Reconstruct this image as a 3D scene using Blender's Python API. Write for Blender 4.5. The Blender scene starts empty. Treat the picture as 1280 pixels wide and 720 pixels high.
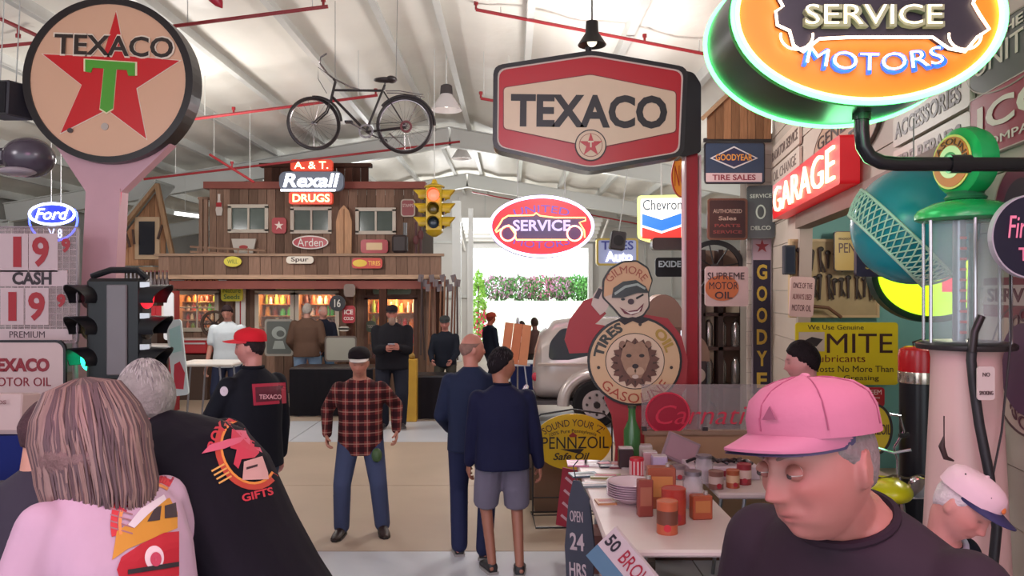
import bpy, bmesh, math, random
import numpy as np
from mathutils import Vector, Matrix, Euler
from mathutils.bvhtree import BVHTree
random.seed(7)
R = math.radians
S = bpy.context.scene
COL = S.collection
# ---------------------------------------------------------------- camera
CZ, HY = 2.08, 365.0
cd = bpy.data.cameras.new('camera'); cam = bpy.data.objects.new('camera', cd); COL.objects.link(cam)
cam.location = (0, 0, CZ); cam.rotation_euler = (R(90), 0, 0)
cd.lens = 28.125; cd.sensor_width = 36; cd.shift_y = 5/1280; cd.clip_start = .05; cd.clip_end = 400
S.camera = cam
# ---------------------------------------------------------------- world, exposure
S.view_settings.view_transform = 'Standard'; S.view_settings.look = 'None'
S.view_settings.gamma = 1; S.view_settings.exposure = 0.38
W = bpy.data.worlds.new('sky'); S.world = W; W.use_nodes = True
bg = W.node_tree.nodes['Background']; bg.inputs[0].default_value = (.86, .93, 1, 1); bg.inputs[1].default_value = 2.0
# ---------------------------------------------------------------- lamps under the roof
def lamp(kind, name, loc, power, color=(1, 1, 1), size=.3, rot=None):
    l = bpy.data.lights.new(name, kind); o = bpy.data.objects.new(name, l); COL.objects.link(o)
    o.location = loc; l.energy = power; l.color = color
    if kind == 'AREA': l.size = size
    elif kind == 'SUN': l.angle = R(2)
    else: l.shadow_soft_size = size
    if rot: o.rotation_euler = rot
    return o
sun = lamp('SUN', 'sun', (0, 60, 30), 5.0, (1, .96, .9), rot=(R(-40), R(15), 0))
for (x, y, p, c) in [(-4.6, 2.2, 230, (1, .93, .98)), (.6, 1.0, 200, (1, .9, .95)), (-4.5, 11.5, 420, (1, .96, .92)), (.8, 9.5, 420, (1, .96, .93)),
                     (-3.6, 19.8, 520, (1, 1, 1)), (1.6, 19.5, 420, (1, 1, 1)), (4.6, 14.5, 260, (1, .96, .92)), (-8.5, 8, 280, (1, .97, .95)),
                     (-1.4, 26, 420, (1, 1, 1))]:
    lamp('POINT', 'roof_lamp_light', (x, y, 3.7 if abs(x) > 4 else 4.0), p*.42, c, .35)
lamp('AREA', 'pink_neon_glow', (-1.6, -.6, 3.9), 40, (1, .33, .66), 1.2, rot=(R(35), R(-12), 0))
lamp('AREA', 'pink_neon_glow', (1.5, .0, 3.3), 15, (1, .3, .55), .9, rot=(R(30), R(-5), 0))
lamp('POINT', 'workshop_fill', (4.1, 7.2, 2.85), 55, (1, .93, .8), .15)  # unseen point light, added to brighten the workshop interior
# ---------------------------------------------------------------- materials
MATS = {}
ORD = ['leftmost', 'second from the left', 'third from the left', 'fourth from the left', 'fifth from the left', 'sixth from the left', 'seventh from the left', 'eighth from the left', 'ninth from the left', 'tenth from the left', 'eleventh from the left', 'twelfth from the left', 'rightmost']
def lin(c):
    return tuple((v/12.92 if v <= .04045 else ((v+.055)/1.055)**2.4) for v in c)
def hexc(h):
    h = h.lstrip('#'); return lin(tuple(int(h[i:i+2], 16)/255 for i in (0, 2, 4)))
def mat(h, rough=.6, metal=0, emit=0, var=0, kind=None, scale=6, bump=0, alpha=None, spec=.5):
    key = (h, rough, metal, emit, var, kind, scale, bump, alpha)
    if key in MATS: return MATS[key]
    m = bpy.data.materials.new('m_%d' % len(MATS)); m.use_nodes = True; MATS[key] = m
    N = m.node_tree.nodes; L = m.node_tree.links; b = N['Principled BSDF']
    c = hexc(h)+(1,)
    b.inputs['Base Color'].default_value = c; b.inputs['Roughness'].default_value = rough; b.inputs['Metallic'].default_value = metal
    b.inputs['Specular IOR Level'].default_value = spec
    if emit:
        b.inputs['Emission Color'].default_value = c; b.inputs['Emission Strength'].default_value = emit
    tc = N.new('ShaderNodeTexCoord')
    def noise(sc, vec=None, det=4):
        n = N.new('ShaderNodeTexNoise'); n.inputs['Scale'].default_value = sc; n.inputs['Detail'].default_value = det
        L.new(vec or tc.outputs['Object'], n.inputs['Vector']); return n
    def mapping(s):
        mp = N.new('ShaderNodeMapping'); mp.inputs['Scale'].default_value = s; L.new(tc.outputs['Object'], mp.inputs['Vector']); return mp.outputs[0]
    def hsv_by(val, lo, hi, src=None):
        mr = N.new('ShaderNodeMapRange'); mr.inputs[3].default_value = lo; mr.inputs[4].default_value = hi; L.new(val, mr.inputs[0])
        hs = N.new('ShaderNodeHueSaturation')
        if src: L.new(src, hs.inputs['Color'])
        else: hs.inputs['Color'].default_value = c
        L.new(mr.outputs[0], hs.inputs['Value']); return hs.outputs[0]
    out = None
    if rough >= .75: b.inputs['Specular IOR Level'].default_value = .15
    if kind == 'wood':
        oi = N.new('ShaderNodeObjectInfo'); out = hsv_by(oi.outputs['Random'], .6, 1.35)
        n = noise(3, mapping((14, 14, 1.2))); out = hsv_by(n.outputs[0], .55, 1.45, out)
    elif kind == 'woodx':
        oi = N.new('ShaderNodeObjectInfo'); out = hsv_by(oi.outputs['Random'], .65, 1.3)
        n = noise(3, mapping((1.2, 14, 14))); out = hsv_by(n.outputs[0], .55, 1.45, out)
    elif kind == 'attr':
        a = N.new('ShaderNodeAttribute'); a.attribute_name = 'Col'; out = a.outputs['Color']
        if var: out = hsv_by(noise(scale*4).outputs[0], 1-var, 1+var, out)
    elif kind == 'plaid':
        sx = N.new('ShaderNodeSeparateXYZ'); L.new(tc.outputs['Object'], sx.inputs[0])
        def band(o, freq, th, ph=0):
            mu = N.new('ShaderNodeMath'); mu.operation = 'MULTIPLY_ADD'; L.new(o, mu.inputs[0]); mu.inputs[1].default_value = freq; mu.inputs[2].default_value = 50+ph
            fr = N.new('ShaderNodeMath'); fr.operation = 'FRACT'; L.new(mu.outputs[0], fr.inputs[0])
            lt = N.new('ShaderNodeMath'); lt.operation = 'LESS_THAN'; L.new(fr.outputs[0], lt.inputs[0]); lt.inputs[1].default_value = th; return lt.outputs[0]
        def mix(f, a, bcol, amt=1):
            mx = N.new('ShaderNodeMix'); mx.data_type = 'RGBA'
            mm = N.new('ShaderNodeMath'); mm.operation = 'MULTIPLY'; L.new(f, mm.inputs[0]); mm.inputs[1].default_value = amt
            L.new(mm.outputs[0], mx.inputs[0])
            if isinstance(a, tuple): mx.inputs[6].default_value = a
            else: L.new(a, mx.inputs[6])
            mx.inputs[7].default_value = bcol; return mx.outputs[2]
        dk = hexc('#1d1016')+(1,); lt_ = hexc('#c9a796')+(1,); bl = hexc('#2b2a3c')+(1,)
        out = mix(band(sx.outputs[0], 11, .45), c, dk, .7)
        out = mix(band(sx.outputs[2], 11, .45), out, dk, .7)
        out = mix(band(sx.outputs[0], 11, .1, .3), out, lt_, .3)
        out = mix(band(sx.outputs[2], 11, .1, .3), out, lt_, .3)
    elif var:
        out = hsv_by(noise(scale).outputs[0], 1-var*1.6, 1+var*1.6)
    if out is not None:
        L.new(out, b.inputs['Base Color'])
    if bump:
        bn = N.new('ShaderNodeBump'); bn.inputs['Strength'].default_value = bump; bn.inputs['Distance'].default_value = .02
        nz = noise(scale*3); L.new(nz.outputs[0], bn.inputs['Height']); L.new(bn.outputs[0], b.inputs['Normal'])
    if alpha is not None:
        b.inputs['Alpha'].default_value = alpha
    return m
def glass(h='#e8f4f4', rough=.03, alpha=.25):
    return mat(h, rough, 0, alpha=alpha)
# ---------------------------------------------------------------- mesh builder
class MB:
    def __init__(s): s.v = []; s.f = []
    def add(s, vs, fs, M=None):
        o = len(s.v)
        s.v += [tuple(M @ Vector(p)) if M else tuple(p) for p in vs]
        s.f += [tuple(i+o for i in f) for f in fs]; return s
    def box(s, c, d, rot=None, bev=0):
        x, y, z = (k/2 for k in d)
        if bev:
            b = min(bev, x*.9, y*.9, z*.9); vs = []; fs = []
            for sx in (-1, 1):
                for sy in (-1, 1):
                    for sz in (-1, 1):
                        vs += [(sx*x, sy*(y-b), sz*(z-b)), (sx*(x-b), sy*y, sz*(z-b)), (sx*(x-b), sy*(y-b), sz*z)]
            bm = bmesh.new()
            for v in vs: bm.verts.new(v)
            r = bmesh.ops.convex_hull(bm, input=bm.verts)
            bm.verts.index_update(); vs = [tuple(v.co) for v in bm.verts]; fs = [[v.index for v in f.verts] for f in bm.faces]; bm.free()
        else:
            vs = [(a*x, b_*y, c_*z) for a in (-1, 1) for b_ in (-1, 1) for c_ in (-1, 1)]
            fs = [(0, 1, 3, 2), (4, 6, 7, 5), (0, 4, 5, 1), (2, 3, 7, 6), (0, 2, 6, 4), (1, 5, 7, 3)]
        M = Matrix.Translation(Vector(c))
        if rot is not None: M = M @ (rot.to_4x4() if isinstance(rot, Matrix) else Euler(rot).to_matrix().to_4x4())
        return s.add(vs, fs, M)
    def cyl(s, p1, p2, r1, r2=None, n=12, cap=True):
        r2 = r1 if r2 is None else r2
        p1, p2 = Vector(p1), Vector(p2); q = (p2-p1).to_track_quat('Z', 'Y')
        vs = []
        for p, r in ((p1, r1), (p2, r2)):
            for i in range(n):
                a = 2*math.pi*i/n; vs.append(tuple(p+q @ Vector((r*math.cos(a), r*math.sin(a), 0))))
        fs = [(i, (i+1) % n, n+(i+1) % n, n+i) for i in range(n)]
        if cap: fs += [tuple(range(n-1, -1, -1)), tuple(range(n, 2*n))]
        return s.add(vs, fs)
    def ell(s, c, r, rot=None, nu=16, nv=10):
        vs = [(0, 0, -1)]
        for j in range(1, nv):
            t = -math.pi/2+math.pi*j/nv
            for i in range(nu):
                a = 2*math.pi*i/nu; vs.append((math.cos(t)*math.cos(a), math.cos(t)*math.sin(a), math.sin(t)))
        vs.append((0, 0, 1)); n = len(vs)
        fs = [(0, 1+(i+1) % nu, 1+i) for i in range(nu)]
        for j in range(nv-2):
            for i in range(nu):
                a = 1+j*nu+i; b = 1+j*nu+(i+1) % nu; fs.append((a, b, b+nu, a+nu))
        fs += [(n-1, n-1-nu+i, n-1-nu+(i+1) % nu) for i in range(nu)]
        M = Matrix.Translation(Vector(c))
        if rot is not None: M = M @ (rot.to_4x4() if isinstance(rot, Matrix) else Euler(rot).to_matrix().to_4x4())
        return s.add([(p[0]*r[0], p[1]*r[1], p[2]*r[2]) for p in vs], fs, M)
    def cap(s, p1, p2, r1, r2=None, n=12):
        r2 = r1 if r2 is None else r2
        p1, p2 = Vector(p1), Vector(p2)
        s.cyl(p1, p2, r1, r2, n); s.ell(p1, (r1,)*3, None, n, 8); s.ell(p2, (r2,)*3, None, n, 8); return s
    def tube(s, pts, r, n=8, closed=False):
        pts = [Vector(p) for p in pts]; k = len(pts)
        rr = r if isinstance(r, (list, tuple)) else [r]*k
        vs = []; prev = None
        for i, p in enumerate(pts):
            if closed: t = pts[(i+1) % k]-pts[i-1]
            else: t = pts[min(i+1, k-1)]-pts[max(i-1, 0)]
            t.normalize()
            if prev is None:
                u = t.orthogonal().normalized()
            else:
                u = (prev-t*prev.dot(t))
                u = u.normalized() if u.length > 1e-5 else t.orthogonal().normalized()
            prev = u; w = t.cross(u)
            for j in range(n):
                a = 2*math.pi*j/n; vs.append(tuple(p+(u*math.cos(a)+w*math.sin(a))*rr[i]))
        fs = []
        for i in range(k if closed else k-1):
            for j in range(n):
                a = i*n+j; b = i*n+(j+1) % n; c = ((i+1) % k)*n+(j+1) % n; d = ((i+1) % k)*n+j; fs.append((a, b, c, d))
        if not closed: fs += [tuple(range(n-1, -1, -1)), tuple(range((k-1)*n, k*n))]
        return s.add(vs, fs)
    def prism(s, poly, t, M=None, y=0):
        # poly in local XZ, thickness t centred on y (front face at y-t/2)
        n = len(poly)
        vs = [(p[0], y-t/2, p[1]) for p in poly]+[(p[0], y+t/2, p[1]) for p in poly]
        fs = [tuple(range(n)), tuple(range(2*n-1, n-1, -1))]+[(i, i+n, (i+1) % n+n, (i+1) % n) for i in range(n)]
        return s.add(vs, fs, M)
    def ring(s, outer, inner, t, y=0):
        n = len(outer)
        vs = [(p[0], y-t/2, p[1]) for p in outer]+[(p[0], y-t/2, p[1]) for p in inner]+[(p[0], y+t/2, p[1]) for p in outer]+[(p[0], y+t/2, p[1]) for p in inner]
        fs = []
        for i in range(n):
            j = (i+1) % n
            fs += [(i, j, n+j, n+i), (2*n+i, 3*n+i, 3*n+j, 2*n+j), (i, 2*n+i, 2*n+j, j), (n+i, n+j, 3*n+j, 3*n+i)]
        return s.add(vs, fs)
    def lathe(s, prof, n=24, c=(0, 0, 0), M=None):
        vs = []; c = Vector(c)
        for r, z in prof:
            for i in range(n):
                a = 2*math.pi*i/n; vs.append((c.x+r*math.cos(a), c.y+r*math.sin(a), c.z+z))
        k = len(prof); fs = []
        for j in range(k-1):
            for i in range(n):
                a = j*n+i; b = j*n+(i+1) % n; fs.append((a, b, b+n, a+n))
        fs += [tuple(range(n-1, -1, -1)), tuple(range((k-1)*n, k*n))]
        return s.add(vs, fs, M)
    def loft(s, rings, cap=True):
        n = len(rings[0]); vs = [p for r in rings for p in r]; k = len(rings); fs = []
        for j in range(k-1):
            for i in range(n):
                a = j*n+i; b = j*n+(i+1) % n; fs.append((a, b, b+n, a+n))
        if cap: fs += [tuple(range(n-1, -1, -1)), tuple(range((k-1)*n, k*n))]
        return s.add(vs, fs)
    def mesh(s, name='m'):
        me = bpy.data.meshes.new(name); me.from_pydata(s.v, [], s.f); me.update()
        bm = bmesh.new(); bm.from_mesh(me); bmesh.ops.recalc_face_normals(bm, faces=bm.faces); bm.to_mesh(me); bm.free()
        return me
    def build(s, name, m, parent=None, smooth=False, bevel=0):
        me = s.mesh(name); me.materials.append(m)
        if smooth:
            me.polygons.foreach_set('use_smooth', [True]*len(me.polygons))
            bm = bmesh.new(); bm.from_mesh(me)
            for e in bm.edges:
                if len(e.link_faces) == 2 and e.calc_face_angle(0) > R(40): e.smooth = False
            bm.to_mesh(me); bm.free()
        return link(name, me, parent)
def link(name, me, parent=None):
    o = bpy.data.objects.new(name, me); COL.objects.link(o)
    if parent: o.parent = parent
    return o
def tag(o, label=None, cat=None, group=None, kind=None):
    if label: o['label'] = label
    if cat: o['category'] = cat
    if group: o['group'] = group
    if kind: o['kind'] = kind
    return o
def thing(name, label, cat, loc=(0, 0, 0), rz=0, group=None, rot=None):
    o = bpy.data.objects.new(name, None); COL.objects.link(o); o.empty_display_size = .1
    o.location = loc; o.rotation_euler = rot if rot else (0, 0, rz); return tag(o, label, cat, group)
def struct(name, mb, m, smooth=False): return tag(mb.build(name, m, None, smooth), kind='structure')
def P(px, py, d): return Vector(((px-640)*d/1000, d, CZ-(py-HY)*d/1000))
def ell2(rx, rz, n=48, cx=0, cz=0): return [(cx+rx*math.cos(2*math.pi*i/n), cz+rz*math.sin(2*math.pi*i/n)) for i in range(n)]
def rrect(w, h, r=0, n=5, cx=0, cz=0):
    if r <= 0: return [(cx-w/2, cz-h/2), (cx+w/2, cz-h/2), (cx+w/2, cz+h/2), (cx-w/2, cz+h/2)]
    out = []
    for (sx, sz, a0) in ((1, 1, 0), (-1, 1, 90), (-1, -1, 180), (1, -1, 270)):
        for i in range(n+1):
            a = R(a0+90*i/n); out.append((cx+sx*(w/2-r)+r*math.cos(a), cz+sz*(h/2-r)+r*math.sin(a)))
    return out
def star(r, r2=None, n=5, cx=0, cz=0, a0=90):
    r2 = r2 or r*.382
    return [(cx+(r if i % 2 == 0 else r2)*math.cos(R(a0+180*i/n)), cz+(r if i % 2 == 0 else r2)*math.sin(R(a0+180*i/n))) for i in range(2*n)]
# ---------------------------------------------------------------- deferred text
TEXTS = []
def text(s, w, h, m, parent, loc=(0, 0, 0), rot=(0, 0, 0), bold=.02, ext=.003, bend=None, shear=0, name='lettering', outline=0, label=None):
    """lettering w x h metres, centred on loc, in the local XZ plane facing -y"""
    me = bpy.data.meshes.new('lettering'); me.materials.append(m)
    o = link(name, me, parent); o.location = loc; o.rotation_euler = rot
    if label: o['label'] = label
    if set(s) & set('MNWmwn&'): bold = min(bold, 0)
    TEXTS.append((o, s, w, h, bold, ext, bend, shear, outline)); return o
BLOBS = []
def blob(name, mb, voxel, m, parent, smooth=4, extra=None, paint=None, fact=.5):
    """closed shapes melted into ONE surface (voxel remesh, then smoothed); extra is appended afterwards"""
    o = link(name, mb.mesh(name), parent); o.data.materials.append(m)
    r = o.modifiers.new('r', 'REMESH'); r.mode = 'VOXEL'; r.voxel_size = voxel; r.use_smooth_shade = True
    if smooth:
        q = o.modifiers.new('s', 'SMOOTH'); q.factor = fact; q.iterations = smooth
    BLOBS.append((o, extra, paint, m)); return o
PRINTS = []
def finish():
    tmp = []
    cache = {}
    for it in TEXTS:
        o, s, w, h, bold, ext, bend, shear, outline = it
        k = (s, bold, shear, outline)
        if k in cache: continue
        c = bpy.data.curves.new('t', 'FONT'); c.body = s; c.align_x = 'CENTER'; c.offset = bold; c.shear = shear; c.resolution_u = 3
        if outline: c.fill_mode = 'NONE'; c.bevel_depth = outline; c.bevel_resolution = 1
        t = bpy.data.objects.new('t', c); COL.objects.link(t); cache[k] = t
    bpy.context.view_layer.update()
    dg = bpy.context.evaluated_depsgraph_get()
    flat = {}
    for k, t in cache.items():
        me = bpy.data.meshes.new_from_object(t.evaluated_get(dg)); n = len(me.vertices)
        co = np.zeros(n*3); me.vertices.foreach_get('co', co); co = co.reshape(-1, 3)
        flat[k] = (co, [tuple(p.vertices) for p in me.polygons]); bpy.data.meshes.remove(me)
    for t in cache.values(): bpy.data.objects.remove(t)
    for it in TEXTS:
        o, s, w, h, bold, ext, bend, shear, outline = it
        co, fs = flat[(s, bold, shear, outline)]
        if not len(co): continue
        mn, mx = co.min(0), co.max(0); c = co-(mn+mx)/2; d = np.maximum(mx-mn, 1e-6)
        x = c[:, 0]*w/d[0]; z = c[:, 1]*h/d[1]; y = c[:, 2]*(w/d[0] if outline else 0)
        bm = bmesh.new(); vs = [bm.verts.new((x[i], y[i], z[i])) for i in range(len(x))]
        for f in fs:
            try: bm.faces.new([vs[j] for j in f])
            except ValueError: pass
        if bend:
            if not outline and abs(w/bend) > .6:
                es = [e for e in bm.edges if e.calc_length() > w/30]
                bmesh.ops.subdivide_edges(bm, edges=es, cuts=2)
                bmesh.ops.triangulate(bm, faces=bm.faces)
            for v in bm.verts:
                a = v.co.x/bend; rr = bend+v.co.z
                v.co.x = rr*math.sin(a); v.co.z = rr*math.cos(a)-bend
        if not outline and ext > 0:
            bmesh.ops.remove_doubles(bm, verts=bm.verts, dist=1e-6)
            bmesh.ops.recalc_face_normals(bm, faces=bm.faces)
            r = bmesh.ops.extrude_face_region(bm, geom=list(bm.faces))
            for g in r['geom']:
                if isinstance(g, bmesh.types.BMVert): g.co.y -= ext
            bmesh.ops.recalc_face_normals(bm, faces=bm.faces)
        bm.to_mesh(o.data); bm.free()
    # blobs
    bpy.context.view_layer.update()
    dg = bpy.context.evaluated_depsgraph_get()
    for o, extra, paint, m in BLOBS:
        me = bpy.data.meshes.new_from_object(o.evaluated_get(dg)); me.name = o.name
        if extra and extra.v:
            bm = bmesh.new(); bm.from_mesh(me); em = extra.mesh(); bm.from_mesh(em); bm.to_mesh(me); bm.free(); bpy.data.meshes.remove(em)
        me.materials.clear(); me.materials.append(m)
        me.polygons.foreach_set('use_smooth', [True]*len(me.polygons))
        if paint:
            n = len(me.vertices); co = np.zeros(n*3); me.vertices.foreach_get('co', co)
            rgb = paint(co.reshape(-1, 3)); a = me.color_attributes.new('Col', 'FLOAT_COLOR', 'POINT')
            a.data.foreach_set('color', np.concatenate([rgb, np.ones((n, 1))], 1).ravel())
        o.modifiers.clear(); o.data = me
    bpy.context.view_layer.update()
    # prints lie on the cloth
    cam_p = Vector((0, 0, CZ)); trees = {}
    for o, target in PRINTS:
        if target.name not in trees:
            me = target.data; M = target.matrix_world
            trees[target.name] = BVHTree.FromPolygons([M @ v.co for v in me.vertices], [tuple(p.vertices) for p in me.polygons])
        T = trees[target.name]; bm = bmesh.new(); bm.from_mesh(o.data)
        for _ in range(3):
            es = [e for e in bm.edges if e.calc_length() > .022]
            if not es: break
            bmesh.ops.subdivide_edges(bm, edges=es, cuts=1); bmesh.ops.triangulate(bm, faces=bm.faces)
        Mi = o.matrix_world.inverted(); off = o.get('lift', .002); bad = []
        for v in bm.verts:
            w = o.matrix_world @ v.co; d = (w-cam_p).normalized(); hit = T.ray_cast(cam_p, d)
            if hit[0] is None: bad.append(v)
            else: v.co = Mi @ (hit[0]-d*off)
        bmesh.ops.delete(bm, geom=bad, context='VERTS'); bm.to_mesh(o.data); bm.free()
        if 'lift' in o: del o['lift']
# ---------------------------------------------------------------- generic sign
def sign(name, label, px, py, d, w, h, col, shape='rect', rad=4, border=None, bw=3, t=.03, rz=0, texts=(), group=None, emit=0, bcol_emit=0, hang=None, wall=None, rough=.35, poly=None, tilt=0):
    """w,h and text positions in photo pixels at distance d; everything built in metres"""
    s = d/1000
    loc = P(px, py, d)
    if wall:      # wall = (px0, px1): lies on the slanting garage wall
        d0, d1 = 1900/(wall[0]-795), 1900/(wall[1]-795); a = Vector(((wall[0]-640)*d0/1000, d0)); b = Vector(((wall[1]-640)*d1/1000, d1))
        dm = (d0+d1)/2; loc = Vector(((a.x+b.x)/2, (a.y+b.y)/2, CZ-(py-HY)*dm/1000)); n = Vector((-.988, .153, 0)); loc += n*(t/2+.012+(hang or 0))
        ww = (a-b).length; s = dm/1000; kx = ww/(w*s); rz = R(-98.8)
    else: kx = 1
    o = thing(name, label, 'sign', loc, rz, group, rot=(0, tilt, rz))
    W_, H_ = w*s*kx, h*s
    def shp(ins=0):
        if poly: return [(x*s*kx*(1-ins*2/w), z*s*(1-ins*2/h)) for x, z in poly]
        if shape == 'rect': return rrect(W_-2*ins*s, H_-2*ins*s, max(rad-ins*.6, .5)*s)
        return ell2(W_/2-ins*s, H_/2-ins*s, 64)
    if border:
        MB().prism(shp(bw), t*.8).build('panel', mat(col, rough, 0, emit), o)
        MB().ring(shp(0), shp(bw), t).build('frame', mat(border, .35, 0, bcol_emit), o)
    else:
        MB().prism(shp(0), t).build('panel', mat(col, rough, 0, emit, .04), o)
    for tt in texts:
        st, x, z, tw, th, c = tt[:6]; k = tt[6] if len(tt) > 6 else {}
        k = dict(k); em = k.pop('emit', 0); b = k.pop('bend', None); lift = k.pop('lift', 0)
        if b: k['bend'] = b*s
        if isinstance(st, list):
            MB().prism([(q[0]*s*kx, q[1]*s) for q in st], .004+k.get('ext', 0)).build(k.get('name', 'emblem'), mat(c, .4, 0, em), o).location = (x*s*kx, -t/2-.003-lift, z*s)
        else:
            rr = k.pop('rotz', 0)
            text(st, tw*s*kx, th*s, mat(c, .4, 0, em), o, (x*s*kx, -t/2-.001-lift, z*s), rot=(0, rr, 0), ext=k.pop('ext', .003), **k)
    return o
def wallpt(px, py):
    d = 1900/(px-795); return P(px, py, d)
# ================================================================ SETTING
RX, RZ, SL = -1.4, 5.95, .165
def roofz(x): return RZ-SL*abs(x-RX)
XL, XR, Y0, Y1 = -11.5, 8.6, -6.5, 30
white = '#d9d6cf'
m = MB(); nx, ny = 120, 150
xs = [XL+(XR-XL)*i/nx for i in range(nx+1)]; ys = [Y0+(Y1-Y0)*j/ny for j in range(ny+1)]
PUR = [-11.2, -10.0, -8.8, -7.6, -6.45, -5.3, -4.15, -2.95, -1.78, -.98, .2, 1.45, 2.7, 3.95, 5.2, 6.45, 7.7]
def sag(x, y):
    q = min(abs(x-p) for p in PUR); a = min(q/.55, 1)
    return -.06*a*a-.022*a*(.5+.5*math.sin(y*4.1+1.7*math.sin(x*.9)))**3-.012*a*math.sin(y*11+3*math.sin(x*2.1))
vs = [(x, y, roofz(x)-.02+sag(x, y)) for x in xs for y in ys]
fs = [(i*(ny+1)+j, i*(ny+1)+j+1, (i+1)*(ny+1)+j+1, (i+1)*(ny+1)+j) for i in range(nx) for j in range(ny)]
m.add(vs, fs); struct('ceiling', m, mat('#dedbd2', .45, var=.05, scale=1.2, bump=.5), True)
m = MB()
for a, b in ((XL-.3, RX), (RX, XR+.3)):
    m.add([(a, Y0-.3, roofz(a)+.1), (b, Y0-.3, roofz(b)+.1), (b, Y1+.3, roofz(b)+.1), (a, Y1+.3, roofz(a)+.1),
           (a, Y0-.3, roofz(a)+.16), (b, Y0-.3, roofz(b)+.16), (b, Y1+.3, roofz(b)+.16), (a, Y1+.3, roofz(a)+.16)],
          [(0, 1, 2, 3), (4, 5, 6, 7), (0, 1, 5, 4), (1, 2, 6, 5), (2, 3, 7, 6), (3, 0, 4, 7)])
struct('trim_1', m, mat('#8a8c8c', .5))
steel = mat('#c3c4c0', .4, .1, var=.05)
roof_frame = thing('roof_frame', None, None); roof_frame['kind'] = 'structure'
for p in PUR:
    m = MB(); z = roofz(p)-.1
    m.box((p, (Y0+Y1)/2, z), (.035, Y1-Y0-.1, .17)); m.box((p+.035, (Y0+Y1)/2, z-.085), (.09, Y1-Y0-.1, .012))
    m.build('purlin', steel, roof_frame)
for y in (18, 25, 4):
    for s_, xe in ((-1, XL+.1), (1, XR-.1)):
        m = MB(); a = Vector((RX, y, roofz(RX)-.38)); b = Vector((xe, y, roofz(xe)-.45)); L_ = (b-a).length; ang = -math.atan2(b.z-a.z, b.x-a.x)
        if s_ < 0: ang = -math.atan2(a.z-b.z, a.x-b.x)
        c = (a+b)/2; m.box(c, (L_, .02, .42), (0, ang, 0))
        for dz in (-.21, .21): m.box(c+Vector((0, 0, dz)), (L_, .2, .02), (0, ang, 0))
        m.build('rafter', mat('#d3d4cf', .4, .05), roof_frame)
        m = MB(); m.box((xe, y, roofz(xe)/2-.3), (.25, .2, roofz(xe)-.6)); m.build('column', mat('#d3d4cf', .4, .05), roof_frame)
# floor slabs: separate pours with joints
m = MB(); m.box(((XL+XR)/2, (Y0+Y1)/2, -.06), (XR-XL+.4, Y1-Y0+.4, .1)); floor_ = struct('floor', m, mat('#5d564e', .9))
yb = [Y0, 1.2, 6.42, 8.6, 11.1, 12.9, 18.6, 24.3, Y1+.1]; xb = [XL-.1, -7.6, -3.1, 1.4, 5.2, XR+.1]
fm = mat('#a89684', .5, var=.13, scale=.8, bump=.06); fl = mat('#b9bcc2', .38, var=.1, scale=1.1)
for j in range(len(yb)-1):
    for i in range(len(xb)-1):
        a, b, c, d = xb[i], xb[i+1], yb[j], yb[j+1]; m = MB()
        m.box(((a+b)/2, (c+d)/2, -.01), (b-a-.012, d-c-.012, .02)); m.build('slab', fl if j in (0, 1, 4) else fm, floor_)
for (x, y, s_) in [(1.0, 9.0, .03), (-.45, 7.9, .02), (-.95, 5.1, .03), (.35, 8.2, .025), (-.4, 5.5, .02), (.6, 6.2, .03)]:
    m = MB(); m.add([(x+s_*random.uniform(.6, 1.3)*math.cos(a), y+s_*random.uniform(.6, 1.6)*math.sin(a), .0008+.002*(k % 2)) for k, a in enumerate([i*.7 for i in range(9)])], [tuple(range(9))])
    m.build('stain', mat('#574a40', .8), floor_)
wm = mat('#c9c7c0', .6, var=.06, scale=1.5)
def wallbox(name, c, d, mm=wm):
    m = MB(); m.box(c, d); return struct(name, m, mm)
wl = wallbox('wall_left', (XL-.1, (Y0+Y1)/2, 2.15), (.2, Y1-Y0, 4.4), mat('#8d8b88', .7, var=.08, scale=1))
wallbox('wall_right', (XR+.1, (Y0+Y1)/2, 2.15), (.2, Y1-Y0, 4.4))
DX0, DX1, DZ = -1.5, 2.85, 3.73
m = MB()
def gable(x0, x1, z0):
    pts = [(x0, z0), (x1, z0), (x1, roofz(x1)+.08)]+([(RX, RZ+.08)] if x0 < RX < x1 else [])+[(x0, roofz(x0)+.08)]
    m.prism(pts, .2, y=Y1+.1)
gable(XL, DX0, 0); gable(DX0, DX1, DZ); gable(DX1, XR, 0)
wb = struct('wall_back', m, mat('#cfcdc9', .6, var=.05, scale=1))
for x in list(range(-11, 9)):
    if DX0-.1 < x < DX1+.1: z0 = DZ
    else: z0 = 0
    mm = MB(); mm.box((x, Y1-.03, (z0+roofz(x)-.2)/2), (.06, .06, roofz(x)-.2-z0)); mm.build('girt_post', steel, wb)
for z in (1.9, 3.95, 4.55):
    mm = MB()
    if z < DZ: mm.box(((XL+DX0)/2, Y1-.06, z), (DX0-XL, .08, .09)); mm.box(((XR+DX1)/2, Y1-.06, z), (XR-DX1, .08, .09))
    else: mm.box((RX, Y1-.06, z), (2*(RX-XL)-5*(z-3.95)-1.2 if z > 4.4 else 18, .08, .09))
    mm.build('girt', steel, wb)
m = MB()
for x in (DX0-.08, DX1+.08): m.box((x, Y1-.08, DZ/2), (.16, .24, DZ))
m.box(((DX0+DX1)/2, Y1-.08, DZ+.08), (DX1-DX0+.32, .24, .16)); struct('door_1', m, mat('#e4e4e2', .4))
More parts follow.
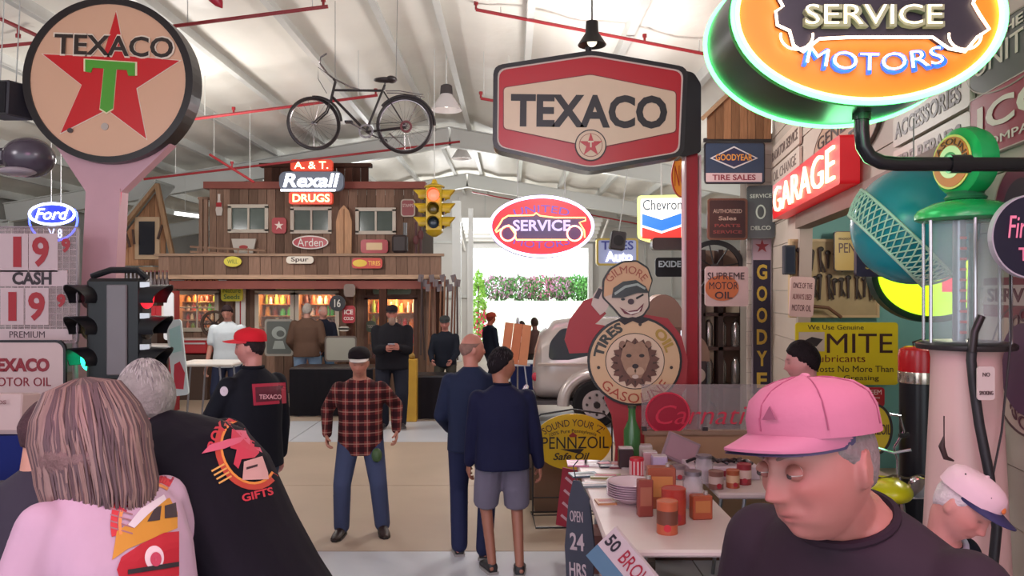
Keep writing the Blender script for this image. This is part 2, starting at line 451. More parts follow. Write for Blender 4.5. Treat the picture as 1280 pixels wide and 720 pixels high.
# white post left of the door
m = MB(); m.box((P(571, 0, 24).x, 24, 2.4), (.26, .3, 4.8)); m.box((P(588, 0, 24).x, 24.2, 2.3), (.14, .2, 4.6)); struct('trim_2', m, mat('#e6e6e4', .4))
dr = thing('overhead_door', 'raised white slatted overhead door above the bright opening', 'door', (0, 0, 0))
for k in range(6):
    mm = MB(); mm.box((.68, 29.0-k*.45, DZ+.25+.1*k), (4.7, .05, .14), (R(-25), 0, 0)); mm.build('slat', mat('#efefec', .4), dr)
for sx, x in ((-1, -1.75), (1, 3.15)):
    mm = MB(); mm.cyl((x, 29.6, DZ-.1), (x+sx*.1, 27, DZ+.8), .04); mm.build('track', mat('#f4f4f2', .4), dr)
# ---- outdoors
m = MB(); m.box((0, 75, -.12), (120, 90, .1)); struct('ground', m, mat('#c9c6bd', .8, var=.05))
m = MB(); m.loft([[Vector((x, y, z)) for y, z in ((38, -.1), (46.3, 1.55), (62, 1.7), (62, -.1))] for x in (-40, 40)]); struct('trim_3', m, mat('#b9c4ae', .9, var=.12, scale=1))
def leaves(n, c, r, sz, seed=0):
    rnd = random.Random(seed); mb = MB()
    for _ in range(n):
        d = Vector((rnd.gauss(0, 1), rnd.gauss(0, 1), rnd.gauss(0, 1))).normalized()*rnd.uniform(.7, 1)
        p = Vector((c[0]+d.x*r[0], c[1]+d.y*r[1], max(.02, c[2]+d.z*r[2]))); q = Euler((rnd.uniform(0, 6), rnd.uniform(0, 6), rnd.uniform(0, 6))).to_matrix()
        mb.add([p+q @ Vector(v) for v in ((-sz, 0, 0), (0, -sz*.5, 0), (sz, 0, 0), (0, sz*.5, 0))], [(0, 1, 2, 3)])
    return mb
for k, (px, w_, c, nm) in enumerate([(622, 1.6, '#b88aa0', 'pink'), (650, 1.5, '#a98b93', 'dull pink'), (676, 1.5, '#cf7f9d', 'bright pink'), (700, 1.2, '#b98aa0', 'pale pink'), (722, 1.4, '#6fae5c', 'green'), (742, 1.5, '#79b665', 'light green')]):
    x = (px-640)*.048
    t = thing('flowering_shrub', nm+' roadside shrub '+['at the left end of the row', 'second from the left', 'in the middle of the row', 'right of the brightest pink one', 'right of the pink shrubs', 'at the right end of the row'][k], 'shrub', (x, 48, 1.55), group='shrubs across the yard')
    o = leaves(500, (0, 0, .75), (w_*.75, .8, .75), .13, k).build('foliage', mat('#6f9a5e', .8, var=.2), t); o['kind'] = 'stuff'
    o = leaves(350, (0, -.05, .8), (w_*.78, .85, .8), .11, k+40).build('blossom', mat(c, .8), t); o['kind'] = 'stuff'
    MB().cyl((0, 0, 0), (0, 0, .8), .05).build('stem', mat('#5b4a3c'), t)
t = thing('flowering_shrub', 'tall green climber with red blossom beside the left door jamb', 'shrub', (P(598, 0, 31.5).x, 31.5, 0))
leaves(700, (0, 0, 1.5), (.32, .3, 1.5), .09, 77).build('foliage', mat('#8fbf5a', .8, var=.2), t)['kind'] = 'stuff'
leaves(120, (.1, -.1, .9), (.3, .3, .7), .08, 78).build('blossom', mat('#d63a62', .8), t)['kind'] = 'stuff'
MB().cyl((0, 0, 0), (0, 0, 2.4), .03).build('stem', mat('#5b4a3c'), t)
# ---------------------------------------------------------------- sprinkler pipes
redp = mat('#8c1f26', .4)
def pipe(label, pts, r=.022, drops=()):
    t = thing('sprinkler_pipe', label, 'pipe', pts[0], group='red fire sprinkler pipes')
    b = Vector(pts[0]); MB().tube([Vector(p)-b for p in pts], r, 8).build('run', redp, t)
    for f, dz in drops:
        p = (Vector(pts[0]).lerp(Vector(pts[-1]), f))-b; mm = MB(); mm.cyl(p, p+Vector((0, 0, dz)), .015); mm.cyl(p+Vector((0, 0, dz-.02)), p+Vector((0, 0, dz+.02)), .028); mm.build('sprinkler_head', redp, t)
    for f in (.1, .9):
        mm = MB(); p = (Vector(pts[0]).lerp(Vector(pts[-1]), f)); mm.cyl(p-b, Vector((p.x, p.y, roofz(p.x)-.1))-b, .006, n=5)
        mm.build('hanger', steel, t)
pipe('red pipe running from behind the round star sign towards the bicycle, uppermost', [P(215, 33, 9), P(410, 8, 9)], drops=((.97, .08),))
pipe('long red pipe crossing behind the lamp over the hexagonal sign', [P(595, 12, 10), P(905, 72, 10)], drops=((.0, .08), (.68, .08)))
pipe('red pipe passing behind the bicycle front wheel', [P(232, 150, 12), P(472, 119, 12)], drops=((.25, .08), (.99, .08)))
pipe('red pipe just above the drug store roof', [P(180, 224, 15), P(575, 177, 15)])
pipe('red pipe at the left edge behind the round star sign', [P(-40, 5, 9), P(150, 92, 9)], drops=((.33, -.1),))
pipe('thin red pipe left of the round star sign', [P(-30, 61, 9.5), P(60, 52, 9.5)])
pipe('red pipe slanting down to the drug store roof', [P(262, 193, 14), P(318, 228, 14)], drops=((.5, .1),))
pipe('red pipe below the hexagonal sign', [P(590, 240, 25), P(850, 290, 25)])
pipe('short red pipe stub left of the hexagonal sign', [P(601, 123, 12), P(640, 130, 12)], drops=((.0, .08),))
# lamps
def bell(px, py, d, label, s_=1):
    p = P(px, py, d); t = thing('pendant_lamp', label, 'lamp', p, group='bell shaped roof lamps')
    MB().lathe([(.02*s_, .16*s_), (.055*s_, .15*s_), (.06*s_, .05*s_), (.13*s_, -.06*s_), (.125*s_, -.065*s_), (.05*s_, .03*s_)], 20).build('shade', mat('#26201f', .5), t, True)
    MB().cyl((0, 0, .1), (0, 0, roofz(p.x)-p.z), .008, n=6).build('rod', mat('#333'*1+'333', .5), t)
    MB().ell((0, 0, -.03*s_), (.045*s_,)*3).build('bulb', mat('#fff2d8', .3, 0, 1.0), t, True)
bell(740, 48, 7.2, 'small dark bell lamp directly above the hexagonal sign')
def bay(px, py, d, label):
    p = P(px, py, d); t = thing('high_bay_lamp', label, 'lamp', p, group='round glass high bay lamps')
    MB().lathe([(.06, .2), (.09, .18), (.1, .05), (.03, .04)], 16).build('housing', mat('#3b3434', .5), t, True)
    MB().lathe([(.09, .05), (.2, -.12), (.25, -.2), (.24, -.2), (.18, -.1), (.08, .04)], 20).build('reflector', mat('#c9c3c3', .25, 0, 0), t, True)
    MB().cyl((0, 0, .2), (0, 0, roofz(p.x)-p.z), .012, n=6).build('rod', steel, t)
    MB().ell((0, 0, -.08), (.07,)*3).build('bulb', mat('#fff6e6', .3, 0, 3), t, True)
bay(558, 122, 12.5, 'round high bay lamp right of the bicycle rear wheel')
bay(577, 188, 19, 'smaller high bay lamp beyond the roof beam')
p = P(237, 269, 17.6); t = thing('strip_light', 'lit fluorescent strip light left of the drug store upper storey', 'lamp', p)
MB().box((0, 0, 0), (.62, .12, .06), (0, R(7), 0)).build('tube_lamp', mat('#ffffff', .3, 0, 5), t)
MB().box((0, 0, .06), (.66, .16, .04), (0, R(7), 0)).build('housing', steel, t); MB().cyl((-.1, 0, 0), (-.1, 0, 1.0), .006, n=5).build('chain', steel, t)
p = P(685, 441-5, 25)
# ================================================================ DRUG STORE BUILDING
FY, BY = 16.5, 15.5
def fx(px, d=FY): return (px-640)*d/1000
def fz(py, d=FY): return CZ-(py-HY)*d/1000
old = mat('#84695a', .85, kind='wood'); oldx = mat('#8d715f', .85, kind='woodx'); dark = mat('#4a3128', .8, kind='wood'); rust = mat('#8a4a40', .7, var=.15, scale=3)
store = thing('timber_storefront', 'two storey weathered timber drug store front with balcony and windows', 'building', (fx(385), FY, 0))
def rel(t, x, y, z): return Vector((x, y, z))-t.location
plank_me = {}
def planks(parent, x0, x1, z0, z1, y, w, m_, horiz=False, t=.03):
    n = max(1, round(((z1-z0) if horiz else (x1-x0))/w)); 
    for i in range(n):
        if horiz: c = ((x0+x1)/2, y, z0+(z1-z0)*(i+.5)/n); d = (round(x1-x0, 3), t, round((z1-z0)/n-.008, 4))
        else: c = (x0+(x1-x0)*(i+.5)/n, y, (z0+z1)/2); d = (round((x1-x0)/n-.008, 4), t, round(z1-z0, 3))
        k = (d, m_.name)
        if k not in plank_me:
            me = MB().box((0, 0, 0), d).mesh('plank'); me.materials.append(m_); plank_me[k] = me
        o = link('plank', plank_me[k], parent); o.location = Vector(c)-parent.location+Vector((0, random.uniform(-.008, .008), random.uniform(-.006, .006)))
def framebox(parent, name, x0, x1, z0, z1, y, m_, w=.06, t=.06):
    mm = MB()
    for c, d in ((((x0+x1)/2, y, z0), (x1-x0+w, t, w)), (((x0+x1)/2, y, z1), (x1-x0+w, t, w)), ((x0, y, (z0+z1)/2), (w, t, z1-z0)), ((x1, y, (z0+z1)/2), (w, t, z1-z0))):
        mm.box(Vector(c)-parent.location, d)
    return mm.build(name, m_, parent)
X0, X1 = fx(262), fx(528)
ztop, zfl = fz(236), fz(322)
up = [(288, 334, 258, 289), (366, 413, 261, 290), (447, 493, 262, 291)]
ups = [(fx(a), fx(b), fz(d), fz(c)) for a, b, c, d in up]
edges = [X0]+[v for u in ups for v in u[:2]]+[X1]
for i in range(0, len(edges), 2): planks(store, edges[i], edges[i+1], zfl-.15, ztop, FY, .17, old)
for (a, b, c, d) in ups:
    planks(store, a, b, d, ztop, FY, .17, old); planks(store, a, b, zfl-.15, c, FY, .17, old)
    f = framebox(store, 'window_frame', a, b, c, d, FY-.03, mat('#c3b8aa', .6), .07)
    mm = MB(); mm.box(rel(store, (a+b)/2, FY-.02, (c+d)/2), (.04, .03, d-c)); mm.build('mullion', mat('#c3b8aa', .6), f)
    for s_ in (0, 1): 
        mm = MB(); mm.box(rel(store, a+(b-a)*(.25+.5*s_), FY+.01, (c+d)/2), ((b-a)/2-.03, .01, d-c)); mm.build('pane', mat('#56605a', .12, var=.2, scale=3), f)
mm = MB(); mm.box(rel(store, (X0+X1)/2, FY, ztop+.06), (X1-X0+.15, .3, .14)); mm.build('cornice', rust, store)
planks(store, fx(330), fx(461), ztop+.1, fz(209), FY, .17, dark)
mm = MB(); mm.box(rel(store, fx(395), FY, fz(207)), (fx(461)-fx(328)+.1, .2, .08)); mm.build('tower_cap', dark, store)
mm = MB(); mm.box(rel(store, (X0+X1)/2, FY+2.0, (ztop)/2), (X1-X0-.2, 2.6, ztop-.1)); mm.build('rear_volume', mat('#3a2d27', .9), store)
# balcony: fascia planks, deck, rails
bx0, bx1 = fx(198, BY), fx(552, BY); bz0, bz1 = fz(345, BY), fz(320, BY)
planks(store, bx0, bx1, bz0, bz1, BY, .22, old)
for z, h_ in ((bz1+.02, .05), (bz0-.02, .08)):
    mm = MB(); mm.box(rel(store, (bx0+bx1)/2, BY-.03, z), (bx1-bx0+.1, .1, h_)); mm.build('rail', mat('#a98a72', .7, kind='woodx'), store)
mm = MB(); mm.box(rel(store, (bx0+bx1)/2, (FY+BY)/2, bz0-.02), (bx1-bx0, FY-BY, .08)); mm.build('deck', rust, store)
mm = MB(); mm.box(rel(store, (bx0+bx1)/2, BY+.1, bz0-.17), (bx1-bx0, .15, .16)); mm.build('porch_beam', rust, store)
for px in (200, 437, 478, 549):
    mm = MB(); mm.box(rel(store, fx(px, BY), BY+.1, (bz0-.2)/2), (.14, .14, bz0-.2)); mm.build('porch_post', dark, store)
# ground floor
gx0, gx1 = fx(200), fx(545); gz1 = fz(352)
low = [(222, 272, 366, 412), (322, 366, 366, 425), (372, 422, 366, 425), (458, 520, 372, 450)]
lows = [(fx(a), fx(b), fz(d), fz(c)) for a, b, c, d in low]
edges = [gx0]+[v for u in lows for v in u[:2]]+[gx1]
for i in range(0, len(edges), 2): planks(store, edges[i], edges[i+1], 0, gz1, FY, .17, old)
for k, (a, b, c, d) in enumerate(lows):
    planks(store, a, b, d, gz1, FY, .17, old); planks(store, a, b, 0, c, FY, .17, old)
    f = framebox(store, 'shop_window', a, b, c, d, FY-.03, mat(['#c9bba8', '#cfc4b2', '#cfc4b2', '#6b4a3c'][k], .6), .08)
    mm = MB(); mm.box(rel(store, (a+b)/2, FY, (c+d)/2), (b-a, .01, d-c)); mm.build('pane', glass('#ffffff', .02, .08), f)
    if k == 0:
        mm = MB(); mm.box(rel(store, (a+b)/2, FY-.02, (c+d)/2), (.03, .03, d-c)); mm.box(rel(store, (a+b)/2, FY-.02, c+(d-c)*.6), (b-a, .03, .03)); mm.build('glazing_bar', mat('#c9bba8', .6), f)
    mm = MB(); zz = (c+d)/2; dp = .5
    for cc, dd in ((((a+b)/2, FY+dp, zz), (b-a, .02, d-c)), (((a+b)/2, FY+dp/2, c), (b-a, dp, .02)), (((a+b)/2, FY+dp/2, d), (b-a, dp, .02)), ((a, FY+dp/2, zz), (.02, dp, d-c)), ((b, FY+dp/2, zz), (.02, dp, d-c))): mm.box(rel(store, *cc), dd)
    for q in range(1, 4): mm.box(rel(store, (a+b)/2, FY+.35, c+(d-c)*q/4), (b-a-.03, .28, .02))
    mm.build('display_case', mat('#b07a4a', .7), f)
    # shop goods, one by one
    cols = ['#e2a54a', '#d8652e', '#e9d9a8', '#8fae3c', '#c7372c', '#f0e6d2', '#7a3b2a', '#e58d3a']
    if k < 4:
        proto = {}; CN = {'#e2a54a': 'amber', '#d8652e': 'orange', '#e9d9a8': 'cream', '#8fae3c': 'olive green', '#c7372c': 'red', '#f0e6d2': 'white', '#7a3b2a': 'brown', '#e58d3a': 'light orange', '#58d05a': 'bright green'}
        for q in range(4):
            z = c+(d-c)*q/4+.01; x = a+.05
            while x < b-.07:
                w_ = random.choice((.07, .09, .12)); hh = (d-c)/4*random.uniform(.55, .85); ci = '#58d05a' if (k in (0, 1, 2) and q == 2 and x > (a+b)/2) else random.choice(cols)
                key = (w_, ci)
                if key not in proto:
                    me = MB().cyl((0, 0, 0), (0, 0, .72), w_/2, n=10).cyl((0, 0, .72), (0, 0, .85), w_/4, n=8).cyl((0, 0, .85), (0, 0, 1), w_/3.4, n=8).mesh('jar'); me.materials.append(mat(ci, .4)); proto[key] = me
                o = link('jar', proto[key]); o.location = (x+w_/2, FY+.33, z); o.scale = (1, 1, hh)
                tag(o, CN[ci]+' jar on the '+['lowest', 'second', 'third', 'top'][q]+' shelf of the '+['leftmost shop window', 'shop window left of the door post', 'third shop window', 'rightmost shop window'][k], 'jar', 'jars in '+['the leftmost shop window', 'the second shop window', 'the third shop window', 'the rightmost shop window'][k])
                x += w_+random.uniform(.01, .05)
    lamp('POINT', 'shop_window_lamp', ((a+b)/2, FY+.15, d-.08), 7 if k < 3 else 14, (1, .72, .42), .05)
# neon drugstore sign
s15 = 15.9
ng = thing('neon_drug_store_sign', 'stacked red and white neon lettering on the drug store tower', 'sign', P(390, 228, s15))
k = s15/1000
def ngp(name, w, h, x, z, c, e, r=3, t=.12):
    o = MB().prism(rrect(w*k, h*k, r*k), t).build(name, mat(c, .4, 0, e), ng); o.location = (x*k, 0, z*k); return o
ngp('top_panel', 52, 14, 0, 21, '#c93a20', .45); ngp('middle_panel', 80, 24, 0, 1, '#59606f', .25, 8); ngp('bottom_panel', 54, 15, -1, -20, '#c93a20', .45)
text('A. & T.', 42*k, 9*k, mat('#ffd9a0', .4, 0, 4), ng, (0, -.065, 21*k)); text('Rexall', 70*k, 17*k, mat('#f4f6ff', .4, 0, 4), ng, (0, -.065, 2*k), shear=.2)
text('DRUGS', 46*k, 10*k, mat('#ffd27a', .4, 0, 4), ng, (0, -.065, -20*k))
o = MB().prism([(-38*k, -9*k), (30*k, -9*k), (30*k, -11.5*k), (-38*k, -11.5*k)], .01).build('underline_tube', mat('#f4f6ff', .4, 0, 3), ng); o.location = (0, -.065, 0)
# signs on the store
sign('oval_sign', 'red oval sign with white lettering below the middle upper window', 388, 303, 16.4, 45, 17, '#b51c2b', 'ell', border='#e9d9d2', bw=1.5, texts=[('Arden', 0, 0, 32, 10, '#f3e9e2')])
sign('shop_sign', 'small red sign with pale centre under the right upper window', 468, 308, 16.4, 34, 17, '#b3202a', texts=[(rrect(20, 9, 1), 0, 0, 0, 0, '#e2c08e')])
sign('shop_sign', 'yellow oval sign at the balcony left end', 291, 327, 15.38, 22, 13, '#d6c93a', 'ell', texts=[('WILL', 0, 0, 13, 5, '#6b7a2a')])
sign('shop_sign', 'white sign reading Spur on the balcony front', 375, 325, 15.4, 34, 9, '#dcd2c2', texts=[('Spur', 0, 0, 22, 7, '#4a342c')])
sign('shop_sign', 'red sign with yellow oval on the balcony front', 459, 329, 15.4, 38, 13, '#c23a26', texts=[(ell2(9, 4.5, 20), -9, 0, 0, 0, '#e6c034'), ('TIRES', 9, 0, 15, 6, '#f0b44a')])
sign('shop_sign', 'orange and cream sign with dark lettering under the balcony left', 252, 354, 16.4, 42, 15, '#d99a62', texts=[('CLABBER', 0, 2.5, 38, 6, '#2a1512'), ('GIRL', 0, -4, 24, 4.5, '#2a1512')])
sign('shop_sign', 'bright yellow sign with green lettering left of the thermometer', 290, 367, 16.2, 27, 19, '#d8d02c', texts=[('Nature', 0, 4, 22, 6, '#5a7a24'), ('Seeds', 0, -4, 20, 6, '#5a7a24')])
sign('shop_sign', 'green and yellow sign under the balcony centre', 369, 355, 16.4, 52, 14, '#b9b62e', texts=[(rrect(52, 7, .5), 0, 3.5, 0, 0, '#4e5a30'), ('VEEDOLOL', 0, 3, 46, 8, '#e4dc9a')])
sign('shop_sign', 'faded green sign above the rightmost shop window', 490, 360, 16.4, 48, 16, '#6d7a5c', texts=[('GREYHOUND', 0, 1, 40, 6, '#a9ab86')])
sign('shop_sign', 'tall red and white sign right of the first upper window', 349, 282, 16.4, 18, 20, '#a8222a', texts=[(star(6), 0, 0, 0, 0, '#e9d6cc')])
sign('shop_sign', 'faded red sign at the right end of the upper storey', 510, 260, 16.4, 18, 22, '#8c3f40', border='#a99a8c', bw=1.5, texts=[('STAMPS', 0, 3, 13, 4, '#cbb'+'0a8')])
sign('shop_sign', 'small red sign beside the black round disc on the porch post', 436, 393, 15.4, 16, 22, '#a5242c', texts=[('ICE', 0, 3, 11, 6, '#efe0d8'), ('COLD', 0, -5, 12, 4, '#efe0d8')])
sign('shop_sign', 'small framed white notice left of the bearded man', 430, 411, 15.4, 14, 6, '#b9b3a6')
sign('round_sign', 'black round disc with pale numeral on the porch post', 422, 379, 15.3, 20, 20, '#1e1a1c', 'ell', texts=[('16', 0, 0, 8, 10, '#c9c4bb')])
sign('shop_sign', 'faded square sign above the red one on the porch post', 437, 363, 15.38, 14, 16, '#7d6a5e')
sign('shop_sign', 'dark framed sign with pale letters at the right shop window foot', 464, 408, 16.35, 12, 14, '#5a6a58', texts=[('TOOLS', 0, 0, 9, 4, '#c9c4bb')])
# bottle shaped sign, surf board, thermometer
t = thing('bottle_sign', 'white and red bottle shaped sign on the upper storey left', 'sign', P(274, 256, 16.35))
MB().prism([(-.05, -.22), (.05, -.22), (.07, -.1), (.05, 0), (.022, .1), (.022, .22), (-.022, .22), (-.022, .1), (-.05, 0), (-.07, -.1)], .03).build('board', mat('#cfc3bb', .5), t); MB().prism(rrect(.11, .09), .01, y=-.02).build('band', mat('#a8262c', .5), t)
t = thing('thermometer', 'tall white enamel thermometer beside the yellow seed sign', 'thermometer', P(301, 390, 16.35))
MB().prism(rrect(.2, 1.1, .1), .04).build('board', mat('#dcd8d2', .4), t); MB().cyl((0, -.03, -.35), (0, -.03, .35), .012).build('tube', mat('#a22', .3) if False else mat('#aa2222', .3), t)
t = thing('wooden_board', 'tall pointed bare wooden board between the upper windows', 'board', P(430, 289, 16.3))
MB().prism([(-.15, -.53), (.15, -.53), (.16, .2), (.1, .42), (0, .53), (-.1, .42), (-.16, .2)], .04).build('board', mat('#b98c66', .6, kind='wood'), t); MB().box((0, -.03, 0), (.02, .02, .9)).build('stringer', mat('#9a6f4c', .6), t)
t = thing('washboard', 'white tapered tin plaque with red oval on balcony', 'plaque', P(305, 309, 16.3))
MB().prism([(-.17, -.2), (.17, -.2), (.25, .17), (-.25, .17)], .05).build('board', mat('#bfb6ab', .5), t); MB().prism(ell2(.09, .04, 20), .02, y=-.03).build('badge', mat('#a8322e', .5), t)
t = thing('ladder', 'wooden ladder lying on the balcony', 'ladder', P(285, 314, 15.9))
for z in (-.05, .05): MB().box((0, 0, z), (1.5, .04, .04), (0, R(3), 0)).build('rail', mat('#a57f66', .7, kind='woodx'), t)
for i in range(7): MB().cyl((-.6+i*.2, 0, -.06-.0), (-.6+i*.2, 0, .06), .012, n=6).build('rung', mat('#a57f66', .7), t)
for j, px in enumerate((260, 254)):
    t = thing('wooden_post', ['weathered post at the left end of the upper storey', 'second weathered post left of the upper storey'][j], 'post', (fx(px, 16), 15.9, bz0+.03)); MB().box((0, 0, .75), (.07, .07, 1.5)).build('post', old, t); MB().box((0, 0, 1.52), (.1, .1, .05)).build('cap', old, t)
# store-front stuff on the right edge of the balcony
t = thing('cast_iron_stove', 'dark stove shaped clutter at the balcony right end', 'stove', P(500, 305, 15.9))
MB().box((0, 0, 0), (.3, .25, .35), bev=.04).build('body', mat('#3a3030', .6), t); MB().cyl((.1, 0, .17), (.1, 0, .42), .04).build('pipe', mat('#5a5a5c', .4), t)
for j, px in enumerate((520, 526)):
    t = thing('hanging_tool', ['dark pulley tool hanging at the balcony end', 'second dark tool hanging nearest the traffic light'][j], 'tool', P(px, 300, 15.7)); MB().cyl((0, 0, -.35), (0, 0, .35), .025).build('shaft', mat('#4a2428', .6), t); MB().ell((0, 0, .0+.1*j), (.06, .04, .1)).build('block', mat('#5a2a2c', .6), t)
# tools leaning by the right porch post
for j in range(11):
    px = 526+j*4.6; t = thing('long_tool', 'long handled old tool leaning at the porch end, '+(ORD[j] if j < 10 else 'rightmost'), 'tool', P(px, 395+(j % 3)*6, 15.25+.05*(j % 2)), group='old tools leaning at the porch end')
    MB().cyl((0, 0, -.75), (random.uniform(-.06, .06), 0, .75), .018, n=7).build('handle', mat(random.choice(['#6a4638', '#8a6048', '#4a3a38']), .7), t)
    MB().box((0, 0, .72), (.1, .03, .14), (0, random.uniform(-.3, .3), 0)).build('blade', mat('#6a5f60', .5, .5), t)
# ---- cabin with steep gable, far left
cb = thing('cabin', 'small steep gabled timber cabin left of the drug store', 'building', (fx(178), 16.2, 0))
def c2(px, py, d=16.2): p = P(px, py, d); return (p.x-cb.location.x, p.z)
for i in range(9):
    x0 = 148+i*6.6; x1 = x0+6.2
    def roofy(x): return 240+abs(x-196)*1.35 if x < 196 else 240+(x-196)*2.5
    if x0 > 202: continue
    a, b = c2(x0, roofy(x0)), c2(x1, roofy(x1)); MB().prism([(a[0], fz(332, 16.2)), (b[0], fz(332, 16.2)), b, a], .04).build('plank', mat('#a5795a', .8, kind='wood'), cb)
for (a, b) in (((130, 325), (203, 232)), ((203, 232), (222, 320))):
    p, q = c2(*a), c2(*b); MB().tube([(p[0], -.25, p[1]), (q[0], -.25, q[1])], .06, 4).build('rake_board', mat('#9a7a5e', .8, kind='wood'), cb)
p0, p1 = c2(120, 330), c2(203, 230); MB().add([(p0[0], -.3, p0[1]), (p1[0], -.3, p1[1]), (p1[0], .6, p1[1]), (p0[0], .6, p0[1]), (p0[0], -.3, p0[1]+.05), (p1[0], -.3, p1[1]+.05), (p1[0], .6, p1[1]+.05), (p0[0], .6, p0[1]+.05)], [(0, 1, 2, 3), (4, 5, 6, 7), (0, 1, 5, 4), (1, 2, 6, 5), (2, 3, 7, 6), (3, 0, 4, 7)]).build('roof', mat('#8f928c', .6), cb)
w0, w1 = c2(175, 320), c2(197, 276); f = MB().box(((w0[0]+w1[0])/2, -.05, (w0[1]+w1[1])/2), (w1[0]-w0[0]+.14, .05, w1[1]-w0[1]+.14)).build('window_frame', mat('#b79a7c', .7), cb); MB().box(((w0[0]+w1[0])/2, -.08, (w0[1]+w1[1])/2), (w1[0]-w0[0]-.04, .03, w1[1]-w0[1]-.04)).build('pane', mat('#1c1c24', .1), f)
a, b = c2(120, 334), c2(205, 334)
MB().box(((a[0]+b[0])/2, 0, fz(337, 16.2)), (b[0]-a[0], .3, .1)).build('sill_beam', mat('#9a7a5e', .8), cb)
MB().box(((a[0]+b[0])/2, .3, fz(337, 16.2)/2), (b[0]-a[0], .1, fz(337, 16.2))).build('lower_wall', mat('#6a5a52', .8), cb)
for j, (px, py) in enumerate(((160, 300), (167, 296), (156, 306), (200, 290))):
    t = thing('hanging_tool', 'old hand tool hanging on the cabin gable, '+['middle one of three at left', 'right one of three at left', 'leftmost', 'right of the window'][j], 'tool', P(px, py, 16.0), group='tools on the cabin gable'); MB().box((0, 0, 0), (.04, .03, .3), (0, .2*j-.3, 0)).build('handle', mat('#4a3228', .7), t)
# shelf of bottles behind the traffic light
sh = thing('shelf_unit', 'tall shelf unit behind the black traffic light', 'shelf', (fx(182, 14), 14, 0))
w_ = fx(218, 14)-fx(146, 14)
for z in (fz(366, 14), fz(395, 14), fz(430, 14), .5): MB().box((0, 0, z-.02), (w_, .35, .04)).build('shelf', mat('#c9c1bb', .6), sh)
for x in (-w_/2, w_/2): MB().box((x, 0, 1.05), (.04, .35, 2.1)).build('side_panel', mat('#8b1f2a', .6), sh)
for i in range(13):
    x = sh.location.x-w_/2+.06+i*(w_-.1)/13; c = random.choice(['#6a6468', '#a6a3a0', '#4a3a3a', '#8c8a92'])
    t = thing('glass_bottle', 'dusty glass bottle on top of the shelf unit, '+ORD[i], 'bottle', (x, 13.95, fz(366, 14)), group='bottles on top of the shelf unit')
    MB().lathe([(.035, 0), (.037, .2), (.015, .28), (.015, .36)], 10).build('body', mat(c, .15), t, True); MB().lathe([(.018, .36), (.018, .39)], 8).build('stopper', mat('#6a2a2a', .5), t)
for i in range(9):
    x = sh.location.x-w_/2+.08+i*(w_-.12)/9; t = tag(MB().box((0, 0, .09), (.1, .1, .18), bev=.01).build('tin_can', mat(random.choice(['#b0202a', '#d9d3cc', '#333038', '#8a2028']), .4)), 'small oil tin on the upper shelf behind the traffic light, '+(ORD[i] if i < 8 else 'rightmost'), 'tin', 'tins on the shelf unit'); t.location = (x, 13.95, fz(395, 14))
# poster panels leaning
for (px, py, w, h, d, c, lab, tl) in [(222, 447, 19, 95, 8.6, '#cfe0e2', 'tall narrow pale poster panel with red figure leaning by the traffic light', -6), (211, 395, 12, 60, 12.5, '#d8d8dc', 'white narrow panel behind the tall pale poster', 0)]:
    sg = sign('poster_panel', lab, px, py, d, w, h, c, texts=([([(-7, -38), (4, -40), (8, -20), (3, -5), (-4, -8), (-6, -20)], 0, 0, 0, 0, '#c0384a'), ([(-7, 0), (7, 2), (8, 34), (-6, 30)], 0, 6, 0, 0, '#a9d6d4')] if d < 10 else []), tilt=R(tl))
# ---- long tables with goods in front of the store
def ftable(label, x0, x1, y0, y1, z, top, skirt=None, group=None):
    t = thing('folding_table', label, 'table', ((x0+x1)/2, (y0+y1)/2, 0), group=group)
    MB().box((0, 0, z-.02), (x1-x0, y1-y0, .04), bev=.012).build('tabletop', mat(top, .35, var=.03), t)
    for sx in (-1, 1):
        for sy in (-1, 1): MB().tube([(sx*((x1-x0)/2-.2), sy*((y1-y0)/2-.08), z-.04), (sx*((x1-x0)/2-.12), sy*((y1-y0)/2-.08), 0)], .014, 8).build('leg', mat('#8b8b90', .3, .8), t)
    if skirt:
        mm = MB(); n = int((x1-x0)/.06)
        pts = [((x0-x1)/2+(x1-x0)*i/n, -(y1-y0)/2-.012+.012*math.sin(i*1.7)) for i in range(n+1)]
        mm.add([(x, y, z-.03) for x, y in pts]+[(x, y, .02) for x, y in pts], [(i, i+1, n+2+i, n+1+i) for i in range(n)]); mm.build('table_skirt', mat(skirt, .8), t, True)
    return t
ftable('long white table before the shop windows left', fx(228, 11), fx(300, 11), 10.7, 11.4, 1.12-.0, '#cfcac4')
ftable('dark skirted counter table under the centre shop windows', fx(368, 13.6), fx(470, 13.6), 13.3, 14.0, .82, '#37302f', '#17151a')
ftable('dark skirted table in front of the seated cap man', fx(512, 13.2), fx(575, 13.2), 13.0, 13.6, .72, '#2c2a2d', '#1a171c')
ftable('small white table with blue skirt beside the easel', fx(638, 15.6), fx(672, 15.6), 15.3, 15.9, .73, '#d2d6dc', '#222a58')
t = thing('yellow_cabinet', 'narrow yellow wooden stand right of the bearded man', 'stand', P(515, 478, 12.9)); t.location.z = 0
MB().box((0, 0, .5), (.17, .2, 1.0), bev=.01).build('body', mat('#b98f2e', .6, var=.1), t); MB().ell((0, 0, 1.04), (.05, .05, .06)).build('finial', mat('#8f6f2a', .5), t)
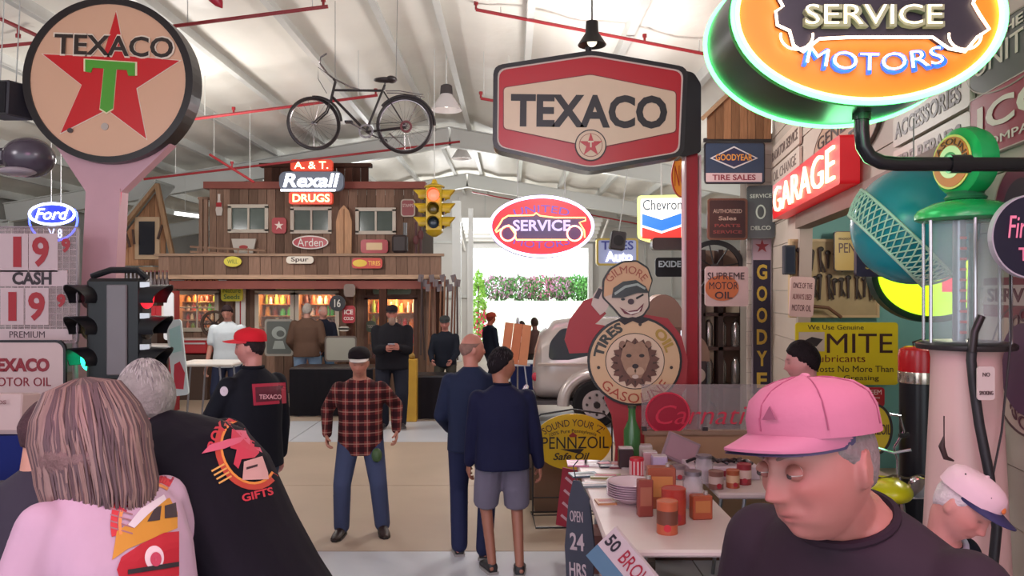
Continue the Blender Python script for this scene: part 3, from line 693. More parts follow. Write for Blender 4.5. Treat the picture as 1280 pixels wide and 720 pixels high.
# mirror / framed glass / toolbox in front of store
sign('framed_picture', 'dark framed chalk drawing left of the brown jacket man', 349, 422, 15.0, 36, 46, '#4d504a', border='#8a8378', bw=2.5, texts=[(ell2(9, 8, 24), 0, 6, 0, 0, '#8d938c'), (ell2(5, 4, 24), 2, 5, 0, 0, '#4d504a', {'lift': .004}), ([(-8, -14), (8, -14), (5, -4), (-5, -4)], 0, 0, 0, 0, '#8d938c')])
sign('glazed_sign', 'pale glazed panel standing on the counter under the shop window', 426, 436, 13.9, 40, 32, '#8c8a7e', border='#5a4d44', bw=2)
t = thing('tool_chest', 'red metal tool chest under the leftmost shop window', 'chest', P(245, 433, 15.6)); MB().box((0, 0, 0), (.55, .35, .26), bev=.02).build('body', mat('#a5242a', .35), t); MB().box((0, -.18, .07), (.5, .02, .03)).build('handle', mat('#c9c4c4', .3, .6), t); MB().box((0, 0, .145), (.56, .36, .03)).build('lid', mat('#c9b9b4', .4), t)
st_ = tag(MB().box((0, 0, 0), (.6, .4, .87)).build('plinth_box', mat('#4d3d36', .8)), 'dark wooden plinth under the red tool chest', 'box'); st_.location = (fx(245, 15.6), 15.6, .435)
t = thing('wagon_wheel', 'round brown wooden disc beside the grey shirted man', 'wheel', P(268, 405, 15.9))
MB().ring(ell2(.27, .27, 32), ell2(.22, .22, 32), .05).build('rim', mat('#4c3a30', .7), t)
for i in range(8): a = i*math.pi/4; MB().cyl((0, 0, 0), (.23*math.cos(a), 0, .23*math.sin(a)), .014, n=6).build('spoke', mat('#4c3a30', .7), t)
MB().cyl((0, -.05, 0), (0, .05, 0), .045).build('hub', mat('#3c2c26', .7), t)
# ================================================================ GARAGE ON THE RIGHT
WA = 1.9
def wx(y): return WA+.155*y
garage_m = mat('#b9ab9f', .6, var=.08, scale=2)
gw = thing('wall_garage', None, None); gw['kind'] = 'structure'
ang = math.atan2(1, .155)
def wseg(ya, yb_, z0, z1, name='siding_board', hh=.3, m_=garage_m, t=.1, off=0):
    n = max(1, round((z1-z0)/hh)); L_ = (yb_-ya)*math.hypot(1, .155)-.004
    for i in range(n):
        za, zb = z0+(z1-z0)*i/n, z0+(z1-z0)*(i+1)/n
        mm = MB(); mm.box((0, 0, 0), (L_, t, zb-za-.006)); o = mm.build(name, m_, gw)
        ym = (ya+yb_)/2; o.location = (wx(ym)+t/2+off, ym, (za+zb)/2); o.rotation_euler = (R(1.2), 0, ang)
OY0, OY1, OZ = 4.52, 9.27, 2.86
wseg(.2, OY0, 0, 4.5); wseg(OY0, OY1, OZ, 4.5); wseg(OY1, 11.15, 0, 4.5)
wseg(OY0, OY1, OZ-.05, OZ+.12, 'header_beam', .17, mat('#7d6a60', .6, var=.1), .16, -.05)
wseg(OY0-.1, OY0+.02, 0, OZ, 'jamb', 3, mat('#a89a90', .6), .14, -.03); wseg(OY1-.02, OY1+.1, 0, OZ, 'jamb', 3, mat('#a89a90', .6), .14, -.03)
teal = mat('#6fa3a0', .6, var=.06, scale=1.5)
m = MB(); m.box((4.9, 9.5, 1.55), (3.0, .1, 3.1)); struct('wall_workshop_back', m, teal)
m = MB(); m.box((6.3, 6.9, 1.55), (.1, 5.2, 3.1)); struct('wall_workshop_right', m, teal)
m = MB(); m.box((4.9, 4.2, 1.55), (3.0, .1, 3.1)); struct('wall_workshop_front', m, mat('#8f8f88', .7))
m = MB(); m.add([(wx(4.2)+.1, 4.2, 3.12), (6.35, 4.2, 3.12), (6.35, 9.55, 3.12), (wx(9.55)+.1, 9.55, 3.12), (wx(4.2)+.1, 4.2, 3.2), (6.35, 4.2, 3.2), (6.35, 9.55, 3.2), (wx(9.55)+.1, 9.55, 3.2)], [(0, 1, 2, 3), (4, 5, 6, 7), (0, 1, 5, 4), (1, 2, 6, 5), (2, 3, 7, 6), (3, 0, 4, 7)]); struct('ceiling_workshop', m, mat('#8b8177', .7))
# tiled pillar, gable overhang at the corner
pil = thing('tiled_pillar', None, None, (3.47, 11.35, 0)); pil['kind'] = 'structure'
MB().box((0, 0, 2.15), (.38, .3, 4.3)).build('core', mat('#8a8078', .8), pil)
for i in range(22):
    for j in (-1, 1): o = MB().box((0, 0, 0), (.186, .02, .186), bev=.004).build('tile', mat('#c9bdb4', .25, var=.08), pil); o.location = (j*.095, -.158, .1+i*.19)
ov = thing('gable_overhang', 'brown boarded gable overhang at the garage corner', 'roof', P(922, 142, 10.9))
k = .0109
for i in range(8):
    x0 = -38+i*10; x1 = x0+9.4
    def tz(x): return 34-abs(x)*.95
    MB().prism([(x0*k, -32*k), (x1*k, -32*k), (x1*k, tz(x1)*k+.02), (x0*k, tz(x0)*k+.02)], .04).build('plank', mat('#8a6347', .8, kind='wood'), ov)
for sx in (-1, 1): MB().tube([(sx*-0*k, -.05, 36*k), (sx*46*k, -.05, -8*k)], .035, 4).build('rake_board', mat('#a38466', .7), ov)
MB().box((0, .02, -33*k), (84*k, .06, .05)).build('bracket_bar', mat('#1f1a1a', .5), ov)
# ---- wall signs (lie on the slanting wall)
cream, ink = '#c9b8ab', '#3a2c2c'
sign('wall_sign', 'cream painted sign reading radiator service, uppermost by the corner', 0, 183, 0, 42, 27, cream, wall=(968, 1004), texts=[('RADIATOR SERVICE', 0, 0, 38, 13, '#6a5a55')])
sign('wall_sign', 'cream sign reading oil change, second from the top by the corner', 0, 211, 0, 42, 24, '#cfc0b4', wall=(968, 1004), texts=[('OIL CHANGE', 0, 0, 34, 13, '#6a5a55')])
sign('wall_sign', 'cream sign reading fan belts left of the red garage sign', 0, 240, 0, 30, 22, cream, wall=(967, 988), texts=[('FAN BELTS', 0, 0, 26, 12, '#5a4a48')])
sign('wall_sign', 'cream sign reading wheel, lowest by the corner', 0, 264, 0, 30, 20, '#cfc0b4', wall=(967, 988), texts=[('WHEEL', 0, 0, 22, 12, '#5a4a48')])
sign('round_sign', 'big round buff sign reading general tire above the red neon sign', 0, 172, 0, 70, 84, '#b89a84', 'ell', border='#4a3630', bw=2, wall=(1022, 1106), hang=0, texts=[('GENERAL', 0, 14, 58, 17, ink), ('TIRE', -2, -9, 36, 17, ink)])
sign('wall_sign', 'large cream sign reading accessories above the tire repair sign', 0, 141, 0, 84, 42, '#c3b8aa', wall=(1124, 1222), rad=6, texts=[('ACCESSORIES', -2, 0, 74, 23, ink, {'bold': .03})])
sign('wall_sign', 'large cream sign reading tire repairs behind the green pump globe', 0, 187, 0, 84, 40, '#c3b8aa', wall=(1124, 1222), rad=6, texts=[('TIRE REPAIRS', -2, 0, 74, 22, ink, {'bold': .03})])
sign('wall_sign', 'dark arched sign with pale letters at the top right corner', 0, 62, 0, 96, 90, '#3d4540', 'ell', border='#8d8272', bw=2, wall=(1218, 1345), texts=[('THE', 0, 30, 26, 12, '#c9bfae'), ('UNITED', 2, 4, 78, 27, '#c9bfae')])
sign('wall_sign', 'large crimson sign with cream letters at the right edge', 0, 138, 0, 96, 86, '#8e1d33', border='#b9a79f', bw=1.5, wall=(1222, 1352), texts=[('ICO', 0, 8, 76, 36, '#d9cbc0'), ('COMPANY', 0, -27, 72, 11, '#d9cbc0')])
sign('neon_garage_sign', 'red neon box sign reading garage on the workshop header', 0, 231, 0, 92, 50, '#c4161f', wall=(986, 1080), t=.16, emit=.3, hang=.02, texts=[('GARAGE', 0, 0, 84, 36, '#ffb48c', {'emit': 3.2, 'ext': .02, 'bold': -.012})])
lamp('POINT', 'neon_glow', (wx(7.6)-.5, 7.4, 3.1), 7, (1, .12, .1), .3)
sign('round_sign', 'maroon disc sign on the wall behind the dark neon disc', 0, 262, 0, 66, 130, '#6d2438', 'ell', border='#9d8578', bw=3, wall=(1252, 1330), texts=[(ell2(20, 40, 30), 0, 0, 0, 0, '#3c1b28')])
sign('wall_sign', 'maroon and cream service sign under the dark disc', 0, 372, 0, 60, 52, '#7b2a3c', wall=(1240, 1340), texts=[(rrect(58, 26), 0, 3, 0, 0, '#b9a3a0'), ('SERVICE', 0, 3, 50, 18, '#5c2234', {'lift': .004})])
sign('round_sign', 'round cream and purple gasoline sign on the wall at the right edge', 0, 462, 0, 90, 170, '#c3a99f', 'ell', border='#4f3238', bw=3, wall=(1248, 1350), texts=[(ell2(30, 58, 40), 0, 0, 0, 0, '#54284f'), ('ASSOCIATED', 0, 68, 80, 17, '#5a2f3c', {'bend': 38}), ('GASOLINE', 0, -68, 80, 17, '#5a2f3c', {'bend': -38})])
t = thing('fire_extinguisher', 'small dark red extinguisher hanging on the wall at the right edge', 'extinguisher', wallpt(1256, 582)+Vector((-.1, 0, 0)))
MB().lathe([(.045, -.12), (.05, -.1), (.05, .08), (.02, .12), (.02, .15)], 16).build('cylinder', mat('#7d1a26', .3), t, True); MB().box((0, 0, .16), (.03, .09, .03)).build('valve', mat('#222222', .4), t)
# dark hanging disc with pink script, faces the camera
t = sign('round_neon_sign', 'dark violet disc sign with pink script by the pump glass', 1290, 296, 3.25, 106, 106, '#17132c', 'ell', border='#a89aa8', bw=2, texts=[('Firestone', 6, 12, 78, 28, '#c96a86', {'emit': .4, 'shear': .2}), ('TIRES', 5, -22, 50, 17, '#c96a86', {'emit': .3})])
# ---- big neon sign at the top right: can, rims, face, lettering
def arcpts(rx, rz, y, a0=0, a1=360, n=72, cx=0, cz=0): return [(cx+rx*math.cos(R(a0+(a1-a0)*i/n)), y, cz+rz*math.sin(R(a0+(a1-a0)*i/n))) for i in range(n+(0 if a1-a0 >= 360 else 1))]
def px2(cx, cy, pts, s, y=0): return [((x-cx)*s, y, (cy-z)*s) for x, z in pts]
d = 3.15; k = d/1000
bs = thing('neon_motor_sign', 'huge oval orange neon sign with green tube rim at the top right', 'sign', P(1084, 20, d))
rx, rz = 172*k, 112*k
MB().prism(ell2(rx*1.0, rz*1.0, 72), .34, y=.19).build('can', mat('#20302a', .35), bs, True)
MB().prism(ell2(rx*.965, rz*.96, 72), .02, y=.005).build('face_panel', mat('#d9701c', .4, 0, .32), bs)
gt = mat('#58f07c', .3, 0, 5.0)
MB().tube(arcpts(rx*.985, rz*.98, -.02), .011, 8, True).build('front_tube', gt, bs, True)
MB().tube(arcpts(rx*1.01, rz*1.01, .37), .011, 8, True).build('rear_tube', gt, bs, True)
MB().tube(arcpts(rx*.95, rz*.94, -.02, 0, 360), .006, 8, True).build('inner_tube', mat('#e2ff9a', .3, 0, 2.5), bs, True)
body_ = [(962, -12), (975, 12), (966, 18), (968, 35), (983, 42), (988, 60), (1000, 68), (1020, 52), (1060, 50), (1160, 50), (1180, 64), (1200, 68), (1215, 50), (1230, 40), (1218, 22), (1210, 8), (1218, -12)]
MB().prism([(a[0], a[2]) for a in px2(1084, 20, body_, k)][::-1], .02, y=-.012).build('car_panel', mat('#2a2430', .4), bs)
MB().tube(px2(1084, 20, body_, k, -.035), .006, 8).build('car_tube', mat('#ffe2c2', .3, 0, 4), bs, True)
for cx in (992, 1200): MB().tube([(p[0]+(cx-1084)*k, p[1], p[2]+(20-48)*k) for p in arcpts(20*k, 17*k, -.035, 170, 370, 24)], .005, 8).build('wheel_tube', mat('#ffe2c2', .3, 0, 3), bs, True)
text('SERVICE', 172*k, 28*k, mat('#8c8a70', .4), bs, (2*k, -.024, -5*k), ext=.03, bold=.05); text('SERVICE', 168*k, 24*k, mat('#fff2cf', .4, 0, 1.6), bs, (0, -.058, -4*k), bold=-.012)
text('MOTORS', 176*k, 27*k, mat('#1f5fd0', .4, 0, .8), bs, (6*k, -.012, -62*k), bend=-360*k, ext=.02, bold=.06); text('MOTORS', 168*k, 21*k, mat('#cfe8ff', .4, 0, 3), bs, (4*k, -.04, -61*k), bend=-360*k, bold=-.01)
text('UNITED', 150*k, 28*k, mat('#1f5fd0', .4, 0, .8), bs, (6*k, -.012, 76*k), bend=360*k, ext=.02, bold=.04)
lamp('POINT', 'green_neon_glow', bs.location+Vector((-.1, -.35, -.42)), 2.2, (.25, 1, .4), .1)
lamp('POINT', 'green_neon_glow', bs.location+Vector((.15, .6, -.5)), 3.2, (.25, 1, .4), .1)
t = thing('pipe_bracket', 'thick black pipe arm carrying the oval neon sign', 'bracket', P(1077, 150, 3.35))
def q3(px, py, d_=3.3): return P(px, py, d_)-t.location
MB().tube([q3(1077, 132), q3(1077, 165), q3(1079, 183), q3(1087, 196), q3(1102, 203), q3(1120, 205), q3(1356, 206)], .03, 14).build('arm', mat('#17161b', .25, .3), t, True)
MB().cyl(q3(1186, 205), q3(1212, 205), .038, n=14).build('coupling', mat('#17161b', .25, .3), t, True); MB().cyl(q3(1077, 150), q3(1077, 130), .037, n=14).build('flange', mat('#123a24', .3), t, True)
MB().box(q3(1358, 206), (.04, .3, .3)).build('wall_plate', mat('#17161b', .4), t)
# ---- visible gasoline pump
d = 3.7; k = d/1000
pp = thing('visible_gas_pump', 'old pinkish white visible gas pump with green top and globe', 'gas pump', P(1207, 927, d)); pp.location.z = 0
def zz(py): return CZ-(py-HY)*k
cab = mat('#cfa9a6', .35, var=.06, scale=2); grn = mat('#1d9a55', .25)
MB().lathe([(.235, 0), (.24, .05), (.225, .1), (.2, .5), (.172, 1.1), (.15, 1.6), (.145, zz(448)), (.15, zz(440)), (.16, zz(436)), (.16, zz(432))], 32).build('skirt', cab, pp, True)
MB().lathe([(.205, zz(436)), (.21, zz(434)), (.21, zz(430)), (.2, zz(428)), (.16, zz(426))], 32).build('collar', mat('#3a3436', .35, .5), pp, True)
MB().lathe([(.152, zz(427)), (.152, zz(278)), (.148, zz(278)), (.148, zz(427))], 32).build('glass_cylinder', mat('#dbe6ea', .02, 0, alpha=.16), pp, True)
for a in range(6):
    x, y = .185*math.cos(R(60*a+12)), .185*math.sin(R(60*a+12)); MB().cyl((x, y, zz(430)), (x, y, zz(272)), .008, n=8).build('tie_rod', mat('#b9b4b8', .25, .8), pp, True)
MB().cyl((-.03, 0, zz(427)), (-.03, 0, zz(276)), .028, n=14).build('fill_tube', mat('#8d8f9a', .2, .6), pp, True); MB().cyl((.05, .03, zz(427)), (.05, .03, zz(290)), .016, n=12).build('overflow_tube', mat('#4a6a62', .2, .3), pp, True)
for i in range(10): MB().box((-.03+.0, -.035, zz(415-i*13)), (.03, .004, .012)).build('gauge_marker', mat('#b8332e', .4), pp)
MB().lathe([(.2, zz(276)), (.215, zz(274)), (.215, zz(268)), (.2, zz(262)), (.14, zz(254)), (.07, zz(250)), (.065, zz(247))], 32).build('dome', grn, pp, True)
MB().lathe([(.085, zz(250)), (.09, zz(247)), (.075, zz(243)), (.08, zz(240))], 24).build('globe_collar', mat('#2a6a48', .3), pp, True)
g = MB().cyl((0, -.035, 0), (0, .035, 0), .165, n=40)
gl = MB(); prof = [(.0, -.075), (.12, -.07), (.155, -.045), (.165, 0), (.155, .045), (.12, .07), (0, .075)]
gl.lathe([(max(r, .001), z) for r, z in prof], 36, M=Matrix.Rotation(R(90), 4, 'X')); go = gl.build('globe', grn, pp, True); go.location = (0, 0, zz(203)); go.rotation_euler = (0, 0, R(-80))
for (r_, c_, yy) in ((.125, '#e2c76a', -.074), (.115, '#d06a2c', -.077), (.075, '#e8dcb8', -.08), (.045, '#3a8a52', -.083)):
    MB().prism(ell2(r_, r_, 36), .004, y=yy).build('globe_disc', mat(c_, .3), go)
text('GASOLINE', .3, .028, mat('#5a2a18', .4), go, (0, -.08, .094), bend=.094)
hose = thing('pump_hose', 'black hose hanging down the side of the pump', 'hose', P(1224, 442, 3.48))
MB().tube([P(a, b, c)-hose.location for a, b, c in ((1216, 425, 3.53), (1214, 450, 3.5), (1217, 480, 3.49), (1224, 530, 3.45), (1236, 590, 3.42), (1246, 660, 3.4), (1236, 760, 3.38))], .021, 12).build('hose', mat('#19151c', .5), hose, True)
MB().tube([P(a, b, 3.5)-hose.location for a, b in ((1227, 395), (1218, 415), (1215, 440))], .017, 10).build('nozzle_neck', mat('#30272a', .3, .5), hose, True)
t = thing('chain_line', 'thin dark cable hanging right of the pump', 'cable', P(1262, 420, 3.55)); MB().tube([P(a, b, 3.5)-t.location for a, b in ((1262, 290), (1264, 420), (1252, 540), (1238, 610))], .005, 6).build('cable', mat('#2a2024', .5), t)
sign('notice', 'small pale notice tag fixed beside the pump hose', 1232, 479, 3.42, 22, 42, '#cbb6b4', t=.006, texts=[('NO', 0, 11, 9, 5, '#5a4444'), ('SMOKING', 0, -12, 17, 5, '#5a4444')])
t = thing('door_hardware', 'rusty hooked lever on the pump skirt', 'lever', P(1180, 560, 3.46)); MB().tube([P(a, b, 3.5)-t.location for a, b in ((1180, 520), (1180, 545), (1177, 558), (1182, 572), (1192, 576))], [.003, .003, .014, .012, .004], 8).build('lever', mat('#3b2426', .6), t, True)
# ---- float in a net
d = 4.62; r_ = .34; fl_ = thing('glass_float', 'big turquoise ball wrapped in pale net left of the pump', 'float', P(1142, 282, d))
MB().ell((0, 0, 0), (r_,)*3, nu=40, nv=28).build('ball', mat('#1f8b9a', .25, var=.2, scale=3), fl_, True)
net = MB(); _r, _f = Vector((.9, -.44, 0)), Vector((-.44, -.9, 0)); ax = (_r*.74+Vector((0, 0, .68))).normalized(); e1 = -_r*.68+Vector((0, 0, .74)); e2 = ax.cross(e1)
def npnt(u, v):   # u along the band, v across
    return (e1*math.cos(u)+e2*math.sin(u))*math.cos(v)*r_*1.04+ax*math.sin(v)*r_*1.04
usgn = 1 if e2.y < 0 else -1
for i in range(-3, 26):
    for sg in (1, -1):
        pts = [npnt(usgn*(-.35+.13*(i+sg*j/5*2.0)), -.62+.46*j/5) for j in range(6)]; net.tube(pts, .0045, 5)
for v in (-.62, -.16): net.tube([npnt(usgn*(-.5+.18*i), v) for i in range(22)], .009, 6)
net.build('net', mat('#b9d8c4', .6), fl_, True)
MB().cyl((0, 0, r_), (0, 0, .62), .004, n=6).build('cord', mat('#888888'), fl_)
# ---- workshop contents
sign('service_sign', 'dark violet shop sign with yellow letters and winged foot', 1116, 318, 6.5, 94, 56, '#1f1838', rad=5, t=.05, texts=[('GOODYEAR', 2, 7, 84, 12, '#cdbb4e', {'bold': .04}), ('Service Station', 6, -13, 84, 11, '#cdbb4e', {'bold': .03})])
t = thing('neon_oval_sign', 'glowing yellow green oval sign behind the pump glass', 'sign', P(1163, 343, 7.4)); k = .0074
MB().prism(ell2(76*k, 60*k, 60), .12, y=.02).build('can', mat('#16302a', .4), t); MB().prism(ell2(68*k, 52*k, 60), .02, y=-.05).build('face', mat('#b6f01c', .4, 0, 1.3), t)
MB().prism([(10*k, -22*k), (34*k, -22*k), (34*k, 20*k), (10*k, 20*k)], .02, y=-.065).build('emblem', mat('#e02a4a', .4, 0, .9), t)
MB().cyl((0, 0, 60*k), (0, 0, 3.12-t.location.z), .012, n=6).build('hanger', mat('#333333'), t)
tb = thing('tool_board', 'cream pegboard of old dark tools on the workshop wall', 'board', P(1042, 348, 9.38)); k = .00938
MB().prism(rrect(110*k, 96*k), .03).build('panel', mat('#a8946f', .7, var=.1), tb); MB().ring(rrect(112*k, 98*k), rrect(106*k, 92*k), .06).build('frame', mat('#c0a680', .6), tb)
rnd = random.Random(5)
for i in range(22):
    x = (-46+(i % 11)*9.2+rnd.uniform(-2, 2)); z = 22 if i < 11 else -12; h_ = rnd.uniform(16, 30)
    if i % 11 > 6 and z > 0: continue
    if i % 11 < 2 and z < 0: continue
    o = thing('hand_tool', 'old dark '+['wrench', 'plier', 'hammer', 'file', 'spanner', 'shears', 'chisel', 'punch', 'brace', 'rasp', 'awl'][i % 11]+' hanging in the '+('upper' if i < 11 else 'lower')+' row of the pegboard', 'tool', tb.location+Vector((x*k, -.05, z*k)), group='tools on the pegboard')
    MB().cyl((0, 0, -h_/2*k), (rnd.uniform(-.02, .02), 0, h_/2*k), .012, .02, 7).build('shank', mat('#3a2e28', .6), o)
    MB().ell((0, 0, h_/2*k), (.035, .015, .03)).build('jaw', mat('#2e2826', .5, .3), o)
    if i % 2: MB().cyl((0, 0, 0), (.05, 0, -h_/2*k), .012, n=6).build('handle', mat('#3a2e28', .6), o)
t = thing('antler_hook', 'curved dark wooden yoke along the foot of the pegboard', 'yoke', P(1030, 388, 9.25)); MB().tube([(-.35, 0, 0), (-.15, 0, .05), (.05, 0, .03), (.2, 0, -.08)], .02, 8).build('yoke', mat('#6b4a36', .6), t)
t = thing('wall_speaker', 'dark narrow box on the workshop wall left of the pegboard', 'speaker', P(986, 325, 9.3)); MB().box((0, 0, 0), (.13, .1, .34), bev=.01).build('body', mat('#1f2430', .5), t); MB().box((0, -.052, 0), (.1, .006, .3)).build('grille', mat('#2c3340', .8), t)
sign('enamel_sign', 'yellow oil sign overlapping the pegboard top', 1063, 314, 9.2, 42, 50, '#b79a52', border='#3a2c2a', bw=1, texts=[('PENN', 0, 4, 30, 12, '#4a2c2a'), ('motor oils', -2, 16, 26, 4, '#4a2c2a')])
sign('enamel_sign', 'pinkish white motor oil sign leaning under the pegboard', 1002, 371, 8.9, 30, 50, '#c9aaa6', tilt=R(3), texts=[('ONCE OF THE', 0, 14, 24, 7, '#5a3538'), ('ALWAYS USED', 0, 0, 24, 7, '#7a4a4c'), ('MOTOR OIL', 0, -14, 24, 8, '#5a3538')])
sign('enamel_sign', 'large yellow lubricant sign with dark lettering on teal wall', 1058, 442, 9.0, 128, 78, '#cdb81c', t=.02, texts=[('MITE', 16, 13, 82, 24, '#3a1c1e', {'bold': .04}), ('We Use Genuine', -14, 33, 70, 6, '#3a2c1e'), ('Lubricants', -10, -6, 66, 9, '#6a2020', {'bold': .03}), ('Costs No More Than', 8, -19, 100, 8, '#3a2c1e'), ('Greasing', 18, -31, 44, 8, '#3a2c1e'), (rrect(32, 24), -44, 15, 0, 0, '#b9aaa0'), ([(-12, 0), (0, 6), (14, 3), (6, -6), (-8, -5)], -44, 15, 0, 0, '#2c2226', {'lift': .004})])
sign('enamel_sign', 'small red redeem sign with white lettering under the yellow sign', 1077, 496, 8.9, 56, 24, '#a8202c', texts=[('WE REDEEM', 2, 6, 44, 6, '#e6d0cc'), ('Genuine Coupons', 2, -1, 40, 4, '#e6d0cc'), ('and stamps', 2, -7, 36, 4, '#e6d0cc')])
t = sign('round_sign', 'round yellow oil can sign standing behind the pink cap man', 1092, 536, 6.2, 44, 64, '#c9ab24', 'ell', border='#2c2022', bw=3, t=.06, texts=[('PENNZOIL', 0, 0, 38, 13, '#3a1c1e', {'bold': .04})])
MB().cyl((0, .02, -.2), (0, .02, .62-1.02*1.0), .02).build('stem', mat('#3a3436'), t)
MB().box((0, .02, -(t.location.z-.02)), (.3, .3, .04)).build('foot', mat('#3a3436'), t); MB().cyl((0, .02, -.2), (0, .02, -t.location.z+.03), .02).build('pole', mat('#3a3436'), t)
dsp = thing('oil_dispenser', 'tall black oil dispenser with red drum top and chrome band', 'dispenser', P(1149, 700, 6.1)); dsp.location.z = 0; k = .0061
def z6(py): return CZ-(py-HY)*k
MB().lathe([(.16, 0), (.16, .08), (.14, .1), (.14, z6(478))], 28).build('body', mat('#15131a', .3), dsp, True)
MB().lathe([(.15, z6(478)), (.152, z6(476)), (.152, z6(466)), (.15, z6(464))], 28).build('band', mat('#c9bcae', .15, .8), dsp, True); MB().lathe([(.148, z6(464)), (.15, z6(445)), (.14, z6(437)), (.1, z6(433)), (.02, z6(432))], 28).build('drum_top', mat('#c2161f', .25), dsp, True)
MB().box((.12, -.08, z6(500)), (.05, .05, .4), bev=.01).build('side_strip', mat('#c2161f', .3), dsp); MB().tube([(-.04, 0, z6(433)), (-.05, 0, z6(428)), (.03, 0, z6(424))], .008, 6).build('crank', mat('#2a2426', .4), dsp)
mt = thing('yellow_motorbike', 'yellow and chrome motorbike tank and handlebars behind the seated man', 'motorbike', P(1110, 700, 4.9)); mt.location.z = 0; k = .0049
def m9(px, py, dy=0): p = P(px, py, 4.9); return Vector((p.x-mt.location.x, dy, p.z))
yl = mat('#d3cc1a', .25); chrome = mat('#c9c4cc', .12, .95)
MB().ell(m9(1109, 612), (.13, .2, .075), nu=24, nv=16).build('tank', yl, mt, True); MB().lathe([(.03, 0), (.06, -.04), (.07, -.09), (.01, -.1)], 18, M=Matrix.Translation(m9(1143, 600)) @ Matrix.Rotation(R(-70), 4, 'X')).build('headlamp', chrome, mt, True)
MB().tube([m9(1112, 518), m9(1125, 520), m9(1130, 540), m9(1118, 560), m9(1122, 575), m9(1122, 596)], .008, 8).build('handlebar', chrome, mt, True)
MB().tube([m9(1102, 562, .05), m9(1118, 566), m9(1134, 560, -.05)], .009, 8).build('cross_bar', chrome, mt, True); MB().tube([m9(1124, 545), m9(1136, 543)], .016, 8).build('grip', mat('#1c1a1e'), mt, True)
MB().tube([m9(1095+i*7, 596+2*math.sin(i*1.4)) for i in range(11)], .007, 6).build('chain', mat('#6a6055', .4, .6), mt, True)
MB().tube([m9(1122, 596), m9(1128, 640), m9(1135, 740)], .02, 8).build('fork', chrome, mt, True)
for px in (1088, 1140): MB().ring([(p[0]+m9(px, 0).x+(.3 if px > 1100 else -.02), p[1]+.3) for p in ell2(.3, .3, 32)], [(p[0]+m9(px, 0).x+(.3 if px > 1100 else -.02), p[1]+.3) for p in ell2(.22, .22, 32)], .09).build('tyre', mat('#17151a', .8), mt)
MB().tube([(-.45, 0, .3), (-.3, 0, .65), (.1, 0, .7), (.4, 0, .3)], .025, 8).build('frame', mat('#26222a', .4), mt, True)
# ---- signs facing the camera by the garage corner
sign('hanging_sign', 'blue tire sales sign with white hexagon outline at the corner', 918, 204, 10.8, 76, 52, '#2c3a52', border='#1f1c22', bw=1.5, texts=[([(-30, 0), (0, 15), (30, 0), (0, -13)], -1, 6, 0, 0, '#c9c3c6'), ([(-27, 0), (0, 13), (27, 0), (0, -11)], -1, 6, 0, 0, '#2a2a4a', {'lift': .004}), ('GOODYEAR', -1, 7, 46, 8, '#cd8a3c', {'lift': .007}), (rrect(70, 11), -1, -18, 0, 0, '#c4a9ac'), ('TIRE SALES', -1, -18, 54, 7, '#7a2a3a', {'lift': .004})])
sign('hanging_sign', 'dark framed sign with faint lines below the blue sign', 909, 274, 10.9, 50, 52, '#2c1c20', border='#5c3a2e', bw=2.5, texts=[('AUTHORIZED', 0, 10, 36, 5, '#a08a80'), ('Sales', 0, 1, 22, 5, '#a08a80'), ('PARTS', 0, -8, 32, 4, '#7a3a3a'), ('SERVICE', 0, -16, 36, 4, '#7a3a3a')])
sign('hanging_sign', 'dark green sign with pale emblem on the corner post', 951, 265, 10.95, 34, 66, '#1f2a26', border='#3a443c', bw=1, rz=R(-18), texts=[(ell2(6, 9, 20), 0, 0, 0, 0, '#9fa89a'), (ell2(4, 7, 20), 0, 0, 0, 0, '#1f2a26', {'lift': .004}), ('SERVICE', 0, 20, 26, 5, '#9fa89a'), ('DELCO', 0, -20, 24, 5, '#9fa89a')])
sign('hanging_sign', 'white motor oil sign with orange disc by the red pole', 908, 358, 10.7, 54, 50, '#b59a9c', texts=[(ell2(21, 16, 30), -6, -2, 0, 0, '#b0603c'), ('SUPREME', -1, 13, 46, 9, '#3a2c34', {'lift': .004}), ('MOTOR', -4, 1, 36, 9, '#3a2c34', {'lift': .004}), ('OIL', -4, -11, 22, 9, '#3a2c34', {'lift': .004})])
sign('vertical_sign', 'tall narrow navy sign with yellow letters down the pillar', 952, 392, 11.1, 24, 204, '#221c34', border='#8a7f86', bw=1, texts=[(rrect(22, 34), 0, 84, 0, 0, '#a88f9a'), (star(9), 0, 84, 0, 0, '#8a2a34', {'lift': .004})]+[(ch, 0, 52-i*27, 13, 19, '#b99a3c' if ch != 'O' or i < 3 else '#b9b0a8', {'bold': .03}) for i, ch in enumerate('GOODYEA')])
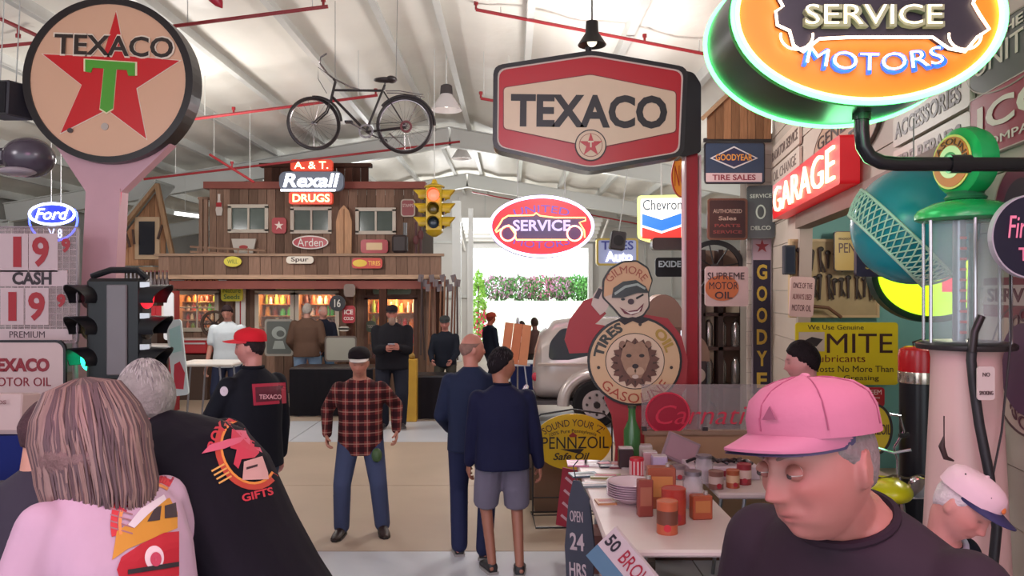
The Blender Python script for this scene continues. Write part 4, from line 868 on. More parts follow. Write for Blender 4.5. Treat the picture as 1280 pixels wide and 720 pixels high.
# cabinet behind the pole
hu = thing('wooden_cabinet', 'tall wooden cabinet with cream panels behind the red pole', 'cabinet', (P(905, 0, 11.9).x, 11.9, 0)); k = .0119
hw = 60*k
MB().box((0, .1, 1.35), (hw, .1, 2.7)).build('back_panel', mat('#7a5f50', .6), hu)
for x in (-hw/2, -.1, hw/2): MB().box((x, -.05, 1.35), (.07, .3, 2.7)).build('stile', mat('#2c1a18', .5), hu)
for z in (.1, .7, 1.25, 1.75, 2.3): MB().box((0, -.05, z), (hw, .3, .05)).build('shelf', mat('#3a2420', .5), hu)
MB().box((-.22, -.02, 1.5), (.12, .02, 1.1)).build('cream_panel', mat('#cdb8a0', .5), hu); MB().box((.12, -.02, 2.0), (.2, .02, .5)).build('cream_panel', mat('#c9b59c', .5), hu)
for i in range(6):
    o = thing('chrome_canister', 'shiny canister in the wooden cabinet, '+['left', 'middle', 'right'][i % 3]+' on the '+['lower', 'upper'][i//3]+' shelf', 'canister', hu.location+Vector((-.25+.2*(i % 3), -.08, (.725, 1.275)[i//3])), group='canisters in the cabinet'); MB().lathe([(.06, 0), (.065, .02), (.065, .3), (.04, .36)], 14).build('body', mat('#a89f9c', .15, .8), o, True); MB().lathe([(.03, .36), (.03, .38), (.01, .4)], 12).build('lid', mat('#5a4a48', .3), o, True)
wh = thing('cart_wheel', 'black cart wheel arc above the motor oil sign', 'wheel', P(893, 335, 11.4)); MB().ring(ell2(.42, .4, 40), ell2(.35, .33, 40), .05).build('rim', mat('#1f1c1e', .5), wh)
for i in range(8): a = i*math.pi/4+.2; MB().cyl((0, 0, 0), (.37*math.cos(a), 0, .35*math.sin(a)), .01, n=6).build('spoke', mat('#1f1c1e', .5), wh)
MB().cyl((0, -.06, 0), (0, .06, 0), .06).build('hub', mat('#1f1c1e', .5), wh)
# old pumps behind the figure sign
for (px, pt, d, w, c, lab) in [(826, 368, 9.3, .5, '#6a4a3e', 'brown round topped gas pump behind the figure sign'), (868, 420, 9.8, .3, '#3a2c30', 'dark narrow pump between the figure sign and pole')]:
    t = thing('gas_pump', lab, 'gas pump', P(px, 800, d)); t.location.z = 0; zt = P(px, pt, d).z
    MB().box((0, 0, zt*.42), (w, .35, zt*.84), bev=.05).build('body', mat(c, .4, var=.1), t)
    mm = MB(); mm.prism([(x, z+zt*.84-.05) for x, z in [(w/2*math.cos(R(a)), (zt*.16+.05)*math.sin(R(a))) for a in range(0, 181, 12)]], .34); mm.build('rounded_top', mat('#8a6f62', .5), t)
    MB().prism(ell2(w*.3, w*.3, 30), .02, y=-.185).build('dial', mat('#b9aaa0', .3), t).location = (0, 0, zt*.7)
    for sx in (-1, 1): MB().box((sx*w*.42, -.18, zt*.5), (.04, .03, zt*.6)).build('trim_strip', chrome, t)
    MB().tube([(w/2, 0, zt*.5), (w/2+.08, -.1, zt*.45), (w/2+.06, -.15, zt*.2), (w/2, -.1, zt*.3)], .018, 8).build('hose', mat('#1a1618', .6), t, True)
# ================================================================ SIGNS ON POLES AND HANGING THINGS
def rp(cx, cy, pts): return [(x-cx, cy-y) for x, y in pts]
# round star sign
d = 8.0; k = d/1000
rs = thing('round_star_sign', 'large round cream sign with red star and green T on a pole', 'sign', P(142, 104, d))
MB().prism(ell2(100*k, 99*k, 72), .2, y=.02).build('can', mat('#6a5a58', .4), rs); MB().ring(ell2(105*k, 102*k, 72), ell2(96*k, 94*k, 72), .24).build('rim', mat('#231a1c', .3), rs)
MB().prism(ell2(97*k, 95*k, 72), .02, y=-.095).build('face', mat('#d9a98c', .3, var=.04, scale=1), rs)
stp = rp(142, 104, [(152, 20), (163, 74), (230, 80), (177, 114), (189, 176), (141, 140), (84, 169), (110, 110), (62, 72), (136, 75)])
def sp(pts, m_, name, y, t_=.008, cx=0, cz=0): return MB().prism([(a*k+cx, b*k+cz) for a, b in pts], t_, y=y).build(name, m_, rs)
sp([(a*1.03, b*1.03) for a, b in stp], mat('#e8d5c4', .4), 'star_outline', -.108, .006); sp(stp, mat('#c8141c', .35), 'star', -.113)
tt = rp(142, 104, [(115, 79), (176, 83), (176, 99), (168, 99), (166, 92), (153, 91), (149, 139), (141, 144), (133, 139), (138, 90), (124, 89), (122, 95), (115, 94)])
sp([((a-3)*1.08+3, (b+4)*1.05-4) for a, b in tt], mat('#e6d7b0', .4), 'letter_outline', -.119, .006); sp(tt, mat('#4f9a2c', .35), 'letter_t', -.124, .008)
o = text('TEXACO', 150*k, 29*k, mat('#e6d2c0', .4), rs, (8*k, -.112, 42*k), rot=(0, R(2), 0), bold=.035, ext=.010); text('TEXACO', 146*k, 25*k, mat('#2c1c16', .4), rs, (8*k, -.124, 42*k), rot=(0, R(2), 0), bold=.02)
sp(ell2(4.5, 4.5, 16, -4, -57), mat('#b5a59c', .4), 'badge', -.11, .01); sp(ell2(3.5, 3, 16, -46, -62), mat('#4a3a38', .4), 'bolt', -.12, .01)
MB().box((8*k, 0, 104*k), (.07, .07, .12)).build('top_bracket', mat('#2a2022', .4), rs)
postc = mat('#c596a0', .4, var=.03)
MB().prism([(a*k, b*k) for a, b in rp(142, 104, [(66, 176), (214, 180), (152, 240), (108, 240)])], .14, y=.06).build('neck', postc, rs)
b_ = P(110, 104, d)-rs.location
MB().loft([[Vector((x*.17+(130.5-142)*k, y*.09+.06, (104-236)*k)) for x, y in ((-1, -1), (1, -1), (1, 1), (-1, 1))], [Vector((x*.17+(112-142)*k, y*.09+.06, -rs.location.z)) for x, y in ((-1, -1), (1, -1), (1, 1), (-1, 1))]]).build('post', postc, rs)
MB().tube([((151-142)*k, .0, (104-240)*k), ((138-142)*k, 0, (104-430)*k)], .008, 6).build('edge_tube', mat('#c02a52', .3, 0, .5), rs)
# hexagonal sign on red pole
d = 7.0; k = .007
hs = thing('hexagonal_sign', 'wide red and cream hexagonal sign with black letters on red pole', 'sign', P(736, 142, d))
def hx(pts): return [(a*k, b*k) for a, b in rp(736, 142, pts)]
def rounded(pts, r=.03, n=4):
    out = []; N_ = len(pts)
    for i in range(N_):
        p = Vector(pts[i]); a = (Vector(pts[i-1])-p).normalized(); b = (Vector(pts[(i+1) % N_])-p).normalized()
        for j in range(n+1): t = j/n; q = p+a*r*(1-t)**2+b*r*t**2; out.append((q.x, q.y))
    return out
H0 = [(617, 86), (738, 67), (857, 88), (852, 197), (736, 217), (616, 189)]
def sc(pts, f, g=None): return [(736+(x-736)*f, 142+(y-142)*(g or f)) for x, y in pts]
MB().prism(rounded(hx(H0), .08), .2, y=.03).build('can', mat('#191318', .3), hs)
MB().ring(rounded(hx(H0), .08), rounded(hx(sc(H0, .955, .93)), .07), .03, y=-.085).build('frame', mat('#1d171b', .3), hs)
MB().ring(rounded(hx(sc(H0, .955, .93)), .07), rounded(hx(sc(H0, .94, .905)), .07), .012, y=-.082).build('white_line', mat('#d9c3b8', .4), hs)
MB().prism(rounded(hx(sc(H0, .945, .915)), .07), .012, y=-.076).build('red_panel', mat('#b81424', .3), hs)
H1 = [(630, 113), (737, 97), (842, 118), (842, 167), (745, 187), (630, 163)]
MB().prism(rounded(hx(sc(H1, 1.012, 1.03)), .03), .004, y=-.084).build('outline', mat('#7b2026', .4), hs); MB().prism(rounded(hx(H1), .03), .006, y=-.088).build('cream_panel', mat('#dcbfa4', .35, var=.03), hs)
text('TEXACO', 193*k, 41*k, mat('#1d1218', .4), hs, (-1*k, -.092, 0), bold=.035, rot=(0, R(.8), 0))
def disc(cx, cy, r, m_, y, name, rr=None): MB().prism([(a*k+(cx-736)*k, b*k+(142-cy)*k) for a, b in ell2(r, rr or r, 40)], .005, y=y).build(name, m_, hs)
disc(737, 184, 19.5, mat('#2a1a1c', .4), -.092, 'emblem_rim'); disc(737, 184, 18, mat('#dcbfa4', .4), -.096, 'emblem_disc'); disc(737, 184, 14.5, mat('#8a2a2c', .4), -.099, 'emblem_ring', 14.5); disc(737, 184, 13.8, mat('#dcbfa4', .4), -.102, 'emblem_disc')
MB().prism([(a*k+1*k, b*k-42*k) for a, b in star(15)], .005, y=-.106).build('star', mat('#b81424', .3), hs); text('T', 7*k, 8*k, mat('#e0c8b0', .4), hs, (1*k, -.109, -41*k), bold=.05)
MB().cyl((0, .03, 74*k), (0, .03, 84*k), .028).build('top_stub', mat('#231b1e', .4), hs)
MB().prism(rounded(hx([(842, 84), (868, 90), (877, 104), (877, 190), (852, 196), (842, 190)]), .03), .24, y=.14).build('pole_clamp', mat('#17131a', .2), hs, True)
pc = (868-736)*k
MB().box((pc, .14, (142-190)*k/2-hs.location.z/2), (.1, .1, hs.location.z-48*k)).build('red_pole', mat('#a01326', .3), hs)
for sx in (-1, 1): MB().box((pc+sx*.066, .12, (142-192)*k/2-hs.location.z/2), (.016, .12, hs.location.z-50*k)).build('white_edge', mat('#c9a3a8', .3), hs)
MB().box((pc, .14, .02-hs.location.z), (.4, .4, .04)).build('base_plate', mat('#4a1520', .5), hs)
# figure sign
d = 6.75; k = d/1000
gs = thing('figure_sign', 'flat painted station attendant figure with round tire sign on red body', 'sign', P(790, 450, d))
def gp(pts, m_, name, y, t_=.012): return MB().prism([(a*k, b*k) for a, b in rp(790, 450, pts)], t_, y=y).build(name, m_, gs)
redm = mat('#a32c34', .5, var=.05)
gp([(756, 500), (760, 440), (712, 442), (706, 425), (712, 400), (730, 376), (742, 372), (758, 392), (748, 402), (744, 405), (762, 408), (800, 392), (835, 398), (852, 420), (860, 450), (858, 485), (846, 505), (838, 500), (835, 560), (842, 640), (765, 640), (770, 560), (765, 520)], redm, 'body', .03, .04)
gp([(739, 381), (742, 368), (750, 358), (756, 361), (754, 370), (760, 366), (768, 364), (764, 374), (758, 388), (750, 394)], mat('#c9b0a8', .5), 'hand', .0, .02); gp([(742, 372), (748, 360), (753, 362), (748, 374)], mat('#3a3036', .5), 'hand_line', -.012, .004)
def ge(cx, cy, rx, rz, c, y, name, m_=None, n=40, t_=.006): return gp([(cx+rx*math.cos(2*math.pi*i/n), cy+rz*math.sin(2*math.pi*i/n)) for i in range(n)], m_ or mat(c, .4), name, y, t_)
ge(793, 451, 59, 56, '#201a1e', -.005, 'disc_border', t_=.03); ge(793, 451, 56, 53, '#d3ab86', -.024, 'disc')
ge(793, 451, 37, 35, '#33221f', -.029, 'inner_line'); ge(793, 451, 36, 34, '#d8b8a0', -.032, 'inner_disc')
def gt_(s, w, h, c, px, py, b, **kw): return text(s, w*k, h*k, mat(c, .4), gs, ((px-790)*k, -.03, (450-py)*k), bend=b*k, **kw)
def arctext(s, R_, mid, span, h, c, top=True):
    # letters around the disc centre (px 793,451); mid angle in degrees from straight up, clockwise
    o = text(s, abs(span)/57.3*R_*k, h*k, mat(c, .4), gs, (0, 0, 0), bend=(R_ if top else -R_)*k, bold=.04)
    a = R(mid if top else mid-180); cx, cz = (793-790)*k, (450-451)*k
    rr = R_*k*(1 if top else -1); o.rotation_euler = (0, a, 0); o.location = (cx+rr*math.sin(a), -.03, cz+rr*math.cos(a)); return o
arctext('TIRES', 46, -52, 62, 13, '#33302c'); arctext('OIL', 46, 55, 40, 13, '#b08a3c'); arctext('GASOLINE', 46, 180, 112, 12, '#a8402c', False)
for a in (8, 100, -100): ge(793+46*math.sin(R(a)), 451-46*math.cos(R(a)), 2, 2, '#33221f', -.031, 'dot', n=12)
mane = [(793+(31 if i % 2 else 26)*math.cos(2*math.pi*i/36), 453+(31 if i % 2 else 26)*math.sin(2*math.pi*i/36)) for i in range(36)]
gp(mane, mat('#6a463c', .6, var=.2, scale=20), 'lion_mane', -.037); gp([(772+(i % 2)*2, 0) for i in range(0)] or [(778, 432), (784, 426), (792, 430), (801, 426), (808, 433), (811, 448), (806, 462), (800, 472), (788, 472), (780, 462), (775, 448)], mat('#a07a64', .6, var=.15, scale=20), 'lion_face', -.043)
for sx in (-1, 1): ge(793+sx*8, 444, 3.4, 2.2, '#2a1a18', -.048, 'lion_eye', n=14); ge(793+sx*16, 430, 4, 4.5, '#8a6250', -.046, 'lion_ear', n=16); ge(793+sx*5, 463, 6, 5, '#b9957c', -.047, 'lion_muzzle', n=18)
ge(793, 457, 4, 3, '#2c1a1a', -.052, 'lion_nose', n=14); ge(793, 470, 4, 2.6, '#c9b0a4', -.052, 'lion_chin', n=14)
for i in range(16): a = 2*math.pi*i/16; gp([(793+22*math.cos(a)-1.2*math.sin(a), 453+22*math.sin(a)+1.2*math.cos(a)), (793+30*math.cos(a), 453+30*math.sin(a)), (793+22*math.cos(a)+1.2*math.sin(a), 453+22*math.sin(a)-1.2*math.cos(a))], mat('#4a2e2a', .6), 'mane_lock', -.045, .004)
# attendant head
capo = [(752, 372), (753, 350), (762, 335), (778, 326), (796, 325), (810, 334), (816, 350), (811, 366), (812, 384), (804, 396), (790, 401), (776, 398), (766, 386)]
gp(rounded([Vector(p) for p in capo], 3, 3), mat('#231c20', .4), 'head_border', .0, .03); gp(rounded([Vector(p) for p in sc([(p[0], p[1]) for p in capo], 1) ], 3, 3), mat('#231c20', .4), 'head_back', -.0, .02)
def scc(pts, f, cx=785, cy=362): return [(cx+(x-cx)*f, cy+(y-cy)*f) for x, y in pts]
gp(rounded([Vector(p) for p in scc(capo, .93)], 3, 3), mat('#cdb3a4', .5), 'face', -.02, .012)
gp(rounded([Vector(p) for p in scc(capo[:8], .93)+[(808, 362), (784, 352), (764, 368)]], 2, 3), mat('#cf9f7c', .5), 'cap_crown', -.026, .012)
gp([(764, 372), (766, 360), (778, 352), (794, 350), (806, 358), (810, 366), (796, 366), (778, 372)], mat('#1d1a20', .3), 'cap_visor', -.036, .014); gp([(767, 366), (780, 357), (796, 354), (806, 360), (805, 362), (795, 357), (781, 360), (768, 369)], mat('#9aa09c', .4), 'visor_band', -.046, .004)
o = text('GILMORE', 56*k, 9.5*k, mat('#a04a34', .4), gs, ((782-790)*k, -.034, (450-337)*k), rot=(0, R(-2), 0), bend=27*k, bold=.03)
ge(778, 374, 2.6, 1.6, '#1d1a20', -.03, 'eye', n=12); gp([(794, 372), (803, 367), (804, 369), (795, 374)], mat('#1d1a20'), 'wink', -.03, .006); ge(788, 377, 4, 3.6, '#3a1c28', -.03, 'nose', n=16)
gp([(774, 384), (784, 389), (796, 387), (804, 379), (801, 389), (790, 394), (780, 392)], mat('#6b2232', .5), 'mouth', -.03, .006); gp([(778, 387), (786, 390), (796, 389), (801, 384), (798, 390), (788, 393)], mat('#e0d0c8', .5), 'teeth', -.035, .004); gp([(772, 400), (790, 396), (812, 399), (800, 405), (790, 401), (780, 406)], mat('#2c2226'), 'bow_tie', -.03, .012)
MB().box(((800-790)*k, .06, (450-640)*k/2-gs.location.z/2), (.3, .04, gs.location.z-190*k+.2)).build('stand', redm, gs); MB().box((.06, .06, .02-gs.location.z), (.7, .35, .04)).build('foot', mat('#3a2226'), gs)
# distant neon car sign
d = 13.5; k = d/1000
us = thing('neon_car_sign', 'oval red neon sign with an old car outline over the bright door', 'sign', P(677, 283, d))
MB().prism(ell2(66*k, 39*k, 60), .3, y=.16).build('can', mat('#4a4a78', .4), us); MB().prism(ell2(62*k, 35*k, 60), .02).build('face', mat('#c21f2c', .4, 0, .5), us); MB().tube(arcpts(64*k, 37*k, -.02), .025, 8, True).build('rim_tube', mat('#d9c9ff', .3, 0, 3), us, True)
cp = [(x/3+560, y/3+220) for x, y in [(255, 238), (250, 215), (228, 185), (200, 200), (180, 212), (178, 205), (195, 180), (205, 162), (225, 150), (320, 148), (330, 140), (345, 150), (400, 157), (515, 157), (515, 168), (492, 175), (510, 205), (512, 232)]]
MB().prism([(p[0], p[2]) for p in px2(677, 283, cp[2:-1]+[(720, 300), (645, 300)], k)][::-1], .01, y=-.016).build('car_panel', mat('#4a2a6a', .4), us); MB().tube(px2(677, 283, cp, k, -.05), .013, 6).build('car_tube', mat('#ff9a5a', .3, 0, 4), us, True); MB().tube(px2(677, 283, [(645, 300), (709, 300)], k, -.05), .013, 6).build('running_board_tube', mat('#ff9a5a', .3, 0, 4), us, True)
for cx in (635, 718): MB().tube([(p[0]+(cx-677)*k, p[1], p[2]+(283-292)*k) for p in arcpts(9.3*k, 9.3*k, -.05, n=28)], .013, 6, True).build('wheel_tube', mat('#ffb08a', .3, 0, 4), us, True); MB().prism([(a*k+(cx-677)*k, b*k-9*k) for a, b in ell2(7.5, 7.5, 24)], .01, y=-.03).build('wheel_panel', mat('#5a2a6a', .4), us)
text('SERVICE', 72*k, 14*k, mat('#b9a9e2', .4, 0, .7), us, (0, -.03, 1*k), bold=.03); text('UNITED', 70*k, 9*k, mat('#5a3aa8', .4, 0, .5), us, (0, -.012, 22*k), bend=110*k); text('MOTORS', 70*k, 9*k, mat('#5a3aa8', .4, 0, .5), us, (0, -.012, -23*k), bend=-110*k)
for x in (-30, 30): MB().cyl((x*k, .16, 36*k), (x*k, .16, roofz(us.location.x)-us.location.z-.1), .01, n=5).build('hanger', steel, us)
# chevrons sign
d = 12; k = .012
cs = thing('chevron_sign', 'lit pale yellow sign with blue and red chevrons', 'sign', P(827, 276, d), rz=R(-10))
sh_ = [(-30, 32), (30, 32), (30, -22), (0, -32), (-30, -22)]
MB().prism(rounded([(a*k, b*k) for a, b in sh_], .06), .3, y=.16).build('can', mat('#b98f9a', .4), cs); MB().prism(rounded([(a*k, b*k) for a, b in sh_], .06), .02).build('border', mat('#d3e07c', .4, 0, .8), cs); MB().prism(rounded([(a*.86*k, b*.88*k) for a, b in sh_], .04), .01, y=-.014).build('face', mat('#f0f0e6', .4, 0, .7), cs)
text('Chevron', 48*k, 13*k, mat('#1c3050', .4), cs, (1*k, -.02, 20*k), bold=.02)
for c_, z0 in (('#1f6fd0', 9), ('#d8281f', -8)): MB().prism([(-24*k, z0*k), (0, (z0-8)*k), (24*k, z0*k), (24*k, (z0-14)*k), (0, (z0-22)*k if z0 > 0 else (z0-16)*k), (-24*k, (z0-14)*k)], .008, y=-.022).build('chevron', mat(c_, .4, 0, .6), cs)
MB().cyl((0, .15, 32*k), (0, .15, roofz(cs.location.x)-cs.location.z-.1), .015, n=5).build('hanger', steel, cs)
sign('box_sign', 'black box hanging below the chevron sign', 836, 305, 11.8, 44, 15, '#231c20', t=.2)
sign('battery_sign', 'black battery sign with white capitals behind the figure cap', 837, 334, 14, 36, 24, '#1f1f26', texts=[('EXIDE', 0, 4, 28, 8, '#c3ccd6', {'bold': .03})])
sign('lit_sign', 'blue and yellow lit auto sign right of the bright door', 771, 315, 19, 52, 34, '#8f95b8', emit=.35, border='#c9ad52', bw=2.5, t=.2, texts=[('TIRES', 0, 8, 40, 11, '#3a3f9a'), ('Auto', 2, -6, 34, 13, '#f4f4ff', {'emit': 1.5, 'bold': .04})])
t = thing('loudspeaker', 'dark loudspeaker hung from the beam right of the neon car sign', 'speaker', P(772, 301, 14), rot=(0, R(8), 0)); MB().box((0, 0, 0), (.26, .25, .32), bev=.02).build('cabinet', mat('#3a3234', .6), t); MB().prism(ell2(.09, .09, 20), .01, y=-.13).build('cone', mat('#231f22', .7), t); MB().cyl((0, 0, .16), (0, 0, 1.9), .01, n=6).build('hanger', steel, t)
sg = sign('oval_sign', 'orange and yellow oval sign half hidden behind the red pole', 852, 220, 8.4, 26, 54, '#d9922c', 'ell', border='#a8321f', bw=1.5, emit=.15, texts=[('NO', -2, 0, 14, 26, '#b3261c', {'bold': .06})])
# signal lights
def visor(parent, c, dirx, r, L_, m_, lens, lm, rz=0):
    """tunnel visor with a lens; opens along local -y of rz"""
    q = Matrix.Translation(Vector(c)) @ Matrix.Rotation(rz, 4, 'Z'); n = 14; mm = MB(); vs = []
    for i in range(n+1):
        a = R(-25+230*i/n); x, z = r*math.cos(a), r*math.sin(a); ln = L_*(.55+.45*max(0, math.sin(a)))
        vs += [(x, 0, z), (x, -ln, z), (x*.93, 0, z*.93), (x*.93, -ln, z*.93)]
    fs = []
    for i in range(n):
        a = i*4; b = a+4; fs += [(a, a+1, b+1, b), (a+2, b+2, b+3, a+3), (a+1, a+3, b+3, b+1)]
    mm.add(vs, fs, q); mm.build('visor', m_, parent, True)
    mm = MB(); mm.ell((0, -.01, 0), (r*.88, .03, r*.88), nu=20, nv=12); mm.v = [tuple(q @ Vector(v)) for v in mm.v]; mm.build(lens, lm, parent, True)
yel = mat('#b5961c', .35); d = 12.3
ys_ = thing('traffic_light', 'yellow four way traffic light with lit red lamp hanging from roof', 'traffic light', P(543, 262, d)); k = d/1000
MB().box((0, 0, 0), (.24, .24, .68), bev=.02).build('housing', yel, ys_); MB().lathe([(.16, .34), (.15, .36), (.05, .4), (.03, .46)], 16).build('top_cap', yel, ys_, True); MB().lathe([(.03, -.42), (.1, -.38), (.14, -.34)], 16).build('bottom_cap', yel, ys_, True)
for i, (c_, e_) in enumerate((('#ff3a2a', 6), ('#5a4a14', 0), ('#1d2c3a', 0))):
    z = .21-.21*i; visor(ys_, (0, -.125, z), 0, .1, .16, yel, 'lens', mat(c_, .2, 0, e_))
    for sx, rz in ((-1, -90), (1, 90)): visor(ys_, (sx*.125, 0, z), 0, .1, .2, yel, 'side_lens', mat('#3a2c1c', .3), R(rz))
    MB().prism([(-.21, z-.03), (-.12, z+.1), (.12, z+.1), (.21, z-.03), (.12, z-.08), (-.12, z-.08)], .02, y=.13).build('back_fin', yel, ys_)
MB().cyl((0, 0, .45), (0, 0, roofz(ys_.location.x)-ys_.location.z-.1), .008, n=6).build('cable', steel, ys_)
d = 7.55; k = d/1000; blk = mat('#141318', .4)
bt = thing('traffic_light', 'black traffic light with lit green lamp beside the round sign post', 'traffic light', P(152, 409, d))
MB().box((-.02, 0, -.02), (.52, .24, .96), bev=.03).build('housing', blk, bt); MB().box((.02, -.13, -.02), (.19, .03, .84), bev=.01).build('back_panel', mat('#7d7478', .4), bt); MB().tube([(-.28, 0, .48), (-.1, 0, .54), (.15, 0, .54), (.24, 0, .46)], .03, 8).build('top_bar', blk, bt, True)
for i in range(3):
    z = .28-.29*i
    visor(bt, (-.27, -.06, z), 0, .12, .24, blk, 'lens', mat(['#3a1216', '#3a3016', '#20f0a0'][i], .25, 0, [0, 0, 5][i]), R(-24))
    visor(bt, (.25, -.04, z), 0, .12, .26, blk, 'side_lens', mat(['#d01f2c', '#2a2420', '#12221c'][i], .25, 0, [1.5, 0, 0][i]), R(80))
    MB().box((.27, -.1, z+.12), (.09, .03, .05)).build('clip', mat('#c9c9cc', .3, .5), bt)
MB().cyl((0, .02, -.5), (0, .02, -bt.location.z), .05).build('pole', mat('#2c2a2e', .4), bt); MB().cyl((0, .02, .04-bt.location.z), (0, .02, -bt.location.z), .18, n=20).build('base', mat('#2c2a2e', .5), bt)
# price sign, oil sign, script neon, speaker, dark lamp
sg = sign('price_sign', 'white lattice gas price sign with red numerals at the left edge', 44, 356, 7.5, 108, 146, '#b59a9e', t=.04, border='#9a8a90', bw=1.5, texts=[
    (rrect(36, 48), -31+6, 43-3, 0, 0, '#c9aeb2'), (rrect(36, 48), 6+6, 43-3, 0, 0, '#c9aeb2'),
    ('1', -20, 41, 10, 38, '#a5222e', {'bold': .03, 'lift': .008}), ('9', 9, 41, 21, 38, '#a5222e', {'bold': .03, 'lift': .008}), ('9', 40, 49, 11, 18, '#a5222e', {'bold': .05}),
    (rrect(84, 20), 0, 8, 0, 0, '#c9aeb2'), ('CASH', -2, 8, 49, 16, '#33222a', {'bold': .04, 'lift': .004}),
    (rrect(29, 46), -27, -27, 0, 0, '#c9aeb2'), (rrect(29, 46), 4, -27, 0, 0, '#c9aeb2'),
    ('1', -26, -27, 10, 36, '#a5222e', {'bold': .03, 'lift': .008}), ('9', 4, -27, 21, 36, '#a5222e', {'bold': .03, 'lift': .008}), ('9', 34, -20, 11, 17, '#a5222e', {'bold': .05}),
    (rrect(96, 14), 0, -62, 0, 0, '#c9b0b4'), ('PREMIUM', -8, -62, 44, 8, '#4a3038', {'bold': .02, 'lift': .004})])
[c for c in sg.children if c.name.startswith('panel')][0].data.materials[0] = mat('#b59a9e', .4, alpha=.4)
k = .0075
for i in range(13): MB().tube([((-52+i*8)*k, -.021, 70*k), ((-52+i*8)*k, -.021, -70*k)], .0022, 4).build('lattice_wire', mat('#c9b6b8', .5), sg)
for i in range(17): MB().tube([(-53*k, -.021, (68-i*8)*k), (53*k, -.021, (68-i*8)*k)], .0022, 4).build('lattice_wire', mat('#c9b6b8', .5), sg)
for x in (-48, 48): MB().cyl((x*k, .03, -70*k), (x*k, .03, -sg.location.z), .025).build('post', mat('#9a8a90', .4), sg)
sg = sign('motor_oil_sign', 'cream motor oil sign with red letters and black border, left edge', 30, 500, 7.2, 106, 150, '#cdb0ae', rad=12, border='#241c20', bw=3, texts=[('TEXACO', -6, 44, 78, 17, '#8c1c2c', {'bold': .05}), ('MOTOR OIL', -4, 23, 78, 11, '#8c1c2c', {'bold': .04}), ([(-17, -30), (17, -30), (17, 20), (12, 28), (-14, 28), (-17, 20)], -2, -19, 0, 0, '#2a2022'), (rrect(22, 30), -2, -22, 0, 0, '#8a7a34', {'lift': .004}), (rrect(14, 10), 2, -10, 0, 0, '#c9bba0', {'lift': .008})])
for x in (-.33, .33): MB().cyl((x, .04, -.45), (x, .04, -sg.location.z), .02).build('post', mat('#3a3034'), sg)
d = 9.2; k = d/1000
fs_ = thing('neon_script_sign', 'blue and white oval script neon above the price sign', 'sign', P(68, 275, d))
MB().prism([(a*k, b*k+7*k) for a, b in ell2(28, 13, 40)], .06).build('panel', mat('#2430c0', .4, 0, .8), fs_); MB().tube([(p[0], -.05, p[2]+7*k) for p in arcpts(28*k, 13*k, 0, n=40)], .014, 8, True).build('oval_tube', mat('#c9d4ff', .3, 0, 5), fs_, True)
MB().tube(arcpts(30*k, 26*k, -.02, 150, 390, 40), .011, 8).build('outer_tube', mat('#3a4aff', .3, 0, 5), fs_, True); text('Ford', 42*k, 14*k, mat('#eef2ff', .4, 0, 4), fs_, (0, -.05, 7*k), shear=.3, bold=.01); text('V-8', 17*k, 12*k, mat('#b9c4ff', .4, 0, 4), fs_, (3*k, -.03, -17*k)); text('& & &', 22*k, 4*k, mat('#b9c4ff', .4, 0, 3), fs_, (0, -.03, -8*k)) if False else None
for x in (-4, 8): MB().cyl((x*k, 0, 19*k), (x*k, 0, roofz(fs_.location.x)-fs_.location.z), .006, n=5).build('hanger', steel, fs_)
t = thing('loudspeaker', 'black box loudspeaker hanging at the upper left edge', 'speaker', P(8, 126, 8), rot=(0, R(4), R(-20))); MB().box((0, 0, 0), (.42, .3, .34), bev=.015).build('cabinet', mat('#2c2830', .6), t); MB().box((0, -.155, 0), (.38, .01, .3)).build('grille', mat('#1e1b20', .8), t)
for x in (-.1, .12): MB().cyl((x, 0, .17), (x, 0, 1.05), .006, n=5).build('hanger', steel, t)
t = thing('street_lamp_head', 'dark hooded lamp head reaching in from the left edge', 'lamp', P(30, 197, 4.6)); k = .0046
MB().ell((6*k, 0, 0), (31*k, .12, 25*k), nu=28, nv=18).build('hood', mat('#39303a', .25), t, True); MB().box((-30*k, -.0, 1*k), (78*k, .1, 20*k), bev=.02).build('arm', mat('#251e26', .4), t); MB().ell((-2*k, -.04, -19*k), (24*k, .1, 6*k)).build('lens', mat('#8a7f84', .1), t, True)
MB().cyl((-60*k, 0, 0), (-60*k, 0, 1.8), .03).build('drop_rod', mat('#251e26', .4), t)
t = thing('red_pennant', 'tip of a red hanging ornament at the top edge', 'ornament', P(268, -4, 7)); MB().lathe([(.005, -.12), (.04, -.07), (.06, 0), (.05, .1), (.02, .25)], 12, M=Matrix.Rotation(R(-35), 4, 'Y')).build('body', mat('#a5142c', .3), t, True); MB().cyl((0, 0, .1), (0, 0, 1.0), .005, n=5).build('cord', mat('#444444'), t)
# ================================================================ BICYCLE
d = 10.0; k = .01
bk = thing('bicycle', 'old dark bicycle hanging by wires under the roof', 'bicycle', P(453, 140, d))
def bp(x, y, dy=0): return Vector(((x/3+300-453)*k, dy, (140-y/3)*k))
bm_ = mat('#231a1c', .4); chr_ = mat('#8d8688', .25, .8)
def wheel(cx, cy, rx, rz, nm, yaw):
    c = bp(cx, cy); rim = [c+Vector((rx*k/3*math.cos(2*math.pi*i/48), yaw*rx*k/3*math.cos(2*math.pi*i/48), rz*k/3*math.sin(2*math.pi*i/48))) for i in range(48)]
    MB().tube(rim, .02, 8, True).build('tyre', bm_, bk, True)
    w = MB().tube([c+(p-c)*.93 for p in rim], .008, 6, True).build('rim', chr_, bk, True)
    for i in range(0, 48, 2): MB().cyl(c+Vector((0, .02*(1 if i % 4 else -1), 0)), c+(rim[i]-c)*.93, .0018, n=4, cap=False).build('spoke', chr_, w)
    MB().cyl(c+Vector((0, -.04, 0)), c+Vector((0, .04, 0)), .022).build('hub', chr_, bk)
